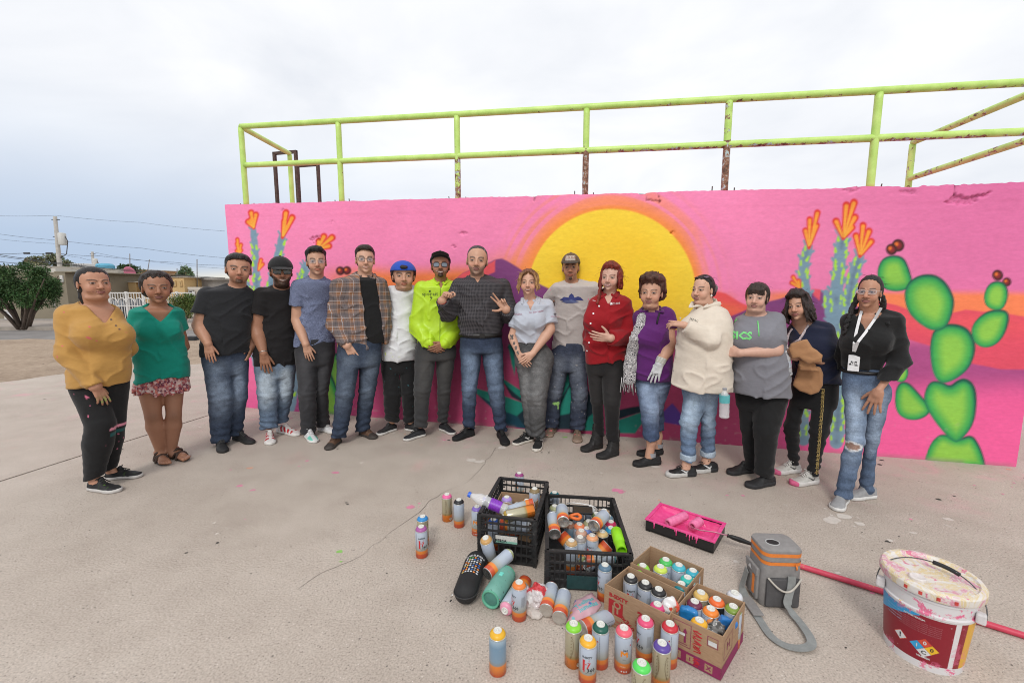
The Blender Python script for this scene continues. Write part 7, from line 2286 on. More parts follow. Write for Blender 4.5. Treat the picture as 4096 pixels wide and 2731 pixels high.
def p_red():
 ctx=make_person('red-haired person in a crimson button shirt, black trousers and lace-up boots, one hand raised',4,[((755,1382),(662,1404)),((860,1425),(732,1458))],dict(x=812,eye=250,chin=350,crown=176,w=122,yaw=-16,roll=2,full=1.04,jaw=.86,smile=.9,teeth=.9,hair=(.165,.018,.010),brow=(.12,.035,.02),lip=(.42,.12,.12),nose=.95,dz=.04,browt=.0035,hairline=.088,blush=.8,iris=(.06,.05,.03)),[(418,676,940),(470,658,946),(530,650,920),(600,645,902),(680,642,900),(760,645,912),(835,648,918),(880,650,918)],[(708,436),(905,432)],[dict(e=(668,640,-.06),w=(680,760,-.06),r=(46,40,30),bare=False),dict(e=(925,650,.03),w=(812,664,.20),t=(690,652,.24),r=(56,50,38),bare=False,skin_r=(40,34,24),n=(.1,.9,.3),size=1.0,curl=(0,8,9,10,12),thumb=55,spread=5)],[dict(h=(712,850),k=(722,1070),a=(738,1270),r=(62,42,34,38),hem=1300),dict(h=(828,850),k=(820,1085),a=(825,1295),r=(86,56,44,48),hem=1335)],'fair',GROUP,neck=(800,365),neck_r=.052,bd=.72,seed=22,bust=[(715,545,.085,.085),(800,545,.085,.09)])
 red=np.array(srgb(168,20,32))*.70
 o=garment_shirt(ctx,red,815,('long',.92),'collar',name='shirt',fold=.010,vdepth=.10,vw=.045,collar=dict(sp=.060,dn=.035,h=.034),hemslope=.22)
 for(x,y)in((739,448),(703,494),(686,556),(676,620),(674,683),(659,740)):
  V,F=blob_outline(lambda t:.0075,10);print_on(ctx,o,V,F,x,y,ink('pearl_button',(.75,.72,.72),.3),'button',lift=.005)
 V,F=blob_outline(lambda t:.014*(.75+.25*math.cos(6*t)),26);print_on(ctx,o,V,F,817,432,ink('white_stitch',(.72,.66,.66)),'emblem')
 stamp(ctx,o,'CHIH',.026,848,432,(.72,.66,.66),rot=4);stamp(ctx,o,'Vive',.016,706,414,(.72,.66,.66))
 garment_trousers(ctx,(.010,.009,.010),780,CLOTH,hips=[(770,650,915),(840,650,915),(900,655,912)],fold=.003,bunch=.003,fade=(.022,.02,.02))
 for q in ctx['LEG']:
  q['l']['rawlen']=False
  shoe(ctx,q,(.022,.021,.021),(.026,.025,.024),high=.125,style='boot',laces=(.02,.02,.02),bulk=1.12,w=1.08,sole_h=.032)
  mb=MB();c=q['A']
 lk=curtain(-30,210,40,.045,-.09,.012,.006,out=.016,wav=.007,seed=3,sx=ctx['fw'])
 for k in range(4):
  x=-.066-.006*(k%2);y0=-.03+.014*k
  lk+=chain([(x,y0,.04),(x-.014,y0,-.01),(x-.006-.004*k,y0-.010,-.06),(x-.014,y0-.040,-.12),(x-.002,y0-.065,-.18),(x-.006,y0-.08,-.23)],.014,.008)
 o2=hair(ctx,'wavy',t=.017,line=.084,side=-.025,nape=-.09,rough=.006,locks=lk,back=.015,top=.012)
 strays(ctx,o2,50,(.22,.03,.015),ln=.08)
 earring(ctx,(.8,.8,.8),.0035,(1,))
p_red()
def p_purple():
 ctx=make_person('curly-haired person in a purple top, black and white scarf and one grey work glove',4,[((1140,1492),(962,1508)),((1155,1425),(988,1438))],dict(x=1078,eye=366,chin=462,crown=262,w=132,yaw=-10,roll=1,full=1.12,jaw=.98,smile=.35,hair=(.060,.024,.016),brow=(.05,.028,.02),lip=(.34,.13,.12),nose=1.1,dz=.05,browt=.003,hairline=.086,bags=.6,blush=.5),[(505,975,1212),(560,982,1200),(650,982,1208),(760,976,1222),(850,970,1226),(915,968,1220),(960,972,1210),(1010,985,1190)],[(1002,515),(1180,515)],[dict(e=(985,690,-.10),w=(1010,800,-.10),r=(40,34,24),sleeve=('short',.4)),dict(e=(1195,705,.06),w=(1136,832,.16),t=(1090,945,.18),r=(64,52,30),n=(.3,.9,.1),size=.98,sleeve=('short',.45),glove=1,curl=(0,8,9,11,13),thumb=58,spread=6)],[dict(h=(1050,960),k=(1072,1120),a=(1082,1350),r=(82,60,52,56),hem=1332,slope=0),dict(h=(1130,960),k=(1120,1110),a=(1130,1310),r=(80,44,38,40),hem=1262,slope=0)],(.48,.27,.185),GROUP,neck=(1085,478),neck_r=.056,bd=.80,bmax=.21,seed=23,showankle=True,bust=[(1035,650,.085,.09),(1110,650,.085,.10)],belly=.03)
 pur=np.array(srgb(98,36,112))*.80
 o=garment_shirt(ctx,pur,915,('short',.45),'round',name='top',fold=.007,collar=dict(sp=.085,dn=.01,h=.03),neckw=1.1)
 c,f=np.array(srgb(52,80,122))*.72,np.array(srgb(126,152,188))*.8
 garment_trousers(ctx,c,900,hips=[(890,970,1220),(960,970,1210),(1020,985,1190)],fade=f,name='jeans',bunch=.003)
 for q in ctx['LEG']:
  shoe(ctx,q,(.017,.017,.018),(.020,.020,.021),laces=None,bulk=1.2,sole_h=.036)
 for q in ctx['LEG']:
  mb=MB();c0=q['A']*np.array((1,1,0))
  mb.lathe([(.0395,.070),(.040,.095),(.0395,.105)],20,Matrix.Translation(Vector(c0)),cap=False);mb.build('sock',plain('grey_knit',(.30,.31,.33),.9),ctx['root'],True)
 q=ctx['ARM'][1];V,F,cc=q['hand']
 V=V+0.0
 cen=q['W'];d=nrm(q['T']-q['W'])
 keep=((V-cen)@d)>-.035
 fk=keep[F].all(1)
 gl=finish(ctx,'glove',V+(V-(cen+d*np.clip((V-cen)@d,0,.2)[:,None]))*.05,F[fk],cc,attrmat('knit_glove',.9,.2,300,.5,.12,80))
 a_=nrm(np.cross(d,(0,1,0)));b2=np.cross(d,a_)
 mb=MB();rr=q['sk'][2]+.004
 for k in range(5):mb.tube([cen-d*(.012+.009*k)+(a_*math.cos(t)+b2*math.sin(t))*rr for t in np.linspace(0,6.283,19)],.0052,6,cap=False)
 mb.build('glove_cuff',plain('knit_cuff',(.55,.55,.50),.9),gl,True)
 stamp(ctx,gl,'DEXTER',.020,1098,880,(.10,.10,.10),rot=20)
 m,t=newmat('scarf_print',.85,0,.2)
 sep=t.node('ShaderNodeSeparateXYZ',{0:t.oc})
 w=t.node('ShaderNodeTexVoronoi',{'Vector':t.node('ShaderNodeMapping',{'Vector':t.oc,'Scale':(75,75,75),'Rotation':(0,.5,0)}).outputs[0],'Scale':1.0},distance='CHEBYCHEV').outputs['Distance']
 f1=t.math('LESS_THAN',t.math('FRACT',t.math('MULTIPLY',w,3.2)),.46)
 setc(t,t.mix(f1,(.62,.60,.60),(.020,.02,.024)))
 pr=ctx['pr']
 G=Grid(ctx['nb']+np.array((-.30,-.32,-.75)),ctx['nb']+np.array((.20,.16,.10)),.007)
 nb=ctx['nb'];nr=ctx['neck_r'];ty=ctx['tcy'][0]
 P=[nb+np.array((math.cos(a)*nr*1.45,math.sin(a)*nr*1.4+ty+.0,-.012+.03*math.sin(a)))for a in np.linspace(-2.0,4.2,16)]
 for a,b in zip(P[:-1],P[1:]):G.add(cone(a,b,.022,.022),.01)
 bv=bvh_of(o)
 def onb(x,y,l=.012):
  p=pr.P(x,y);h=bv.ray_cast(Vector((p[0],-1,p[2])),Vector((0,1,0)),3)
  return np.array((p[0],(h[0].y if h[0]is not None else-.10)-l,p[2]))
 T1=[onb(x,y)for x,y in((1052,480),(1022,520),(1008,580),(980,650),(958,740),(948,830),(942,915))]
 for i,(a,b)in enumerate(zip(T1[:-1],T1[1:])):G.add(cone(a,b,.030+.004*i,.034+.004*i,((0,1,0),.42)),.012)
 G.warp(lambda p:.004*np.sin(p[:,0]*300+3*np.sin(p[:,2]*12)),.02)
 V,F=G.mesh();sc=finish(ctx,'scarf',V,F,(1,1,1),m)
 rg=random.Random(4)
 for i in range(16):
  x=T1[-1][0]+(i-8)*.0075
  mb=MB();mb.tube([(x,T1[-1][1]+rg.uniform(-.01,.01),T1[-1][2]+.01),(x+rg.uniform(-.006,.006),T1[-1][1]+rg.uniform(-.012,.012),T1[-1][2]-.06),(x+rg.uniform(-.012,.012),T1[-1][1]+rg.uniform(-.012,.012),T1[-1][2]-rg.uniform(.10,.14))],.003,5)
  mb.build('fringe',ink('scarf_black',(.03,.03,.034))if i%2 else ink('scarf_white',(.6,.58,.58)),sc,True)
 mb=MB();S1=[onb(x,y,.006)for x,y in((1142,478),(1132,505),(1124,535),(1120,560))]
 mb.tube(S1,.007,6);mb.build('bag_strap',plain('black_webbing',(.015,.015,.016),.8),ctx['root'],True)
 o2=hair(ctx,'curly',t=.016,line=.080,side=-.008,nape=-.075,curl=(48,.012),puff=.020,top=.008)
 strays(ctx,o2,60,(.08,.035,.02),ln=.035)
p_purple()
def p_cream():
 ctx=make_person('person in a loose cream shirt and rolled light jeans, hand on a purple sleeve',5,[((520,1412),(338,1418)),((655,1380),(528,1388))],dict(x=562,eye=240,chin=338,crown=158,w=130,yaw=-30,roll=0,full=1.10,jaw=.95,smile=.1,hair=(.016,.011,.010),lip=(.36,.15,.13),nose=.95,dz=.02,browt=.0035,hairline=.088),[(372,505,716),(430,466,748),(480,448,757),(560,414,755),(650,396,750),(750,380,748),(850,366,746),(890,360,745),(950,420,690)],[(560,420),(672,412)],[None,dict(e=(610,566,.16),w=(452,470,.20),t=(352,452,.14),r=(74,62,42),bare=False,skin_r=(40,34,22),n=(-.1,.4,-.9),size=.95,curl=(6,10,12,16,20),fingers=(4,14,20,26))],[dict(h=(535,890),k=(480,1075),a=(474,1285),r=(98,66,50,58),hem=1312,slope=.0),dict(h=(606,900),k=(600,1075),a=(598,1260),r=(64,50,48,50),hem=1290,slope=.0)],'light',GROUP,neck=(585,335),neck_r=.060,bd=.85,bmax=.23,shr=.48,seed=24,bust=[(500,510,.10,.08)],belly=.02,showankle=True)
 cream=np.array(srgb(226,214,198))*.86
 ctx['vx']=-.06
 o=garment_shirt(ctx,cream,884,('long',.93),'collar',name='shirt',fold=.006,vdepth=.04,vw=.03,collar=dict(sp=.05,dn=.025,h=.036),hem_curve=.10,hemslope=-.09)
 for y in(420,500,580,660,740):
  V,F=blob_outline(lambda t:.006,8);print_on(ctx,o,V,F,432-(y-420)*.14,y,ink('cream_button',(.5,.46,.42),.4),'button',lift=.004)
 stamp(ctx,o,'JAPAC',.022,515,430,(.06,.07,.06),rot=-18)
 c,f=np.array(srgb(86,120,160))*.72,np.array(srgb(150,178,204))*.8
 kn=ctx['LEG'][0]['K']
 def lf(V,c):
  m=(sst(.9-(((V[:,0]-kn[0]+.075)/.018)**2+((V[:,2]-kn[2]-.055)/.028)**2),0,.3)*(V[:,1]<.05))[:,None]
  return c*(1-m)+np.array((.52,.46,.44))*m
 garment_trousers(ctx,c,868,hips=[(860,430,690),(920,436,668)],fade=f,name='jeans',cuff=np.array(srgb(168,190,210))*.75,colf=lf)
 for q in ctx['LEG']:
  shoe(ctx,q,(.016,.016,.017),(.50,.49,.47),colf=lambda V,c,L:tick(V,c,L,(.66,.66,.66),1.0,.10),solef=lambda V,c,L:np.where((V[:,0]<L*.35)[:,None],np.array((.03,.03,.032)),c),laces=(.02,.02,.02),bulk=1.15,sole_h=.034)
 lk=chain([(0,.10,.03),(.01,.135,.015),(.0,.14,-.03)],.045,.030)
 hair(ctx,'back',t=.007,line=.084,side=.0,rough=.002,locks=lk,grey=((.26,.24,.23),lambda V:(V[:,1]>.085)*.9))
 glasses(ctx,(.03,.012,.012),VIOLETLENS,w=.028,h=.020,y=-.094,r=.0022,up=(-.030,.112,-68),name='sunglasses')
 earring(ctx,(.75,.72,.68),.008,(1,))
p_cream()
def p_grey():
 ctx=make_person('person in a grey sports tee with lime lettering, sunglasses pushed up on the fringe',5,[((882,1388),(762,1402)),((1012,1462),(838,1488))],dict(x=900,eye=285,chin=380,crown=214,w=130,yaw=-8,roll=3,full=1.12,jaw=1.0,smile=.35,hair=(.032,.018,.013),lip=(.36,.16,.14),nose=1.05,dz=.06,browt=.0028,hairline=.07,bags=.6,blush=.5),[(430,776,1058),(480,760,1080),(540,750,1088),(620,748,1090),(700,750,1106),(800,752,1118),(880,750,1117),(940,765,1108),(1000,775,1085)],[(808,448),(1022,440)],[None,dict(e=(1030,630,.14),w=(800,645,.24),t=(692,632,.20),r=(66,46,30),n=(0,.9,-.3),size=.95,sleeve=('short',.80),curl=(8,12,14,16,18))],[dict(h=(855,910),k=(858,1110),a=(868,1350),r=(82,58,44,50),hem=1368,slope=.1),dict(h=(985,910),k=(962,1130),a=(952,1395),r=(122,82,62,70),hem=1412,slope=.1)],'fair',GROUP,neck=(897,398),neck_r=.060,bd=.80,bmax=.235,seed=25,bust=[(830,560,.105,.10),(955,560,.105,.11)],belly=.035)
 gr=np.array(srgb(142,142,150))*.72
 o=garment_shirt(ctx,gr,880,('short',.80),'round',name='tee',fold=.006,neckw=1.25)
 gn=(.18,.62,.20)
 stamp(ctx,o,'ASICS',.074,793,522,gn,rot=2,bold=.003)
 pr=ctx['pr'];bv=bvh_of(o)
 for(pts)in(((910,405),(914,440),(920,480),(923,522)),((805,402),(785,430),(766,450))):
  a=[]
  for x,y in pts:
   p=pr.P(x,y);h=bv.ray_cast(Vector((p[0],-1,p[2])),Vector((0,1,0)),3)
   if h[0]is not None:a.append(h[0]+Vector((0,-.002,0)))
  if len(a)>1:
   mb=MB();mb.tube(a,.0042,6);mb.build('piping',ink('lime_piping',gn),o,True)
 garment_trousers(ctx,(.0095,.0095,.010),862,CLOTH,hips=[(852,765,1108),(930,770,1106),(1000,775,1085)],fold=.004,bunch=.003)
 for q in ctx['LEG']:shoe(ctx,q,(.018,.018,.019),(.030,.030,.032),laces=None,bulk=1.1,sole_h=.032)
 sx=ctx['fw']
 fr=[]
 rg=random.Random(3)
 for i in range(16):
  x=-.052+.104*i/15
  fr.append(((x*.75*sx,-.062,.108),(x*sx,-.090+x*x*6,.066+rg.uniform(-.004,.004)),.010,.008));fr.append(((x*sx,-.090+x*x*6,.070),(x*1.12*sx,-.086+x*x*8,.040-abs(x)*.3+rg.uniform(-.006,.006)),.008,.004))
 hair(ctx,'fringe',t=.011,line=.078,side=-.012,rough=.004,fringe=fr,back=.01,locks=chain([(.070*sx,-.02,.03),(.076*sx,-.02,-.02),(.072*sx,-.015,-.05)],.010,.004))
 glasses(ctx,(.09,.03,.07),VIOLETLENS,w=.029,h=.021,y=-.094,r=.0022,up=(-.012,.112,-62),name='sunglasses')
p_grey()
def p_navy():
 ctx=make_person('person with wavy dark hair in navy top and black joggers with gold key stripe',6,[((212,1262),(84,1274)),((312,1322),(162,1338))],dict(x=196,eye=322,chin=398,crown=240,w=104,yaw=-16,roll=-10,full=1.05,jaw=.88,smile=.45,hair=(.020,.011,.009),lip=(.34,.12,.11),nose=1.1,dz=.08,browt=.0035,hairline=.084),[(440,165,400),(500,152,425),(570,160,436),(650,168,438),(740,164,444),(795,162,446),(850,160,440),(900,165,425)],[(176,455),(365,448)],[None,dict(e=(388,640,.04),w=(205,612,.20),t=(130,590,.24),r=(58,42,26),n=(0,.9,-.4),size=.92,sleeve=('short',.68),curl=(12,22,24,26,28))],[dict(h=(205,840),k=(165,1010),a=(178,1195),r=(78,62,42,52),hem=1216,slope=0),dict(h=(350,840),k=(322,1030),a=(290,1252),r=(84,70,40,56),hem=1278,slope=0)],(.48,.27,.185),GROUP,neck=(222,412),neck_r=.052,bd=.74,bmax=.2,seed=26,bust=[(240,560,.085,.07),(320,560,.08,.08)])
 nav=np.array(srgb(34,40,66))*.7
 o=garment_shirt(ctx,nav,796,('short',.68),'v',name='top',fold=.007,vdepth=.09,vw=.07)
 pr=ctx['pr'];q1=ctx['LEG'][1]
 tr=garment_trousers(ctx,(.010,.010,.011),778,CLOTH,'joggers',hips=[(768,162,440),(840,158,436),(900,160,424)],bunch=.008)
 bv=bvh_of(tr);gold=ink('gold_print',(.42,.30,.10),.5)
 ys=np.linspace(800,1262,22);xs=np.interp(ys,[790,900,1000,1100,1200,1270],[343,338,328,320,312,308])
 unit=[[(0,0),(1,0),(1,.9),(.35,.9),(.35,.45),(.65,.45)],]
 for x,y in zip(xs,ys):
  mb=MB();a=[]
  for u,v in unit[0]:
   p=pr.P(x-8+u*16,y-9+v*19,-q1['K'][1]);h=bv.ray_cast(Vector((p[0],-1,p[2])),Vector((0,1,0)),3)
   if h[0]is not None:a.append(h[0]+Vector((0,-.0015,0)))
  if len(a)>2:
   mb.tube(a,.0032,4);mb.build('key_pattern',gold,tr)
 for q in ctx['LEG']:shoe(ctx,q,(.50,.49,.46),(.64,.62,.60),colf=lambda V,c,L:tick(splat(V,c,4,(.36,.33,.28),.55,40),L and c,L,(.03,.03,.03))if False else tick(V,c,L,(.03,.03,.03)),solef=lambda V,c,L:np.where(((V[:,0]>L*.88))[:,None],np.array((.60,.12,.24)),c),laces=(.66,.65,.64),bulk=1.15,sole_h=.034)
 sx=ctx['fw']
 lk=curtain(-42,222,46,.05,-.115,.014,.007,out=.030,wav=.013,seed=9,sx=sx,zj=.03)
 o2=hair(ctx,'wavy',t=.020,line=.078,side=-.03,nape=-.09,rough=.008,locks=lk,back=.02,top=.014)
 strays(ctx,o2,60,(.025,.014,.011),ln=.07)
 bv2=merged_bvh(o,ctx['root'])
 for pts in(((172,445),(150,480),(140,520),(150,545)),((262,425),(240,460),(215,500),(180,520))):
  a=[]
  for x,y in pts:
   p=pr.P(x,y);h=bv2 .ray_cast(Vector((p[0],-1,p[2])),Vector((0,1,0)),3)
   a.append(h[0]+Vector((0,-.004,0))if h[0]is not None else Vector(p)+Vector((0,-.13,0)))
  mb=MB();mb.tube(a,.009,6);mb.build('lanyard',plain('floral_ribbon',(.55,.46,.47),.8,vary=.5,scale=90),ctx['root'],True)
 return ctx
NAVY=p_navy()
def p_blouse():
 ctx=make_person('person in black blouse and ripped wide-leg jeans with braids and a white badge lanyard',6,[((470,1424),(432,1472)),((640,1404),(520,1412))],dict(x=602,eye=236,chin=324,crown=150,w=126,yaw=-10,roll=2,full=1.05,jaw=.9,smile=.45,hair=(.010,.008,.008),lip=(.34,.13,.12),nose=1.1,dz=.05,browt=.004,hairline=.086),[(378,470,792),(430,452,770),(520,450,722),(600,450,694),(660,452,684),(700,455,676),(760,452,700),(820,455,700)],[(490,395),(765,395)],[dict(e=(455,600,-.10),w=(470,720,-.14),r=(40,36,26),bare=False),dict(e=(788,625,.02),w=(662,798,.14),t=(600,965,.13),r=(54,54,40),bare=False,skin_r=(36,32,24),n=(.35,.9,.1),size=1.0,curl=(0,4,5,6,7),thumb=45,spread=9)],[dict(h=(535,800),k=(528,1085),a=(462,1395),r=(86,64,58,64),hem=1402,slope=.0),dict(h=(665,800),k=(622,1070),a=(590,1375),r=(86,56,52,44),hem=1392,slope=.0)],'tan',GROUP,neck=(612,350),neck_r=.050,bd=.66,seed=27,bust=[(560,520,.075,.07),(650,520,.075,.07)])
 ctx['vx']=-.01
 o=garment_shirt(ctx,(.0105,.0105,.011),692,('long',.93),'v',name='blouse',fold=.008,vdepth=.12,vw=.075,puff=.004,neckw=1.2,collar=dict(sp=.11,dn=.075,h=.035))
 kn=ctx['pr'].P(518,1080)
 c,f=np.array(srgb(74,104,142))*.70,np.array(srgb(146,172,202))*.78
 def lf(V,c):
  e=((V[:,0]-kn[0])/.040)**2+((V[:,2]-kn[2])/.026)**2+(vnoise(V*90,3)-.5)*.7
  fr_=(V[:,1]<.02)
  m1=(sst(1.9-e,0,.4)*fr_)[:,None];m2=(sst(.95-e,0,.15)*fr_)[:,None]
  c=c*(1-m1)+np.array((.60,.62,.64))*m1
  return c*(1-m2)+ctx['tone']*.62*m2
 garment_trousers(ctx,c,684,hips=[(676,456,676),(740,452,715),(800,450,742),(860,452,735)],fade=f,name='jeans',colf=lf,flare=1.12,bunch=.004)
 for q in ctx['LEG']:shoe(ctx,q,(.28,.28,.285),(.60,.59,.57),laces=None,bulk=1.1)
 pr=ctx['pr']
 zb=pr.P(560,690)[2];mb=MB();pts=[]
 A=pr.P(458,690);Bq=pr.P(676,690);x0=(A[0]+Bq[0])/2;a=(Bq[0]-A[0])/2+.006
 for t in np.linspace(0,2*np.pi,33):pts.append((x0+a*math.cos(t),(a*.68+.006)*math.sin(t)+.005,zb))
 mb.tube(pts,.013,6,cap=False);mb.build('belt',plain('black_leather',(.012,.011,.011)),ctx['root'],True)
 bv=merged_bvh(o,ctx['root'])
 def on(x,y,l=.006):
  p=pr.P(x,y);h=bv.ray_cast(Vector((p[0],-1,p[2])),Vector((0,1,0)),3)
  return Vector((p[0],(h[0].y if h[0]is not None else-.11)-l,p[2]))
 rib=plain('white_ribbon',(.70,.70,.71),.6)
 for pts in([(566,345),(552,400),(538,460),(528,520),(524,568)],[(676,325),(640,390),(590,460),(550,510),(528,568)]):
  P=[on(*p)for p in pts]
  mb=MB();V=[];F=[]
  for i,p in enumerate(P):
   d=(P[min(i+1,len(P)-1)]-P[max(i-1,0)]).normalized();s_=d.cross(Vector((0,1,0))).normalized()*.0075
   V+=[p-s_,p+s_,p+s_+Vector((0,.002,0)),p-s_+Vector((0,.002,0))]
  for i in range(len(P)-1):
   for m in range(4):F.append((i*4+m,i*4+(m+1)%4,i*4+4+(m+1)%4,i*4+4+m))
  mb.add([tuple(v)for v in V],F);mb.build('lanyard',rib,ctx['root'])
 c0=on(523,634,.012);w=(pr.P(556,634)[0]-pr.P(490,634)[0])/2;h=(pr.P(523,588)[2]-pr.P(523,679)[2])/2
 mb=MB();mb.box((c0 .x-w,c0 .y-.004,c0 .z-h),(c0 .x+w,c0 .y+.004,c0 .z+h))
 me=mb.mesh('badge',[plain('badge_white',(.74,.74,.75),.35)]);bevel_mesh(me,.0035,2);bd=obj('badge',me,ctx['root'])
 def disc(name,x,z,rx,rz,col,dy):
  n=18;V=[(c0 .x+x+rx*math.cos(t),c0 .y-.0045-dy,c0 .z+z+rz*math.sin(t))for t in np.linspace(0,2*np.pi,n,endpoint=False)]
  me=raw_mesh(name,np.array(V),[list(range(n))],False);me.materials.append(ink('badge_%d'%int(col[0]*99),col));obj(name,me,bd)
 for(x,z,rx,rz,c_,dy)in((0,.0,.017,.0125,(.02,.02,.02),.0004),(0,-.0005,.0152,.0110,(.70,.70,.70),.0008),(-.011,.011,.005,.005,(.02,.02,.02),.0012),(.011,.011,.005,.005,(.02,.02,.02),.0012),(-.006,.001,.004,.0035,(.02,.02,.02),.0016),(.006,.001,.004,.0035,(.02,.02,.02),.0016),(-.018,-.006,.006,.0055,(.02,.02,.02),.0012),(.014,-.011,.010,.004,(.02,.02,.02),.0012)):
  disc('print',x,z-.002,rx,rz,c_,dy)
 sx=ctx['fw']
 lk=[]
 for sg,P in((-1,[(-.062,.02,-.02),(-.074,.0,-.07),(-.088,-.02,-.13),(-.095,-.045,-.20),(-.10,-.065,-.27),(-.105,-.07,-.33)]),(1,[(.062,.04,-.02),(.076,.045,-.06),(.082,.05,-.10),(.080,.055,-.13)])):
  P=[np.array(p)for p in P];k=0
  for a,b in zip(P[:-1],P[1:]):
   for u in range(3):
    q=a+(b-a)*(u/3);q2=a+(b-a)*((u+1)/3);o_=np.array((.007*(1 if k%2 else-1),0,0))
    lk.append((q+o_,q2+o_,.0165-.0004*k,.0135-.0004*k,None,.003));k+=1
 o2=hair(ctx,'parted',t=.008,line=.086,side=-.004,rough=.003,locks=lk)
 glasses(ctx,(.60,.50,.46),CLEARLENS,w=.027,h=.015,r=.0017,square=2.4,cat=.006)
 earring(ctx,(.7,.62,.45),.004,(1,),hoop=True)
p_blouse()
# ------------------------------------------------------------------ spray cans
def Zt(T,x,y):return T[0]+x/T[2],T[1]+y/T[2]
Z7=(1600,1850,1.78);Z8=(2400,1950,2.0078);ZA=(1880,1880,3.7325);ZB=(3250,2050,2.3026);ZC=(2150,1950,3.485);ZD=(2200,2250,3.26);ZE=(2650,2200,2.9525);ZG=(1770,2150,4.479)
def canmat(name,stops,rough=.32,metal=0.0,nscale=60,extra=None):
 m,t=newmat(name,rough,metal,.5)
 z=t.node('ShaderNodeSeparateXYZ',{0:t.oc}).outputs[2]
 c=t.ramp(t.math('MULTIPLY',z,5.0),[(p*5,q)for p,q in stops])
 sc=t.sstep(t.noise(t.oc,nscale,6,.7),.60,.68)
 setc(t,t.mix(t.math('MULTIPLY',sc,.35),c,(.30,.31,.31)))
 setn(t,t.bump(t.noise(t.oc,25,3),.08,.004))
 return m
_or1,_or2=srgb(206,84,48),srgb(226,132,52)
CANM=dict(grey=canmat('label_grey',[(0,(.5,.5,.5)),(.0025,(.5,.5,.5)),(.003,np.array(_or1)*.8),(.024,np.array(_or1)*.9),(.030,np.array(_or2)*.9),(.044,np.array(_or2)*.95),(.047,(.30,.31,.27)),(.058,(.36,.38,.36)),(.085,(.40,.45,.51)),(.146,(.44,.50,.60))]),gold=canmat('label_gold',[(0,(.5,.45,.3)),(.003,np.array(_or2)*.8),(.040,np.array(_or2)),(.048,(.40,.30,.12)),(.060,(.46,.42,.28)),(.13,(.50,.47,.34)),(.146,(.55,.50,.36))],.22,.55),blue=canmat('label_blue',[(0,(.5,.5,.5)),(.003,np.array(_or1)*.85),(.030,np.array(_or2)*.9),(.045,np.array(_or2)),(.050,(.25,.27,.27)),(.065,(.20,.30,.40)),(.12,(.16,.26,.36)),(.146,(.30,.40,.48))]),black=canmat('label_black',[(0,(.3,.3,.3)),(.003,(.014,.014,.015)),(.146,(.014,.014,.015))],.3))
RING=plain('can_ring',(.50,.50,.47),.28,.7,vary=.1)
VALVE=plain('can_valve',(.66,.66,.62),.4,vary=.12,scale=300)
_b=MB();_b.lathe([(.0,.004),(.024,.005),(.0295,.0),(.0325,.003),(.0325,.146),(.0315,.1495)],28,cap=False);CAN_BODY={}
for _k,_m in CANM.items():
 _me=_b.mesh('can_body',[_m],True);sharp_edges(_me,50);CAN_BODY[_k]=_me
_r=MB();_r.lathe([(.0315,.1490),(.0335,.1505),(.0325,.153),(.0300,.153)],28,cap=False);CAN_RING=_r.mesh('can_ring',[RING],True)
_v=MB();_v.lathe([(.0158,.1675),(.0164,.1715),(.0150,.1730),(.0132,.1726),(.0118,.1692),(.0052,.1688),(.0044,.1715),(.0042,.1745),(.0020,.1755),(0,.1755)],22,cap=False);CAN_VALVE=_v.mesh('valve_cup',[VALVE],True)
_f=MB();_f.lathe([(.0,.0035),(.012,.003),(.024,.0002),(.0300,-.0012),(.0322,.0005)],24,cap=False);CAN_FOOT=_f.mesh('can_foot',[plain('can_foot',(.62,.61,.58),.22,.9)],True)
_d=MB();_d.lathe([(.0305,.1525),(.0302,.1555),(.0280,.1608),(.0240,.1648),(.0195,.1672),(.0150,.1682)],28,cap=False)
DOMES={}
def dome(c):
 k=tuple(c)
 if k not in DOMES:
  DOMES[k]=_d.mesh('can_dome',[plain('cap_%d_%d_%d'%k,tuple(np.minimum(np.array(srgb(*k))*.82,.85)),.38,vary=.06,scale=90)],True)
 return DOMES[k]
def wrap(V,r=.0331):
 V=np.asarray(V,float);return np.stack([r*np.sin(V[:,0]/r),-r*np.cos(V[:,0]/r),V[:,1]],1)
def poly2(mb,P,m,lift=0.0):
 P=np.array([(x,y,0)for x,y in P]);V=wrap(P,.0329+lift);mb.add(V,[tuple(range(len(P)))],m)
def txt2(mb,s,size,x,y,m,lift=.0003,bold=0.0,sx=1.0):
 V,F=text_mesh(s,size,1,bold)
 V=V*np.array((sx,1,1))+np.array((x,y,0));mb.add(wrap(V,.0329+lift),F,m)
INKK=ink('can_black',(.02,.02,.022));INKR=ink('can_red',srgb(190,40,42));INKO=ink('can_orange',np.array(srgb(226,138,40))*.9);INKW=ink('can_white',(.6,.6,.6));INKG=ink('can_grey',(.27,.29,.32));INKD=ink('can_brown',(.10,.06,.025));INKC=ink('can_cream',(.55,.52,.42))
PRINTS={}
_p=MB()
for _q in([(-.019,.062),(-.011,.060),(-.010,.106),(-.019,.106)],[(-.019,.101),(.006,.101),(.006,.109),(-.019,.109)],[(-.010,.090),(.002,.099),(.005,.095),(-.006,.086)],[(.002,.088),(.008,.098),(.011,.096),(.006,.084)],[(-.004,.072),(.001,.072),(.007,.090),(.002,.090)],[(-.016,.054),(-.013,.062),(-.010,.058)]):poly2(_p,_q,0)
txt2(_p,'B-SIXTY',.0105,-.002,.117,1,bold=.0004);txt2(_p,'360',.0205,.013,.066,1,bold=.0005);txt2(_p,'SPRAY PAINT',.0042,.004,.055,1)
for _k in range(6):
 poly2(_p,[(.040+.003*_k,.07+.004*(_k%3)),(.042+.003*_k,.07),(.044+.003*_k,.115),(.0425+.003*_k,.12)],2)
poly2(_p,[(-.034,.008),(-.033,.008),(-.033,.142),(-.034,.142)],1)
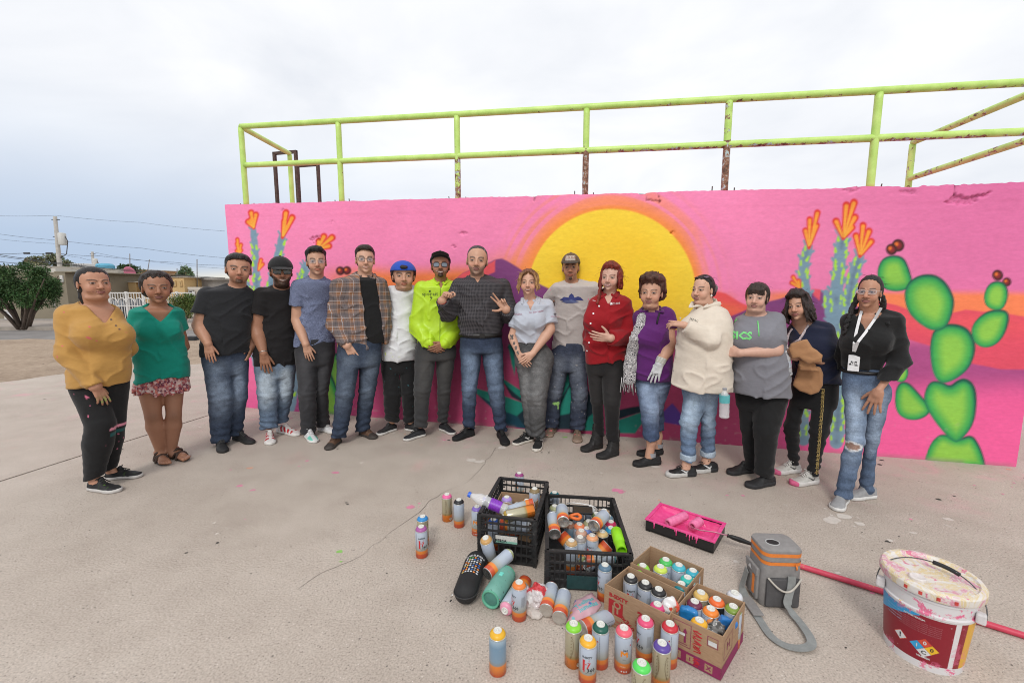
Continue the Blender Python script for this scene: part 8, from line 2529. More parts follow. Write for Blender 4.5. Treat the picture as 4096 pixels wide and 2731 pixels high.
PRINTS['A']=_p.mesh('print',[INKR,INKK,INKG])
_p=MB()
for _q in([(-.014,.074),(-.008,.074),(-.008,.094),(-.014,.100)],[(-.008,.088),(0,.080),(.0,.090),(-.008,.100)],[(0,.080),(.008,.086),(.008,.096),(0,.090)],[(.007,.074),(.013,.074),(.013,.094),(.007,.096)]):poly2(_p,_q,0,.0002)
poly2(_p,[(.006,.070),(.015,.074),(.019,.084),(.012,.098)],2)
txt2(_p,'360',.0125,.004,.101,1,.0006,bold=.0003);txt2(_p,'MTN 7',.0045,.0,.063,1)
poly2(_p,[(.020,.118),(.027,.118),(.0235,.126)],3);poly2(_p,[(.030,.010),(.031,.010),(.031,.142),(.030,.142)],1)
for _x in(-.009,.0,.009):poly2(_p,[(_x-.0032,.014),(_x,.0105),(_x+.0032,.014),(_x,.0175)],4)
txt2(_p,'PELIGRO',.0055,-.004,.034,4)
PRINTS['B']=_p.mesh('print',[INKO,INKK,INKG,INKR,INKW])
_p=MB()
for _s in(-1,1):
 for _i in range(14):
  y=.045+.0068*_i;x0=_s*(.010+.010*((_i-7)/7)**2)
  poly2(_p,[(x0,y),(x0+_s*.0016,y),(x0+_s*.0014-_s*.0004*(_i-7),y+.0072),(x0-_s*.0004*(_i-7),y+.0072)]if _s>0 else[(x0+_s*.0016,y),(x0,y),(x0+.0004*(_i-7),y+.0072),(x0-.0014+.0004*(_i-7),y+.0072)],0)
  if _i%2:poly2(_p,[(_s*.020-.002,y),(_s*.020+.003,y+.001),(_s*.020+.001,y+.0055)],0)
for _a in range(5):
 poly2(_p,[(.012+.0055*math.cos(_a*1.2566+t)*(.45 if 1 else 1)+.004*math.cos(_a*1.2566),.020+.0028*math.sin(_a*1.2566+t)+.005*math.sin(_a*1.2566))for t in(0,1.57,3.14,4.71)],2)
poly2(_p,[(.012+.0085*math.cos(t),.020+.0085*math.sin(t))for t in np.linspace(0,6.283,14,endpoint=False)],1)
PRINTS['C']=_p.mesh('print',[INKD,INKC,INKK])
for _m in PRINTS.values():pass
CAN_GROUP='spray paint cans'
def can(label,capc,M,kind='grey',pr='A',spin=0.0,group=CAN_GROUP,foot=False):
 M=M@Matrix.Rotation(spin,4,'Z')
 o=obj('spray_can',CAN_BODY[kind]);o.matrix_world=M
 tag(o,label,'spray can',group)
 obj('can_dome',dome(capc),o);obj('can_ring',CAN_RING,o);obj('valve_cup',CAN_VALVE,o)
 if pr:obj('print',PRINTS[pr],o)
 if foot:obj('can_foot',CAN_FOOT,o)
 return o
def stand(T,x,y,z=0.0):
 """upright can whose front foot touches the ground at this photo point"""
 g=gnd(*Zt(T,x,y),z);d=nrm((g[0],g[1],0));g=g+d*.030
 return Matrix.Translation(Vector((g[0],g[1],z)))@Matrix.Rotation(-math.atan2(g[0],g[1]),4,'Z')
def topat(T,x,y,base=0.004):
 """upright can whose valve shows at this photo point, standing on height base"""
 g=gnd(*Zt(T,x,y),base+.177)
 return Matrix.Translation(Vector((g[0],g[1],base)))@Matrix.Rotation(-math.atan2(g[0],g[1]),4,'Z')
def axisM(p,q,up=(0,0,1)):
 """can axis from foot p to valve q"""
 p=Vector(p);z=(Vector(q)-p).normalized();y=Vector(up)-z*z.dot(Vector(up))
 if y.length<1e-4:y=Vector((0,1,0))-z*z.y
 y=-y.normalized();x=y.cross(z)
 return frame(p,x,y,z)
def lying(T,a,b,z0=.0335,z1=.0325):
 return axisM(gnd(*Zt(T,*a),z0),gnd(*Zt(T,*b),z1))
PINK,CYAN,TEAL=(236,92,150),(64,178,196),(24,120,128)
cans=[('gold patterned spray can with pink dome standing apart left of the black can',(240,110,166),stand(Z7,338,424),'gold','C',.3),('spray can with black dome standing left of the smaller crate',(36,36,40),stand(Z7,422,468),'grey',None,0),('violet domed spray can with orange M print, against the left side of the smaller crate',(138,112,200),stand(Z7,550,524),'grey','B',-.35),('spray can with violet dome half hidden behind the clear plastic bottle',(132,108,200),topat(Z7,622,232,0),'grey',None,0),('gold patterned spray can with sky blue dome behind the mauve one',(48,142,210),topat(Z7,160,372,0),'gold','C',.5),('spray can with mauve dome, front one of the pair farthest left',(172,92,160),stand(Z7,157,685),'grey','A',.1),('spray can with purple dome standing behind the smaller crate',(160,66,132),topat(Z7,849,66,0),'grey','B',-.6),('spray can with teal dome standing behind the larger crate',(20,124,138),topat(Z7,1100,203,0),'grey','A',2),('spray can with orange dome standing right of the mint speaker',(240,134,60),stand(Z7,848,1137),'grey','A',-.95),('spray can with amber dome standing alone nearest the camera at the bottom',(240,184,40),stand(Z7,697,1530),'blue',None,0),('gold patterned spray can with bright lime dome in the front cluster',(140,220,60),stand(Z7,1230,1472),'gold','C',.35),('spray can with bottle green dome behind the amber one in the front cluster',(22,92,78),stand(Z7,1420,1478),'grey','B',-1.0),('spray can with amber dome and red emblem in the front cluster',(246,182,44),stand(Z7,1332,1590),'grey','A',.0),('spray can with slate blue dome between the larger crate and the front carton',(92,124,148),stand(Z7,1452,995),'grey','A',-1.1),('spray can with coral dome and orange M print before the lettered carton',(244,104,122),stand(Z8,180,1497),'grey','B',.15),('spray can with rose pink dome before the lettered carton',(232,82,124),stand(Z8,352,1412),'grey','A',-1.0),('spray can with red dome beside the purple striped carton',(206,44,58),stand(Z8,545,1458),'grey','B',-.7),('gold patterned spray can with violet dome at the bottom edge',(96,72,160),topat(Z8,500,1228,0),'gold','C',.1),('gold patterned spray can with bright green dome at the bottom edge',(92,222,96),topat(Z8,336,1386,0),'gold','C',-.2),('spray can with white dome standing behind the purple striped carton',(226,228,234),topat(Z8,1085,828,0),'grey',None,0),('spray can with black dome in the lettered carton, farthest from its torn bag',(40,40,42),topat(ZD,1055,150),'grey','A',.15),('middle one of three black domed cans in the lettered carton',(40,40,42),topat(ZD,1245,232),'grey','A',-1.0),('spray can with black dome next to the pink one in the lettered carton',(40,40,42),topat(ZD,1420,318),'grey',None,0),('spray can with hot pink dome in the near corner of the lettered carton',(226,70,128),topat(ZD,1405,515),'grey',None,0),('spray can with lime dome at the left end of the rear carton',(150,220,70),topat(Z8,345,610),'grey',None,0),('spray can with green dome at the back of the rear carton',(80,196,96),topat(Z8,530,562),'grey','A',.1),('spray can with lemon lime dome in the rear carton',(212,234,92),topat(Z8,487,618),'grey',None,0),('spray can with cyan dome and orange M print in the rear carton',(74,186,204),topat(Z8,635,605),'grey','B',.2),('spray can with cyan dome in the right corner of the rear carton',(52,174,196),topat(Z8,748,650),'grey',None,0),('spray can with turquoise dome in the rear carton',(54,196,182),topat(Z8,705,705),'grey',None,0),('spray can with dark teal dome in the near corner of the rear carton',(28,132,144),topat(Z8,655,755),'grey',None,0),('golden spray can with straw yellow dome in the purple striped carton',(226,190,108),topat(ZE,457,475),'gold',None,0),('spray can with plum dome in the purple striped carton',(112,44,76),topat(ZE,382,580),'grey','B',.3),('spray can with orange dome and metallic body in the purple striped carton',(242,110,46),topat(ZE,645,553),'black',None,0),('spray can with tangerine dome in the middle of the purple striped carton',(246,138,46),topat(ZE,573,665),'grey','A',.3),('spray can with olive dome in the right corner of the purple striped carton',(132,160,60),topat(ZE,838,638),'grey',None,0),('spray can with yellow dome at the front wall of the purple striped carton',(248,186,40),topat(ZE,438,800),'grey',None,0),('spray can lying with its foot to the camera beside the torn wrapper',(206,74,70),lying(Z7,(1040,1052),(1082,880)),'grey','A',math.pi-1.0),('spray can lying with its foot to the camera beside the pink wipes pack',(180,190,200),lying(Z7,(1135,1105),(1168,940)),'grey','B',math.pi-.1),('spray can lying flat behind the bottle green one',(200,205,210),lying(Z7,(1300,1180),(1455,1110)),'grey','A',2.4),('spray can with tan dome leaning against the smaller crate',(206,160,96),axisM(gnd(*Zt(Z7,655,715),.012),gnd(*Zt(Z7,612,545),.165)),'grey','A',.35),('spray can with pink splashed foot lying across the mint speaker',(200,210,150),axisM(gnd(*Zt(Z7,620,792),.075),gnd(*Zt(Z7,772,655),.105)),'grey','A',2.7),('spray can with pale pink dome lying behind the orange one',(238,160,186),lying(Z7,(850,880),(775,1005)),'grey',None,0),('orange based spray can lying half hidden behind the orange domed one',(226,96,50),lying(Z7,(893,842),(850,935)),'grey',None,0),('spray can with lilac dome in the smaller crate',(176,150,222),topat(ZA,548,380,.06),'grey',None,0),('spray can with orange dome tilted in the smaller crate',(242,136,52),topat(ZA,850,430,.05),'grey',None,0),('spray can with khaki dome upright in the back corner of the smaller crate',(140,120,84),topat(ZA,965,255,.10),'grey','B',-.2),('spray can with pink dome in the smaller crate',(240,128,176),topat(ZA,705,485,.045),'grey',None,0),('spray can with salmon dome behind the lying gold can in the smaller crate',(236,150,130),topat(ZA,640,548,.03),'grey',None,0),('gold patterned spray can lying across the top of the smaller crate',(180,150,60),axisM(gnd(*Zt(ZA,955,590),.255),gnd(*Zt(ZA,540,690),.235)),'gold','C',2.9),('green spray can lying on top in the smaller crate',(70,190,80),axisM(gnd(*Zt(ZA,960,500),.235),gnd(*Zt(ZA,760,560),.215)),'grey',None,0),('spray can with deep blue dome low inside the smaller crate',(30,90,180),topat(ZA,350,712,.02),'grey',None,0),('spray can lying low inside the smaller crate behind its front grille',(200,205,210),axisM(gnd(*Zt(ZA,450,800),.15),gnd(*Zt(ZA,820,830),.15)),'grey',None,0),('spray can lying foot first over the left wall of the larger crate',(180,190,205),axisM(gnd(*Zt(ZC,238,650),.185),gnd(*Zt(ZC,205,370),.20)),'grey','A',math.pi-.8),('spray can lying foot first on top near the back of the larger crate',(220,200,150),axisM(gnd(*Zt(ZC,360,480),.23),gnd(*Zt(ZC,330,215),.22)),'grey','B',math.pi),('spray can lying foot first on top in the middle of the larger crate',(190,150,90),axisM(gnd(*Zt(ZC,785,535),.225),gnd(*Zt(ZC,915,400),.215)),'grey',None,0),('spray can with pale olive dome in the back left corner of the larger crate',(176,180,140),topat(ZC,240,235),'grey',None,0),('spray can with white dome at the back of the larger crate',(228,224,224),topat(ZC,572,262),'grey',None,0),('spray can with grey white dome under the black phone in the larger crate',(196,200,200),topat(ZC,742,262),'grey',None,0),('spray can with olive green dome behind the lying one in the larger crate',(108,122,72),topat(ZC,825,340),'grey',None,0),('spray can with ochre dome at the back right of the larger crate',(200,156,90),topat(ZC,930,295),'grey',None,0),('spray can with steel blue dome at the right wall of the larger crate',(112,142,160),topat(ZC,982,372),'grey',None,0),('spray can with crimson dome at the right wall of the larger crate',(206,50,98),topat(ZC,1022,452),'grey',None,0),('black spray can with sky blue dome in the larger crate',(50,160,206),topat(ZC,1025,538),'black',None,0),('black spray can with cream dome in the larger crate',(232,200,140),topat(ZC,905,588),'black',None,0),('spray can with coral orange dome in the larger crate',(242,138,92),topat(ZC,585,485),'grey','B',.1),('spray can with beige pink dome in the larger crate',(206,164,142),topat(ZC,612,575),'grey',None,0),('spray can with grey dome and orange print near the front of the larger crate',(150,144,142),topat(ZC,595,665,.0),'grey','B',.2),('spray can with peach dome near the front of the larger crate',(242,172,126),topat(ZC,765,640),'grey','A',-.25),('spray can with ochre and sky blue splashed dome near the front of the larger crate',(204,164,112),topat(ZC,472,712),'grey',None,0),('spray can with rusty dome at the left of the larger crate',(178,130,108),topat(ZC,450,470,-.02),'blue',None,0),('spray can with sky blue splashed tan dome in the middle of the larger crate',(168,168,130),topat(ZC,715,445),'grey',None,0),('spray can with periwinkle dome half hidden in the larger crate',(120,150,220),topat(ZC,690,545,-.01),'grey',None,0),('spray can lying slanted under the left one in the larger crate',(200,210,150),axisM(gnd(*Zt(ZC,330,660),.13),gnd(*Zt(ZC,450,790),.10)),'grey','B',2.5),('spray can lying with its orange foot towards the lime tube in the larger crate',(200,205,210),axisM(gnd(*Zt(ZC,985,790),.125),gnd(*Zt(ZC,850,930),.08)),'grey','B',2.8),('spray can lying on the floor of the larger crate behind its front grille',(120,190,200),axisM(gnd(*Zt(ZC,650,1020),.06),gnd(*Zt(ZC,880,990),.06)),'grey','A',2.4),]
for i,(lab,cc,M,kind,pr_,spin)in enumerate(cans):
 can(lab,cc,M,kind,pr_,spin,foot=('foot' in lab or 'lying' in lab))
# ------------------------------------------------------------------ plastic crates
PLAST,_t=newmat('crate_plastic',.5,0,.4)
setc(_t,_t.ramp(_t.noise(_t.oc,25,6,.7),[(.35,(.014,.0145,.015)),(.6,(.026,.026,.027)),(.72,(.11,.105,.10))]));setn(_t,_t.bump(_t.noise(_t.oc,120,4),.25,.002))
PLASTG,_t=newmat('crate_plastic_green',.5,0,.4)
setc(_t,_t.ramp(_t.noise(_t.oc,25,6,.7),[(.35,(.010,.040,.042)),(.62,(.016,.058,.060)),(.76,(.10,.12,.12))]));setn(_t,_t.bump(_t.noise(_t.oc,120,4),.25,.002))
def crate(c4,h,label,plates,tiers,ncol,front_mat):
 """c4: front-left, front-right, back-right, back-left ground corners"""
 fl,fr,br,bl=[Vector((p[0],p[1],0))for p in c4]
 o0=(fl+fr+br+bl)/4
 root=empty('crate',o0,0);tag(root,label,'crate','plastic fruit crates full of paint cans')
 def wall(a,b,name,mat,plate=None,nc=ncol,hand=False):
  a=a-o0;b=b-o0;u=(b-a);L=u.length;u.normalize();n=u.cross(Vector((0,0,1)))
  M=frame(a,u,-n,(0,0,1))
  mb=MB();th=.004
  zs=[.004]+[h*t for t in tiers]+[h-.012]
  for k,z in enumerate(zs):mb.box((0,-.004,z),(L,.006,z+(.012 if k in(0,len(zs)-1)else.009)),M)
  mb.box((-.004,-.011,h-.004),(L+.004,.008,h+.003),M)
  for i in range(nc+1):
   x=.012+(L-.024)*i/nc
   w_=.006 if i in(0,nc)else(.0042 if i%3==0 else.0026)
   segs=list(zip(zs[:-1],zs[1:]))
   for j,(z0,z1)in enumerate(segs):
    if hand and j==len(segs)-1 and.40*L<x<.60*L:continue
    mb.box((x-w_,-.001,z0+.006),(x+w_,.003,z1+.004),M)
  for x in(.0,L):mb.box((x-.010,-.010,0),(x+.010,.010,h),M)
  for j in range(7):
   z=h*(j+.6)/7.4
   mb.box((-.002,-.014,z),(.03,-.002,z+.004),M);mb.box((L-.03,-.014,z),(L+.002,-.002,z+.004),M)
  pan=mb.build(name,mat,root)
  if plate:
   x0,x1,z0,z1=plate
   mb=MB();mb.box((L*x0,-.007,h*z0),(L*x1,.0,h*z1),M);mb.build('name_plate',PLASTG if ncol>12 else mat,pan)
  return pan,M,L
 f=wall(fl,fr,'side_panel',front_mat,plates)
 wall(br,bl,'side_panel',PLAST,None,ncol,True)
 wall(fr,br,'side_panel',PLAST,None,ncol+6);wall(bl,fl,'side_panel',PLAST,None,ncol+6)
 mb=MB();V=[tuple(p-o0+Vector((0,0,.006)))for p in(fl,fr,br,bl)];V2=[tuple(p-o0+Vector((0,0,.002)))for p in(fl,fr,br,bl)]
 mb.add(V+V2,[(0,1,2,3),(7,6,5,4)]+[(i,4+i,4+(i+1)%4,(i+1)%4)for i in range(4)]);mb.build('floor_panel',PLAST,root)
 return root,f
r1,(f1,M1,L1)=crate([gnd(*Zt(ZA,140,655),.26),gnd(*Zt(ZA,972,745),.26),gnd(*Zt(ZA,1150,180),.26),gnd(*Zt(ZA,452,112),.26)],.26,'tall narrow black plastic crate with a printed name plate, holding cans and a cardboard box',(.28,.70,.44,.62),(.20,.40,.66,.82),9,PLAST)
mb=MB();mb.box((L1*.30,-.0092,.26*.46),(L1*.69,-.0072,.26*.61),M1);st=mb.build('sticker',plain('paper_label',(.55,.54,.50),.6,vary=.2,scale=120),f1)
mb=MB();mb.box((L1*.30,-.0100,.26*.46),(L1*.69,-.0094,.26*.505),M1);mb.build('sticker_band',ink('mint_band',(.20,.40,.32)),st)
V,F=text_mesh('PERSA',.022,1,.0008);V=np.stack([V[:,0]+L1*.40,0*V[:,0]-.0106,V[:,1]+.26*.503],1)
me=raw_mesh('lettering',xf(V,M1),F,False);me.materials.append(INKK);obj('lettering',me,st)
r2,(f2,M2,L2)=crate([gnd(*Zt(ZC,138,868),.20),gnd(*Zt(ZC,1302,925),.20),gnd(*Zt(ZC,1050,152),.20),gnd(*Zt(ZC,132,100),.20)],.20,'wide black plastic crate with a dark green front panel, heaped with spray cans',(.24,.66,.06,.38),(.22,.44,.68),15,PLAST)
# ------------------------------------------------------------------ cartons
KRAFT,_t=newmat('kraft_board',.85,0,.15)
setc(_t,_t.ramp(_t.noise(_t.node('ShaderNodeMapping',{'Vector':_t.oc,'Scale':(1,1,6)}).outputs[0],30,5,.65),[(.3,(.30,.19,.115)),(.7,(.40,.265,.165))]));setn(_t,_t.bump(_t.noise(_t.oc,180,3),.15,.002))
REDI=ink('carton_red',np.array(srgb(168,34,40))*.9);PURI=ink('carton_purple',np.array(srgb(140,40,88))*.85)
def carton(L,F_,R_,B_,h,label,group='open cardboard cartons of spray cans'):
 """rim corners in order left, front, right, back (ground plan)"""
 P=[Vector((p[0],p[1],0))for p in(L,F_,R_,B_)]
 c=sum(P,Vector())/4
 root=empty('carton',c);tag(root,label,'carton',group)
 out=[]
 for i in range(4):
  a,b=P[i]-c,P[(i+1)%4]-c
  u=b-a;W=u.length;u.normalize();n=u.cross(Vector((0,0,1)))
  M=frame(a,u,-n,(0,0,1))
  mb=MB();mb.box((.0 if i%2==0 else.004,.0,.002),(W if i%2==0 else W-.004,.004,h-.0015*i),M)
  p=mb.build('carton_wall',KRAFT,root);out.append((p,M,W))
 mb=MB();V=[tuple(p-c+Vector((0,0,.003)))for p in P];mb.add(V,[(0,1,2,3)]);mb.build('carton_floor',KRAFT,root)
 return root,out
def onwall(w,V2,F,mat,x,z,name='print',lift=.0012):
 p,M,W=w
 V=np.stack([V2[:,0]+x,0*V2[:,0]-lift,V2[:,1]+z],1)
 me=raw_mesh(name,xf(V,M),F,False);me.materials.append(mat);return obj(name,me,p)
def wtext(w,s,size,x,z,mat,bold=0.0,rot=0.0,lift=.0012):
 V,F=text_mesh(s,size,2,bold);a=R(rot);V=np.stack([V[:,0]*math.cos(a)-V[:,1]*math.sin(a),V[:,0]*math.sin(a)+V[:,1]*math.cos(a)],1);onwall(w,V,F,mat,x,z,'lettering',lift)
def wrect(w,x0,z0,x1,z1,mat,lift=.0010):onwall(w,np.array([(x0,z0),(x1,z0),(x1,z1),(x0,z1)],float),[[0,1,2,3]],mat,0,0,'print',lift)
def wframe(w,x0,z0,x1,z1,t,mat):
 for q in((x0,z0,x1,z0+t),(x0,z1-t,x1,z1),(x0,z0,x0+t,z1),(x1-t,z0,x1,z1)):wrect(w,*q,mat)
hA=.18
cA,WA=carton(*[gnd(*Zt(ZD,*p),hA)for p in((712,275),(1560,690),(1750,375),(1025,30))],hA,'open cardboard carton with large red 360 lettering, holding black domed cans')
w=WA[0];W=w[2]
wrect(w,.022,.062,.088,.128,REDI)
for(x0,z0,x1,z1)in((.040,.062,.050,.104),(.060,.072,.068,.118)):wrect(w,x0,z0,x1,z1,KRAFT,.0014)
V,F=blob_outline(lambda t:.017,20);onwall(w,V,F,KRAFT,.062,.112,'print',.0015);V,F=blob_outline(lambda t:.010,18);onwall(w,V,F,REDI,.062,.112,'print',.0018)
wtext(w,'B-SIXTY',.024,.066,.146,REDI,.0012);wtext(w,'Lux360',.030,.102,.060,REDI,.0012,-38);wtext(w,'360',.026,.100,.036,REDI,.0012)
wtext(w,'WWW.360.MX',.014,.055,.036,REDI);wtext(w,'360',.050,.188,.112,REDI,.0022);wtext(w,'SPRAY',.020,.170,.078,REDI);wrect(w,.145,.064,.205,.067,REDI);wrect(w,.02,.020,.11,.022,REDI)
wtext(WA[3],'EA',.012,.02,.165,INKK,0,0,-.0052)
hB=.18
cB,WB=carton(*[gnd(*Zt(Z8,*p),hB)for p in((245,600),(700,803),(835,640),(405,460))],hB,'open cardboard carton behind the lettered one, holding green and cyan domed cans')
wtext(WB[1],'Lux',.03,.05,.15,REDI,.001)
hC=.18
cC,WC=carton(*[gnd(*Zt(ZE,*p),hC)for p in((92,735),(718,1025),(978,605),(405,375))],hC,'open cardboard carton with a purple base stripe and symbols, holding orange and olive cans')
w=WC[0];W=w[2]
wrect(w,.0,.003,W,.052,PURI)
for x in(.022,.070,W-.055):wrect(w,x-.002,.012,x+.026,.042,KRAFT,.0014);wframe(w,x,.015,x+.024,.040,.002,PURI)
wtext(w,'X',.024,W-.043,.027,PURI,.001,0,.002);wtext(w,'!',.020,.082,.027,PURI,.001,0,.002);wtext(w,'T',.020,.034,.027,PURI,.001,0,.002)
wframe(w,.014,.068,.082,.166,.0022,PURI)
for x in(.034,.060):
 wrect(w,x-.004,.084,x+.004,.126,PURI);onwall(w,np.array([(x-.009,.126),(x+.009,.126),(x,.146)],float),[[0,1,2]],PURI,0,0)
wrect(w,.024,.076,.070,.079,PURI);wrect(w,.032,.112,.060,.123,INKW,.0016)
wframe(w,.140,.118,.178,.158,.002,PURI);wrect(w,.144,.124,.174,.142,INKW,.0014)
rg=random.Random(8);SCR=ink('red_scribble',(.40,.012,.02))
for(x0,x1,z0,z1,n)in((.088,.122,.066,.160,34),(.092,.120,.012,.044,16)):
 mb=MB();pts=[Vector((x0+(x1-x0)*(.5+.5*math.sin(i*1.9+rg.random())),-.0012,z0+(z1-z0)*(i/n)+rg.uniform(-.006,.006)))for i in range(n)]
 mb.tube([w[1]@p for p in pts],.0016,4);mb.build('scribble',SCR,w[0])
w=WC[1];W=w[2]
wrect(w,0,.003,W,.050,PURI);wframe(w,.02,.07,.11,.15,.002,PURI);wtext(w,'H',.05,.065,.11,PURI);wtext(w,'360',.03,W-.05,.09,PURI)
wtext(WC[3],'VERSA',.025,.06,.11,PURI,.001,0,-.0052)
q=[gnd(*Zt(ZA,*p),.215)for p in((395,460),(900,560),(1080,372),(470,312))]
cD,WD=carton(*q,.215,'plain brown cardboard box fitted inside the smaller crate')
wtext(WD[2],'ASIA',.03,.10,.15,PURI,.001,180,-.0052)
# ------------------------------------------------------------------ things tucked into the boxes
def lump(name,label,cat,c,r,M3,mat,seed,amp=.012,sc=28,col=(1,1,1),h=.0045,colf=None,flat=None,parent=None,bx=False):
 G=Grid(np.array(c)-max(r)-.02,np.array(c)+max(r)+.02,h)
 G.add(rbox(-np.array(r),r,.008,np.eye(3)if M3 is None else M3,c)if bx else ell(c,r,M3));G.warp(lambda p:-amp*(ridge(p*sc,seed)-.5)-amp*.5*(ridge(p*sc*2.3,seed+1)-.5),.04)
 if flat is not None:G.clip(lambda X,Y,Z:f4(flat)-Z+0*X,.003)
 V,F=G.mesh();cc=np.repeat(np.array(col,float)[None],len(V),0)
 if colf:cc=colf(V,cc)
 o=obj(name,raw_mesh(name,V-np.array(c),F,True,cc,[mat]),None,tuple(c))
 return tag(o,label,cat)
FILM,_t=newmat('thin_film',.18,0,.6);_t.l.new(_t.node('ShaderNodeAttribute',attribute_name='Col').outputs['Color'],_t.p.inputs['Base Color']);setn(_t,_t.bump(_t.noise(_t.oc,40,4),.5,.006))
def mixcol(cols,sc,seed,th=(.42,.5)):
 def f(V,c):
  n=vnoise(V*sc,seed)
  for i,q in enumerate(cols):c=np.where((n>.30+.4*i/len(cols))[:,None],np.array(q),c)
  return c
 return f
lump('plastic_bag','white shop bag with red lettering stuffed in the corner of the lettered carton','plastic bag',gnd(*Zt(ZD,1575,560),.165),(.030,.024,.034),None,FILM,3,.014,40,(.68,.67,.66),colf=mixcol([(.68,.67,.66),(.68,.67,.66),(.60,.08,.04)],34,2))
g=gnd(*Zt(ZE,625,915),.12);lump('snack_bag','crumpled clear snack bag in the front of the purple striped carton','snack bag',g,(.036,.022,.032),None,FILM,5,.016,46,(.12,.12,.12),colf=mixcol([(.30,.30,.30),(.05,.05,.05),(.65,.22,.05)],40,7))
g=gnd(*Zt(ZE,730,920),.12);lump('wipes_packet','blue packet standing in the front right corner of the purple striped carton','packet',g,(.035,.012,.045),rotm((0,1,0),25),FILM,6,.006,30,(.02,.16,.46),bx=True)
g=gnd(*Zt(ZE,305,770),.13);lump('wipes_packet','blue packet wedged at the left wall of the purple striped carton','packet',g,(.034,.014,.035),rotm((0,0,1),-30),FILM,8,.006,30,(.02,.20,.50),bx=True)
p0=gnd(*Zt(ZC,630,312),.215)
mb=MB();mb.box((-.055,-.032,-.006),(.055,.032,.006),Matrix.Translation(Vector(p0))@Matrix.Rotation(R(-8),4,'Z')@Matrix.Rotation(R(8),4,'X'));me=mb.mesh('phone',[GLOSSB]);bevel_mesh(me,.004,2);tag(obj('phone',me),'black phone lying on the cans in the larger crate','phone')
p0=gnd(*Zt(ZC,522,402),.205);ORG=plain('orange_plastic',(.72,.16,.03),.4)
mb=MB();mb.tube([Vector(p0)+Vector((.030*math.cos(t)*(1+.08*math.cos(6*t)),.022*math.sin(t),.004*math.sin(2*t)))for t in np.linspace(0,6.283,33)],.0085,8,cap=False);tag(mb.build('clamp',ORG,None,True),'small orange plastic clamp on the cans in the larger crate','clamp')
pts=[gnd(*Zt(ZC,x,y),z)for x,y,z in((410,215,.21),(500,208,.235),(620,222,.235),(740,245,.23),(800,270,.22),(845,315,.19))]
mb=MB();mb.tube(pts,.0026,6);tag(mb.build('cable',plain('white_cable',(.7,.7,.7),.4),None,True),'white charging cable draped over the back of the larger crate','cable')
a,b=Vector(gnd(*Zt(ZC,1095,600),.19)),Vector(gnd(*Zt(ZC,1175,880),.185));LIMEP=plain('lime_tube',tuple(np.array(srgb(150,226,30))*.85),.4,vary=.08)
mb=MB();n=24;d=(b-a);V=[]
M=axisM(a,b);L=d.length
mb.lathe([(.0,.002),(.026,.0),(.028,.004),(.028,L*.62),(.024,L*.66),(.0255,L*.72),(.0255,L),(.021,L),(.021,L-.05),(0,L-.05)],24,M,cap=False)
me=mb.mesh('drink_tube',[LIMEP],True);sharp_edges(me,45);tag(obj('drink_tube',me),'neon lime tube with an open end lying in the larger crate','tube')
PET,_t=newmat('clear_plastic',.08,0,.5);setc(_t,_t.ramp(_t.noise(_t.oc,30),[(0,(.78,.80,.82)),(1,(.86,.87,.88))]));_t.p.inputs['Alpha'].default_value=.42;setn(_t,_t.bump(_t.noise(_t.oc,40,3),.4,.008))
def bottle(p,q,label,capc,band,L=.22,r=.032,bandz=(.35,.60)):
 M=axisM(p,q);o=empty('bottle',(0,0,0));o.matrix_world=M;tag(o,label,'bottle')
 mb=MB();prof=[(.0,.006),(r*.8,.0),(r,.008)]
 for k in range(9):prof+=[(r*(1-.05*(k%2)),.012+L*.65*k/8)]
 prof+=[(r*.9,L*.74),(r*.55,L*.86),(.0125,L*.91),(.0125,L*.95)]
 mb.lathe(prof,22,cap=False);mb.build('bottle_body',PET,o,True)
 mb=MB();mb.lathe([(r+.0008,L*bandz[0]),(r+.001,L*bandz[1])],22,cap=False);mb.build('bottle_label',band,o,True)
 mb=MB();mb.lathe([(.0,L*.94),(.0150,L*.94),(.0150,L*1.0),(.012,L*1.012),(0,L*1.012)],16);mb.build('bottle_cap',capc,o,False)
 return o
bottle(gnd(*Zt(ZA,560,600),.235),gnd(*Zt(ZA,130,420),.285),'empty clear water bottle with blue cap and purple label lying over the crate corner',plain('blue_cap',(.03,.13,.62),.4),plain('purple_label',(.20,.03,.42),.4,vary=.3,scale=120),.235,.031,(.16,.44))
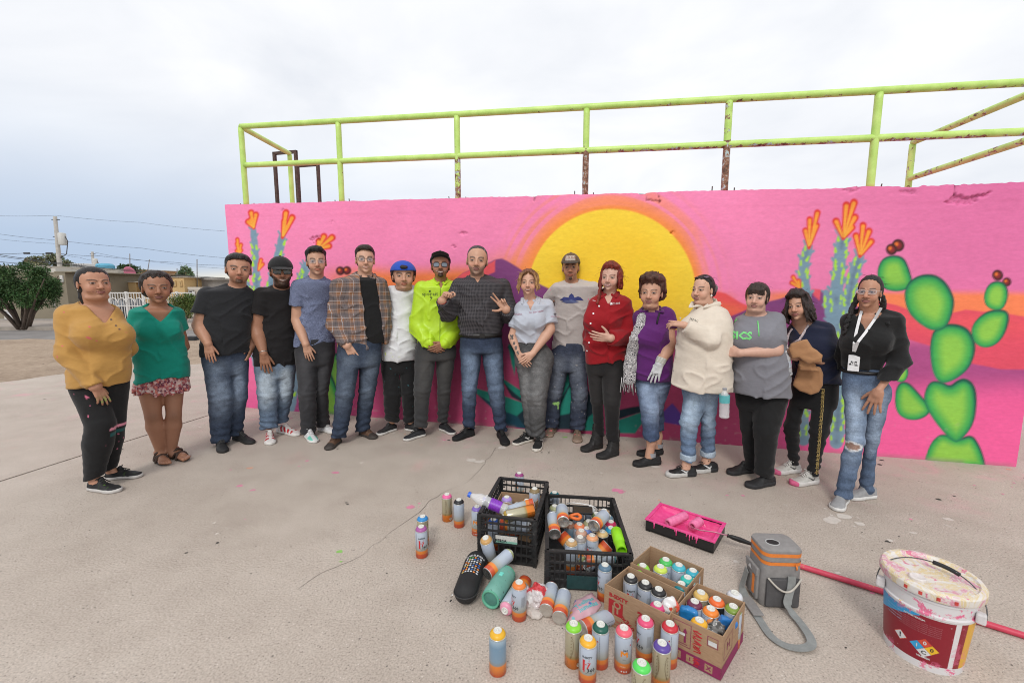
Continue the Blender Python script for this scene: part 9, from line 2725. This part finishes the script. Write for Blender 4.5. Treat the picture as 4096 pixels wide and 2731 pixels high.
# ------------------------------------------------------------------ speaker case, speaker, wrappers
def capsule_case():
 a,b=gnd(*Zt(ZG,640,330),.055),gnd(*Zt(ZG,380,1080),.055)
 a,b=a+nrm(b-a)*.045,b-nrm(b-a)*.045
 c=(a+b)/2;u=nrm(b-a);v=np.cross((0,0,1),u)
 CASE=plain('case_fabric',(.010,.010,.011),.7,vary=.2,bump=.25,bscale=900)
 G=Grid(np.minimum(a,b)-.075,np.maximum(a,b)+.075,.005);G.add(cone(a,b,.054,.054,((0,0,1),.92)));G.clip(lambda X,Y,Z:.002-Z+0*X,.004)
 V,F=G.mesh();o=obj('speaker_case',raw_mesh('speaker_case',V-c,F,True,None,[CASE]),None,tuple(c));tag(o,'black zipped capsule case with rows of colourful icons printed on top','case')
 mb=MB();pts=[]
 for t in np.linspace(0,2*np.pi,41):
  e=a if math.cos(t)<0 else b;pts.append(e+u*.0555*math.cos(t)+v*.0555*math.sin(t)+np.array((0,0,.004))-c)
 mb.tube(pts,.0032,6,cap=False);mb.build('zip',plain('zip_black',(.02,.02,.021),.4),o,True)
 for k in range(2):
  p=[b+u*.03-v*(.055+.006*k)+(0,0,.004-.03*k)-c,b+u*.034-v*(.062+.006*k)+(0,0,-.012-.02*k)-c]
  mb=MB();mb.tube(p,.0035,6);mb.build('zip_pull',METAL if k==0 else GLOSSB,o,True)
 rg=random.Random(2);pal=[(.6,.6,.6),(.08,.30,.08),(.05,.12,.35),(.6,.45,.15),(.5,.52,.55),(.7,.22,.04),(.25,.27,.3),(.55,.57,.6)]
 bv=bvh_of(o)
 def top(s,t,lift=.0012):
  p=c+u*s+v*t;h=bv.ray_cast(Vector((p[0]-c[0],p[1]-c[1],.2)),Vector((0,0,-1)),1);return np.array((p[0]-c[0],p[1]-c[1],(h[0].z if h[0]else.0)+lift))
 for i in range(8):
  for j in range(6):
   s0,t0=-.068+.0150*i,-.034+.0136*j
   V=[top(s0+.0058*math.cos(q)*(1+.0*q),t0+.0052*math.sin(q))for q in np.linspace(0,6.283,8,endpoint=False)]
   me=raw_mesh('icon',np.array(V),[list(range(8))[::-1]],False);k=rg.randrange(len(pal));me.materials.append(ink('icon_%d'%k,pal[k]));obj('icon',me,o)
 V,F=text_mesh('ONE ELEVEN',.0165,1,.0004);V=np.array([top(-.086-q[1],q[0]*1.0)for q in V]);me=raw_mesh('lettering',V,F,False);me.materials.append(INKW);obj('lettering',me,o)
capsule_case()
def mint_speaker():
 a,b=Vector(gnd(*Zt(ZG,1160,640),.048)),Vector(gnd(*Zt(ZG,855,1110),.048))
 M=axisM(b,a);L=(a-b).length;o=empty('bluetooth_speaker');o.matrix_world=M;tag(o,'mint green cylindrical portable speaker lying on the ground, speckled with paint','speaker')
 m,t=newmat('speaker_mesh',.75,0,.3);v=t.node('ShaderNodeTexVoronoi',{'Vector':t.oc,'Scale':420.0}).outputs['Distance']
 c=t.ramp(t.noise(t.oc,12,4),[(.3,(.13,.33,.27)),(.7,(.19,.42,.35))]);c=t.mix(t.sstep(t.noise(t.oc,75,3,.6),.66,.69),c,(.03,.03,.03));c=t.mix(t.sstep(t.noise(t.oc,34,3,.6),.70,.73),c,(.55,.12,.16));setc(t,c);setn(t,t.bump(v,.5,.002))
 mb=MB();r=.047;mb.lathe([(r*.90,.006),(r*.97,.012),(r,.03),(r,L-.03),(r*.97,L-.012),(r*.90,L-.006)],30,cap=False);mb.build('fabric_sleeve',m,o,True)
 g=plain('mint_rubber',(.10,.36,.24),.5)
 for z,s_ in((0,1),(L,-1)):
  mb=MB();mb.lathe([(r*.90,z+s_*.007),(r*.93,z),(r*.88,z-s_*.003),(r*.74,z-s_*.001),(r*.70,z+s_*.006)],30,cap=False);mb.build('end_ring',g,o,True)
  mb=MB();mb.lathe([(r*.72,z+s_*.006),(r*.66,z+s_*.004),(r*.4,z+s_*.001),(0,z)],30,cap=False);mb.build('passive_cone',plain('mint_cone',(.06,.20,.16),.35),o,True)
 mb=MB();mb.box((-.010,-r-.0012,L*.56),(.010,-r+.004,L*.70));me=mb.mesh('badge',[plain('badge_mint',(.16,.62,.52),.4)]);bevel_mesh(me,.003,2);obj('badge',me,o)
 mb=MB();mb.box((-.012,-r*.72-.002,L*.38),(.002,-r*.70+.004,L*.47),Matrix.Rotation(R(-58),4,'Z'));mb.build('logo_badge',plain('badge_red',(.45,.03,.03),.4),o)
mint_speaker()
g=gnd(*Zt(Z7,968,950),.035);lump('snack_wrapper','crumpled clear and red snack wrapper behind the lying cans','wrapper',g,(.045,.062,.040),rotm((0,0,1),-30),FILM,12,.022,44,(.55,.50,.50),.004,mixcol([(.60,.57,.56),(.62,.50,.50),(.58,.05,.06)],26,3),.003)
g=gnd(*Zt(Z7,965,1055),.008);lump('paper_napkin','crumpled off-white paper napkin lying beside the orange domed can','napkin',g,(.045,.040,.012),None,attrmat('paper',.9),13,.010,34,(.55,.50,.46),.004,None,.002)
def wipes():
 P=[gnd(*Zt(ZD,*p))for p in((195,810),(560,715),(690,560),(545,395),(330,500))]
 c=np.mean(P,0);G=Grid(np.min(P,0)-.03,np.max(P,0)+np.array((.03,.03,.06)),.005)
 X,Y,Z=G.xyz((slice(None),)*3)
 d2=polydist(np.broadcast_to(X,(len(G.ax[0]),len(G.ax[1]),1)).astype(float),np.broadcast_to(Y,(len(G.ax[0]),len(G.ax[1]),1)).astype(float),[p[:2]for p in P])
 hgt=.020*(1-np.exp(np.minimum(d2,0)/.022))
 G.D=np.maximum(np.maximum(d2,Z-(.004+hgt)),.001-Z).astype(f4);G.warp(lambda p:-.004*(ridge(p*30,4)-.5),.02)
 V,F=G.mesh()
 m,t=newmat('wipes_film',.3,0,.5)
 v1=t.node('ShaderNodeTexVoronoi',{'Vector':t.oc,'Scale':30.0});pk=t.node('ShaderNodeSeparateColor',{0:v1 .outputs['Color']}).outputs[0]
 f=t.math('MULTIPLY',t.math('LESS_THAN',v1 .outputs['Distance'],.30),t.math('GREATER_THAN',pk,.5))
 c2=t.ramp(pk,[(0,(.62,.36,.42)),(.55,(.12,.15,.5)),(.66,(.55,.55,.6)),(.78,(.65,.35,.06)),(.9,(.2,.5,.55))],'CONSTANT')
 setc(t,t.mix(f,t.ramp(t.noise(t.oc,18,4),[(.3,(.56,.30,.36)),(.7,(.68,.44,.49))]),c2));setn(t,t.bump(t.noise(t.oc,30,4),.5,.006))
 o=obj('wipes_pack',raw_mesh('wipes_pack',V-c,F,True,None,[m]),None,tuple(c));tag(o,'pale pink pack of wipes with turquoise lettering lying by the lettered carton','wipes pack')
 bv=bvh_of(o);u=nrm((P[2]-P[0])*np.array((1,1,0)));v=np.cross((0,0,1),u)
 for k,(s_,sz)in enumerate((('Toallitas',.032),('humedas',.030))):
  T,F=text_mesh(s_,sz,1,.001);V=[]
  for q in T:
   p=u*(q[0]+.0)+v*(q[1]+.012-.028*k);h=bv.ray_cast(Vector((p[0],p[1],.2)),Vector((0,0,-1)),1);V.append((p[0],p[1],(h[0].z if h[0]else 0)+.0012))
  me=raw_mesh('lettering',np.array(V),F,False);me.materials.append(ink('aqua',(.12,.48,.52)));obj('lettering',me,o)
wipes()
# ------------------------------------------------------------------ paint tray, rollers, pole
def paint_tray():
 q=[gnd(*Zt(Z8,*p),.075)for p in((360,245),(905,430),(1018,290),(495,125))]
 a,b,c_,d=[np.array((p[0],p[1],0))for p in q]
 o0=(a+b+c_+d)/4;u=nrm(b-a);v=np.cross((0,0,1),u);L=np.linalg.norm(b-a);W=np.linalg.norm(d-a)
 root=empty('paint_tray',tuple(o0),math.atan2(u[1],u[0]));tag(root,'black roller tray full of wet hot pink paint','paint tray')
 BL=plain('tray_black',(.013,.013,.014),.45,bump=.1)
 m,t=newmat('wet_pink',.22,0,.6);setc(t,t.ramp(t.noise(t.oc,12,5,.6),[(.3,(.72,.045,.22)),(.7,(.85,.10,.32))]));setn(t,t.bump(t.noise(t.oc,26,5,.6,1),.5,.01))
 l,w=L/2,W/2;z=.075
 mb=MB()
 for(x0,x1,y0,y1)in((-l,l,-w,-w+.006),(-l,l,w-.006,w),(-l,-l+.006,-w+.006,w-.006),(l-.006,l,-w+.006,w-.006)):
  zb=.03 if x1<0 else.006
  mb.box((x0,y0,.010),(x1,y1,z-.002))
 mb.box((-l,-w,.008),(l,w,.014))
 mb.build('tray_shell',BL,root)
 for(x,y)in((-l+.012,-w+.012),(-l+.012,w-.012)):
  mb=MB();mb.box((x-.012,y-.010,0),(x+.014,y+.012,.010));mb.build('tray_foot',BL,root)
 mb=MB();mb.box((-l-.006,-w-.005,z-.005),(l+.006,-w+.012,z+.001));mb.box((-l-.006,w-.012,z-.005),(l+.006,w+.005,z+.001));mb.box((-l-.006,-w+.012,z-.0048),(-l+.012,w-.012,z+.0012));mb.box((l-.012,-w+.012,z-.0048),(l+.006,w-.012,z+.0012))
 me=mb.mesh('tray_rim',[m]);obj('tray_rim',me,root)
 nx,ny=60,30;V=[]
 for i in range(nx):
  for j in range(ny):
   x=-l+.008+(2*l-.016)*i/(nx-1);y=-w+.008+(2*w-.016)*j/(ny-1)
   t_=i/(nx-1);zz=np.interp(t_,[0,.08,.62,.70,1],[.054,.050,.022,.016,.016])
   e=min(x+l,l-x,y+w,w-y);zz+=.050*math.exp(-(e-.008)/.005)*(.9)
   V.append((x,y,min(zz,z-.003)))
 V=np.array(V);V[:,2]+=(vnoise(V*np.array((60,60,1)),5)-.5)*.004
 ii=np.arange(nx*ny).reshape(nx,ny);F=np.stack([ii[:-1,:-1],ii[1:,:-1],ii[1:,1:],ii[:-1,1:]],-1).reshape(-1,4)
 obj('wet_paint',raw_mesh('wet_paint',V,F,True,None,[m]),root)
 rg=random.Random(6)
 for k in range(11):
  x=rg.uniform(-l*.9,l*.9);n=rg.uniform(.012,.045)
  mb=MB();mb.tube([(x,-w-.003,z-.002),(x+rg.uniform(-.002,.002),-w-.0035,z-n*.6),(x,-w-.003,z-n)],.004,6,rr=[.006,.003,.0042]);mb.build('paint_run',m,root,True)
 M=Matrix.Translation(Vector(o0))@Matrix.Rotation(math.atan2(u[1],u[0]),4,'Z')
 NAP,t=newmat('roller_nap',.55,0,.4);setc(t,t.ramp(t.noise(t.oc,40,5,.7),[(.3,(.74,.13,.31)),(.7,(.88,.26,.46))]));setn(t,t.bump(t.noise(t.oc,130,4,.7),.8,.006))
 def sleeve(name,p,q_,label,r=.026):
  mb=MB();mb.lathe([(r*.55,.0),(r*.9,-.001),(r,.004),(r,np.linalg.norm(np.array(q_)-p)-.004),(r*.9,np.linalg.norm(np.array(q_)-p)),(r*.55,np.linalg.norm(np.array(q_)-p)-.002),(r*.5,.05),(r*.5,.0)],24,axisM(p,q_),cap=False)
  o=mb.build(name,NAP,None,True);return o
 o=sleeve('roller_sleeve',gnd(*Zt(Z8,545,285),.072),gnd(*Zt(Z8,688,222),.082),'');tag(o,'loose pink soaked roller sleeve lying in the tray','roller')
 h=empty('paint_roller');tag(h,'small pink roller on a wire frame with black handle propped on the tray','paint roller')
 p,q_=gnd(*Zt(Z8,742,310),.070),gnd(*Zt(Z8,800,268),.074)
 o=sleeve('roller_sleeve',p,p+nrm(q_-p)*.085,'',.027);o.parent=h
 tip=gnd(*Zt(Z8,1022,382),.088);e=gnd(*Zt(Z8,1222,452),.055)
 mb=MB();mb.tube([p+nrm(p-q_)*.004,p+nrm(p-q_)*.012,gnd(*Zt(Z8,800,340),.085),gnd(*Zt(Z8,920,355),.090),tip],.0036,8);mb.build('wire_frame',plain('pink_wire',(.55,.22,.30),.4,.3),h,True)
 mb=MB();dd=e-tip;mb.tube([tip+dd*s_ for s_ in(0,.03,.06,.2,.5,.8,1.0)],.010,12,rr=[.006,.012,.008,.0125,.014,.011,.009]);mb.build('handle',plain('handle_black',(.012,.012,.012),.35),h,True)
 mb=MB();mb.tube([e,e+nrm(dd)*.02],.0075,10);mb.build('handle_ferrule',METAL,h,True)
 a,b=gnd(*Zt(ZB,-560,350),.018),gnd(4200,2572,.014);PO,t=newmat('red_pole',.45,0,.4);setc(t,t.ramp(t.noise(t.oc,18,6,.7),[(.3,(.50,.035,.075)),(.62,(.62,.07,.12)),(.70,(.66,.45,.12))]));
 mb=MB();mb.tube([a+(b-a)*k/20 for k in range(21)],.0135,12);tag(mb.build('extension_pole',PO,None,True),'long red paint splashed roller pole lying behind the cooler and bucket','pole')
paint_tray()
# ------------------------------------------------------------------ cooler bag
def cooler():
 P0=[gnd(*Zt(Z8,*p))for p in((1195,790),(1310,950),(1590,955))]
 fl,fr=gnd(*Zt(Z8,1310,962)),gnd(*Zt(Z8,1590,972));u=nrm((fr-fl)*np.array((1,1,0)));v=np.cross((0,0,1),u)
 w=np.linalg.norm(fr-fl)*.5+.012;dp=.075;h=.285
 c=(fl+fr)/2+v*dp
 root=empty('cooler_bag',tuple(c),math.atan2(u[1],u[0]));tag(root,'grey insulated cooler bag with orange zips and a long shoulder strap','cooler bag')
 GL=plain('cooler_grey',(.235,.225,.22),.8,vary=.12,bump=.3,bscale=500);GD=plain('cooler_dark',(.075,.073,.076),.8,vary=.12,bump=.3,bscale=500);OR=plain('orange_piping',(.70,.20,.03),.6,vary=.1);ST=plain('grey_webbing',(.24,.25,.245),.85,vary=.12,bump=.3,bscale=900)
 def rr_(hw,hd,r,z,n=8,lean=0.0):
  pts=[]
  for cx,cy,a0 in((hw-r,-hd+r,-90),(hw-r,hd-r,0),(-hw+r,hd-r,90),(-hw+r,-hd+r,180)):
   for k in range(n+1):a=R(a0+90*k/n);pts.append((cx+r*math.cos(a),cy+r*math.sin(a),z+lean*(cy+r*math.sin(a))))
  return pts
 def shell(levels,mat,name,cap=True,par=root):
  rings=[rr_(*l)for l in levels];n=len(rings[0]);V=[p for q in rings for p in q];F=[]
  for i in range(len(rings)-1):
   for k in range(n):F.append((i*n+k,i*n+(k+1)%n,(i+1)*n+(k+1)%n,(i+1)*n+k))
  if cap:F+=[tuple(range(n))[::-1],tuple((len(rings)-1)*n+k for k in range(n))]
  mb=MB();mb.add(V,F);return mb.build(name,mat,par,True,auto=40)
 shell([(w*.96,dp*.96,.035,.002),(w,dp,.035,.012),(w*1.0,dp,.035,.10),(w*.98,dp*.98,.035,.205)],GL,'bag_body')
 shell([(w*.985,dp*.985,.035,.206),(w*.985,dp*.985,.035,.222)],OR,'zip_band',False)
 shell([(w*.97,dp*.97,.035,.222),(w*.97,dp*.97,.035,.246)],GL,'upper_body',False)
 shell([(w*.99,dp*.99,.035,.246),(w*.99,dp*.99,.035,.263)],OR,'zip_band',False)
 lid=shell([(w*.99,dp*.99,.035,.263),(w*1.0,dp*1.0,.036,.268),(w*.97,dp*.97,.035,.276),(w*.7,dp*.7,.03,.282)],GL,'lid')
 mb=MB();n=20;V=[(-w*.25+.026*math.cos(t),-.012+.020*math.sin(t),.2822+.001)for t in np.linspace(0,6.283,n,endpoint=False)];mb.add(V,[tuple(range(n))]);mb.build('logo_patch',plain('logo_black',(.015,.015,.016),.5),lid)
 mb=MB();V=[(-w*.25+.030*math.cos(t),-.012+.024*math.sin(t),.2824)for t in np.linspace(0,6.283,24)];mb.tube(V,.0018,5,cap=False);mb.build('patch_edge',plain('patch_grey',(.45,.45,.45),.6),lid)
 mb=MB();mb.box((-w*.82,-dp-.010,.010),(w*.84,-dp+.002,.150));me=mb.mesh('front_pocket',[GD]);bevel_mesh(me,.008,2);obj('front_pocket',me,root)
 mb=MB();mb.tube([(w*1.7*(t-.5),-dp-.012-.022*math.sin(math.pi*t),.160-.055*math.sin(math.pi*t))for t in np.linspace(0.02,.98,20)],.0042,8);mb.build('elastic_cord',plain('pale_cord',(.46,.43,.38),.8),root,True)
 mb=MB();mb.box((-w-.012,-dp*.66,.02),(-w+.002,dp*.66,.172));me=mb.mesh('side_pocket',[GL]);bevel_mesh(me,.006,2);sp=obj('side_pocket',me,root)
 mb=MB();mb.box((-w-.017,-dp*.70,.135),(-w-.004,dp*.70,.176));me=mb.mesh('pocket_flap',[GL]);bevel_mesh(me,.005,2);obj('pocket_flap',me,root)
 mb=MB();mb.box((-w-.0145,-dp*.40,.04),(-w-.011,-dp*.18,.13));mb.build('orange_tab',OR,root)
 mb=MB();mb.add([(-w-.0185,.02,.145),(-w-.0185,-.012,.145),(-w-.0185,.004,.168)],[(0,1,2)]);mb.build('emblem',INKW,root)
 mb=MB();mb.tube([(.05,-dp-.002,.214),(.052,-dp-.010,.206),(.05,-dp-.010,.196)],.004,6);mb.build('zip_pull',OR,root,True)
 inv=Matrix.Translation(Vector(c))@Matrix.Rotation(math.atan2(u[1],u[0]),4,'Z');inv=inv.inverted()
 def l_(x,y,z):return np.array((inv@Vector(gnd(*Zt(Z8,x,y),z)))[:])
 ctrl=[l_(1180,655,.12),l_(1160,720,.07),l_(1140,800,.02),l_(1170,880,.006),l_(1230,985,.005),l_(1290,1075,.005),l_(1370,1190,.005),l_(1480,1265,.006),l_(1600,1290,.010),l_(1690,1270,.014),l_(1690,1210,.018),l_(1620,1100,.016),l_(1545,1010,.020),l_(1505,930,.05),np.array((w*.32,-dp-.016,.11)),np.array((w*.34,-dp-.014,.165))]
 P=[Vector(p)for p in ctrl];dense=[]
 for i in range(len(P)-1):
  p0,p1,p2,p3=P[max(i-1,0)],P[i],P[i+1],P[min(i+2,len(P)-1)]
  for k in range(8):
   t=k/8;dense.append(.5*((2*p1)+(p2-p0)*t+(2*p0-5*p1+4*p2-p3)*t*t+(3*p1-p0-3*p2+p3)*t**3))
 dense.append(P[-1]);V=[];F=[];N=len(dense)
 for i,p in enumerate(dense):
  d=(dense[min(i+1,N-1)]-dense[max(i-1,0)]).normalized();t=i/N
  up=Vector((0,0,1)).lerp(Vector((0,-1,0)),sst(t,.82,.92))if t>.5 else Vector((-1,0,.2)).lerp(Vector((0,0,1)),float(sst(t,.08,.22)))
  s_=d.cross(up).normalized()*.017;n_=s_.cross(d).normalized()*.0016
  p=p+Vector((0,0,.002));V+=[p-s_-n_,p+s_-n_,p+s_+n_,p-s_+n_]
 for i in range(N-1):
  for m in range(4):F.append((i*4+m,i*4+(m+1)%4,i*4+4+(m+1)%4,i*4+4+m))
 F+=[(0,1,2,3),(4*N-1,4*N-2,4*N-3,4*N-4)]
 mb=MB();mb.add([tuple(p)for p in V],F);mb.build('shoulder_strap',ST,root,True,auto=40)
 a=l_(1170,880,.012);b=l_(1275,1030,.012);d=nrm(b-a);s_=np.cross(d,(0,0,1))
 mb=MB();mb.box((0,-.024,0),(float(np.linalg.norm(b-a)),.024,.007),frame(a,d,-s_,(0,0,1)));me=mb.mesh('strap_pad',[GL]);bevel_mesh(me,.003,2);obj('strap_pad',me,root)
cooler()
# ------------------------------------------------------------------ paint bucket
def bucket():
 c=gnd(*Zt(ZB,1003,1262));c[2]=0
 ang=-math.atan2(c[0],c[1])
 root=empty('paint_bucket',tuple(c),ang);tag(root,'large paint splattered white bucket with a crimson label and wire handle','bucket')
 H=.335;r0,r1=.118,.143
 def rad(z):return r0+(r1-r0)*z/H
 m,t=newmat('bucket_plastic',.4,0,.45)
 sep=t.node('ShaderNodeSeparateXYZ',{0:t.oc});z=sep.outputs[2];th=t.math('ARCTAN2',sep.outputs[0],t.math('MULTIPLY',sep.outputs[1],-1.0))
 W_=(.64,.63,.64)
 inb=t.math('MULTIPLY',t.math('GREATER_THAN',z,.030),t.math('LESS_THAN',z,.222))
 lab=t.mix(t.math('GREATER_THAN',th,.66),(.235,.010,.022),W_);lab=t.mix(t.math('GREATER_THAN',th,.80),lab,(.235,.010,.022));lab=t.mix(t.math('GREATER_THAN',th,1.0),lab,(.66,.36,.03))
 lab=t.mix(t.math('MULTIPLY',t.math('LESS_THAN',th,-.12),t.math('GREATER_THAN',z,t.math('ADD',.152,t.math('MULTIPLY',t.math('ADD',th,1.3),.055)))),lab,(.03,.30,.58))
 cc=t.mix(inb,W_,lab)
 spl=t.sstep(t.noise(t.oc,17,8,.74,.4),.545,.575);hi=t.math('ADD',t.math('MULTIPLY',t.sstep(z,.19,.24),.95),t.math('MULTIPLY',t.math('SUBTRACT',1.0,t.sstep(z,.02,.06)),.9));hi=t.math('ADD',hi,t.math('MULTIPLY',t.math('GREATER_THAN',th,.62),.35),True)
 cc=t.mix(t.math('MULTIPLY',spl,hi),cc,(.70,.14,.27));sp2=t.sstep(t.noise(t.oc,31,6,.7),.665,.69);cc=t.mix(t.math('MULTIPLY',sp2,hi),cc,(.70,.50,.12))
 cc=t.mix(t.math('MULTIPLY',t.sstep(t.noise(t.oc,48,6,.7),.67,.70),.8),cc,(.66,.60,.58));setc(t,cc);setn(t,t.bump(t.noise(t.oc,40,4),.12,.004))
 mb=MB();mb.lathe([(r0-.01,.002),(r0,.0),(rad(.01),.010),(rad(.12),.12),(rad(.225),.225),(rad(.23)+.005,.230),(rad(.238)+.005,.238),(rad(.242),.242),(rad(.285),.285),(rad(.29)+.004,.288),(rad(.296)+.004,.296),(rad(.30),.30),(r1,.325)],64,cap=False);mb.build('bucket_body',m,root,True,auto=35)
 ml,t=newmat('bucket_lid',.4,0,.45);n1=t.noise(t.oc,9,7,.68,1.0);n2=t.noise(t.oc,14,6,.7,.8)
 cc=t.ramp(n1,[(.36,(.68,.66,.65)),(.46,(.68,.64,.58)),(.51,(.66,.52,.26)),(.54,(.67,.63,.60)),(.59,(.62,.22,.32)),(.65,(.66,.58,.57))]);cc=t.mix(t.sstep(n2,.60,.64),cc,(.62,.16,.26));cc=t.mix(t.sstep(t.noise(t.oc,6,6,.7,1.5),.66,.69),cc,(.12,.07,.12));setc(t,cc);setn(t,t.bump(t.math('ADD',n1,n2),.5,.008))
 mb=MB();mb.lathe([(r1+.001,.308),(r1+.010,.304),(r1+.013,.312),(r1+.012,.332),(r1+.006,.340),(r1-.008,.341),(r1-.014,.334),(r1-.020,.333),(.06,.334),(0,.335)],64,cap=False);lid=mb.build('lid',ml,root,True,auto=30)
 mb=MB();mb.lathe([(.026,.333),(.026,.343),(.023,.346),(.012,.344),(0,.345)],28,Matrix.Translation((-.035,-.085,0)),cap=False);mb.build('spout_cap',plain('spout_white',(.66,.62,.60),.4,vary=.15,scale=60),lid,True,auto=35)
 for a in(-24,-8,10,28):
  mb=MB();M=Matrix.Rotation(R(a),4,'Z');mb.box((-.0055,-r1-.0136,.312),(.0055,-r1-.011,.325),M);mb.build('lid_notch',plain('notch_red',(.50,.05,.04),.5,vary=.4,scale=60),lid)
 hw=plain('handle_wire',(.10,.10,.10),.35,.8);
 pts=[Vector((math.sin(t)*(r1+.010),-.030-.055*math.cos(t)*0-.02,0))for t in(0,)]
 arc=[]
 for t in np.linspace(-1,1,31):arc.append(((r1+.012)*math.sin(t*math.pi/2),-.055+.085*math.cos(t*math.pi/2),.255+.112*math.cos(t*math.pi/2)**.75 if abs(t)<.999 else.255))
 hd=MB();hd.tube(arc,.0022,8);h=hd.build('wire_handle',hw,root,True)
 hd=MB();hd.tube(arc[15:21],.0085,10);hd.build('hand_grip',GLOSSB,h,True)
 for sg in(-1,1):
  mb=MB();mb.box((-.014,-.014,.235),(.014,.014,.275),Matrix.Translation((sg*(rad(.25)+.004),-.055,0)));me=mb.mesh('handle_lug',[plain('lug_white',(.62,.60,.60),.45)]);bevel_mesh(me,.006,2);obj('handle_lug',me,root)
 def bwrap(P,lift=.0008):
  P=np.asarray(P,float);r=np.array([rad(z)for z in P[:,1]])+lift;a=P[:,0]/r0
  return np.stack([r*np.sin(a),-r*np.cos(a),P[:,1]],1)
 def flat(P,mat,name='print',lift=.0008,F=None):
  V=bwrap(P,lift);me=raw_mesh(name,V,F or[list(range(len(P)))],False);me.materials.append(mat);obj(name,me,root)
 def btxt(s_,size,x,z,mat,bold=0.0,lift=.0014):
  V,F=text_mesh(s_,size,2,bold);flat(V[:,:2]+np.array((x,z)),mat,'lettering',lift,F)
 def dia(x,z,r):return[(x,z-r),(x+r,z),(x,z+r),(x-r,z)]
 WH,RD,BLU,YE=INKW,ink('haz_red',(.55,.06,.03)),ink('haz_blue',(.03,.32,.60)),ink('haz_yellow',(.70,.42,.02))
 flat(dia(-.062,.098,.022),RD);flat(dia(-.062,.098,.019),WH,lift=.0011);btxt('!',.026,-.062,.098,INKK,.001)
 for(dx,dz,mt,s_,tm)in((0,.020,RD,'0',WH),(-.020,0,BLU,'1',WH),(.020,0,YE,'0',INKK),(0,-.020,WH,'C',INKK)):flat(dia(.006+dx,.092+dz,.0195),mt);btxt(s_,.020,.006+dx,.092+dz,tm,.0005)
 btxt('ADVERTENCIA',.0085,-.028,.205,WH,.0003)
 for k in range(6):btxt('AGITESE BIEN ANTES DE USARSE MANTENGASE',.0052,-.012,.192-.0078*k,ink('faint_print',(.42,.16,.18)))
 for k in range(4):btxt('CONTENIDO NETO',.006,-.088,.198-.012*k,ink('faint_blue',(.30,.50,.66)))
 btxt('VINIMEX',.0095,.006,.052,WH,.0004)
bucket()
# ------------------------------------------------------------------ things people carry
def carried():
 T=ZS[5];Y=3.02
 p=at(*Zt(T,703,905),Y);q=at(*Zt(T,700,1050),Y)
 bottle(q,p,'clear water bottle hanging between the cream shirt and the grey tee',plain('cap_grey',(.3,.3,.32),.4),plain('aqua_label',(.10,.40,.42),.4),.215,.034,(.52,.78))
 c=NAVY;pr=c['pr']
 tan=np.array(srgb(186,138,98))*.78
 bv=merged_bvh(c['root'],*[o for o in c['root'].children if o.name.startswith('top')])
 def on(x,y,d):
  p_=pr.P(x,y);h=bv.ray_cast(Vector((p_[0],-1,p_[2])),Vector((0,1,0)),3);return np.array((p_[0],(h[0].y if h[0]else-.12)-d,p_[2]))
 G=Grid(pr.P(160,800)+np.array((-.06,-.50,-.05)),pr.P(345,490)+np.array((.06,.12,.05)),.0065)
 X,Y,Z=G.xyz((slice(None),)*3);XX,ZZ=np.broadcast_to(X[:,0,0][:,None],(len(G.ax[0]),len(G.ax[2]))).astype(float),np.broadcast_to(Z[0,0,:][None,:],(len(G.ax[0]),len(G.ax[2]))).astype(float)
 for PP,dd,th in(([(258,488),(285,530),(338,572),(338,612),(262,616),(215,580),(180,590),(160,540),(172,512)],.045,.024),([(205,632),(330,650),(346,690),(340,745),(318,785),(275,800),(215,782),(178,748),(196,700)],.040,.020),([(215,600),(300,610),(320,660),(215,660)],.028,.016)):
  L=[on(x,y,dd)for x,y in PP];y0=min(l[1]for l in L)+.012
  d2=polydist(XX,ZZ,[(l[0],l[2])for l in L])[:,None,:]
  G.D=smin(G.D,smax(d2 .astype(f4)+0*Y,(np.abs(Y-f4(y0))-f4(th))+0*X+0*Z,.03).astype(f4),.012)
 G.warp(lambda p_:folds(p_,7,.005,(8,8,14),(18,18,30)),.03)
 V,F=G.mesh();o=obj('folded_vest',raw_mesh('folded_vest',V,F,True,np.repeat(tan[None],len(V),0),[CLOTH]),None,c['root'].location,c['root'].rotation_euler)
 tag(o,'folded tan cloth vest hugged against the navy top','vest')
 d=on(150,585,.03)
 G=None
 w0=pr.root+pr.ex*d[0]+pr.ey*d[1]+pr.ez*d[2]
 bottle(w0+np.array((.02,0,-.13)),w0+np.array((-.02,0,.05)),'small clear bottle held under the tan vest',plain('cap_white',(.6,.6,.62),.4),plain('pale_label',(.42,.46,.52),.4,vary=.3,scale=120),.18,.030)
carried()
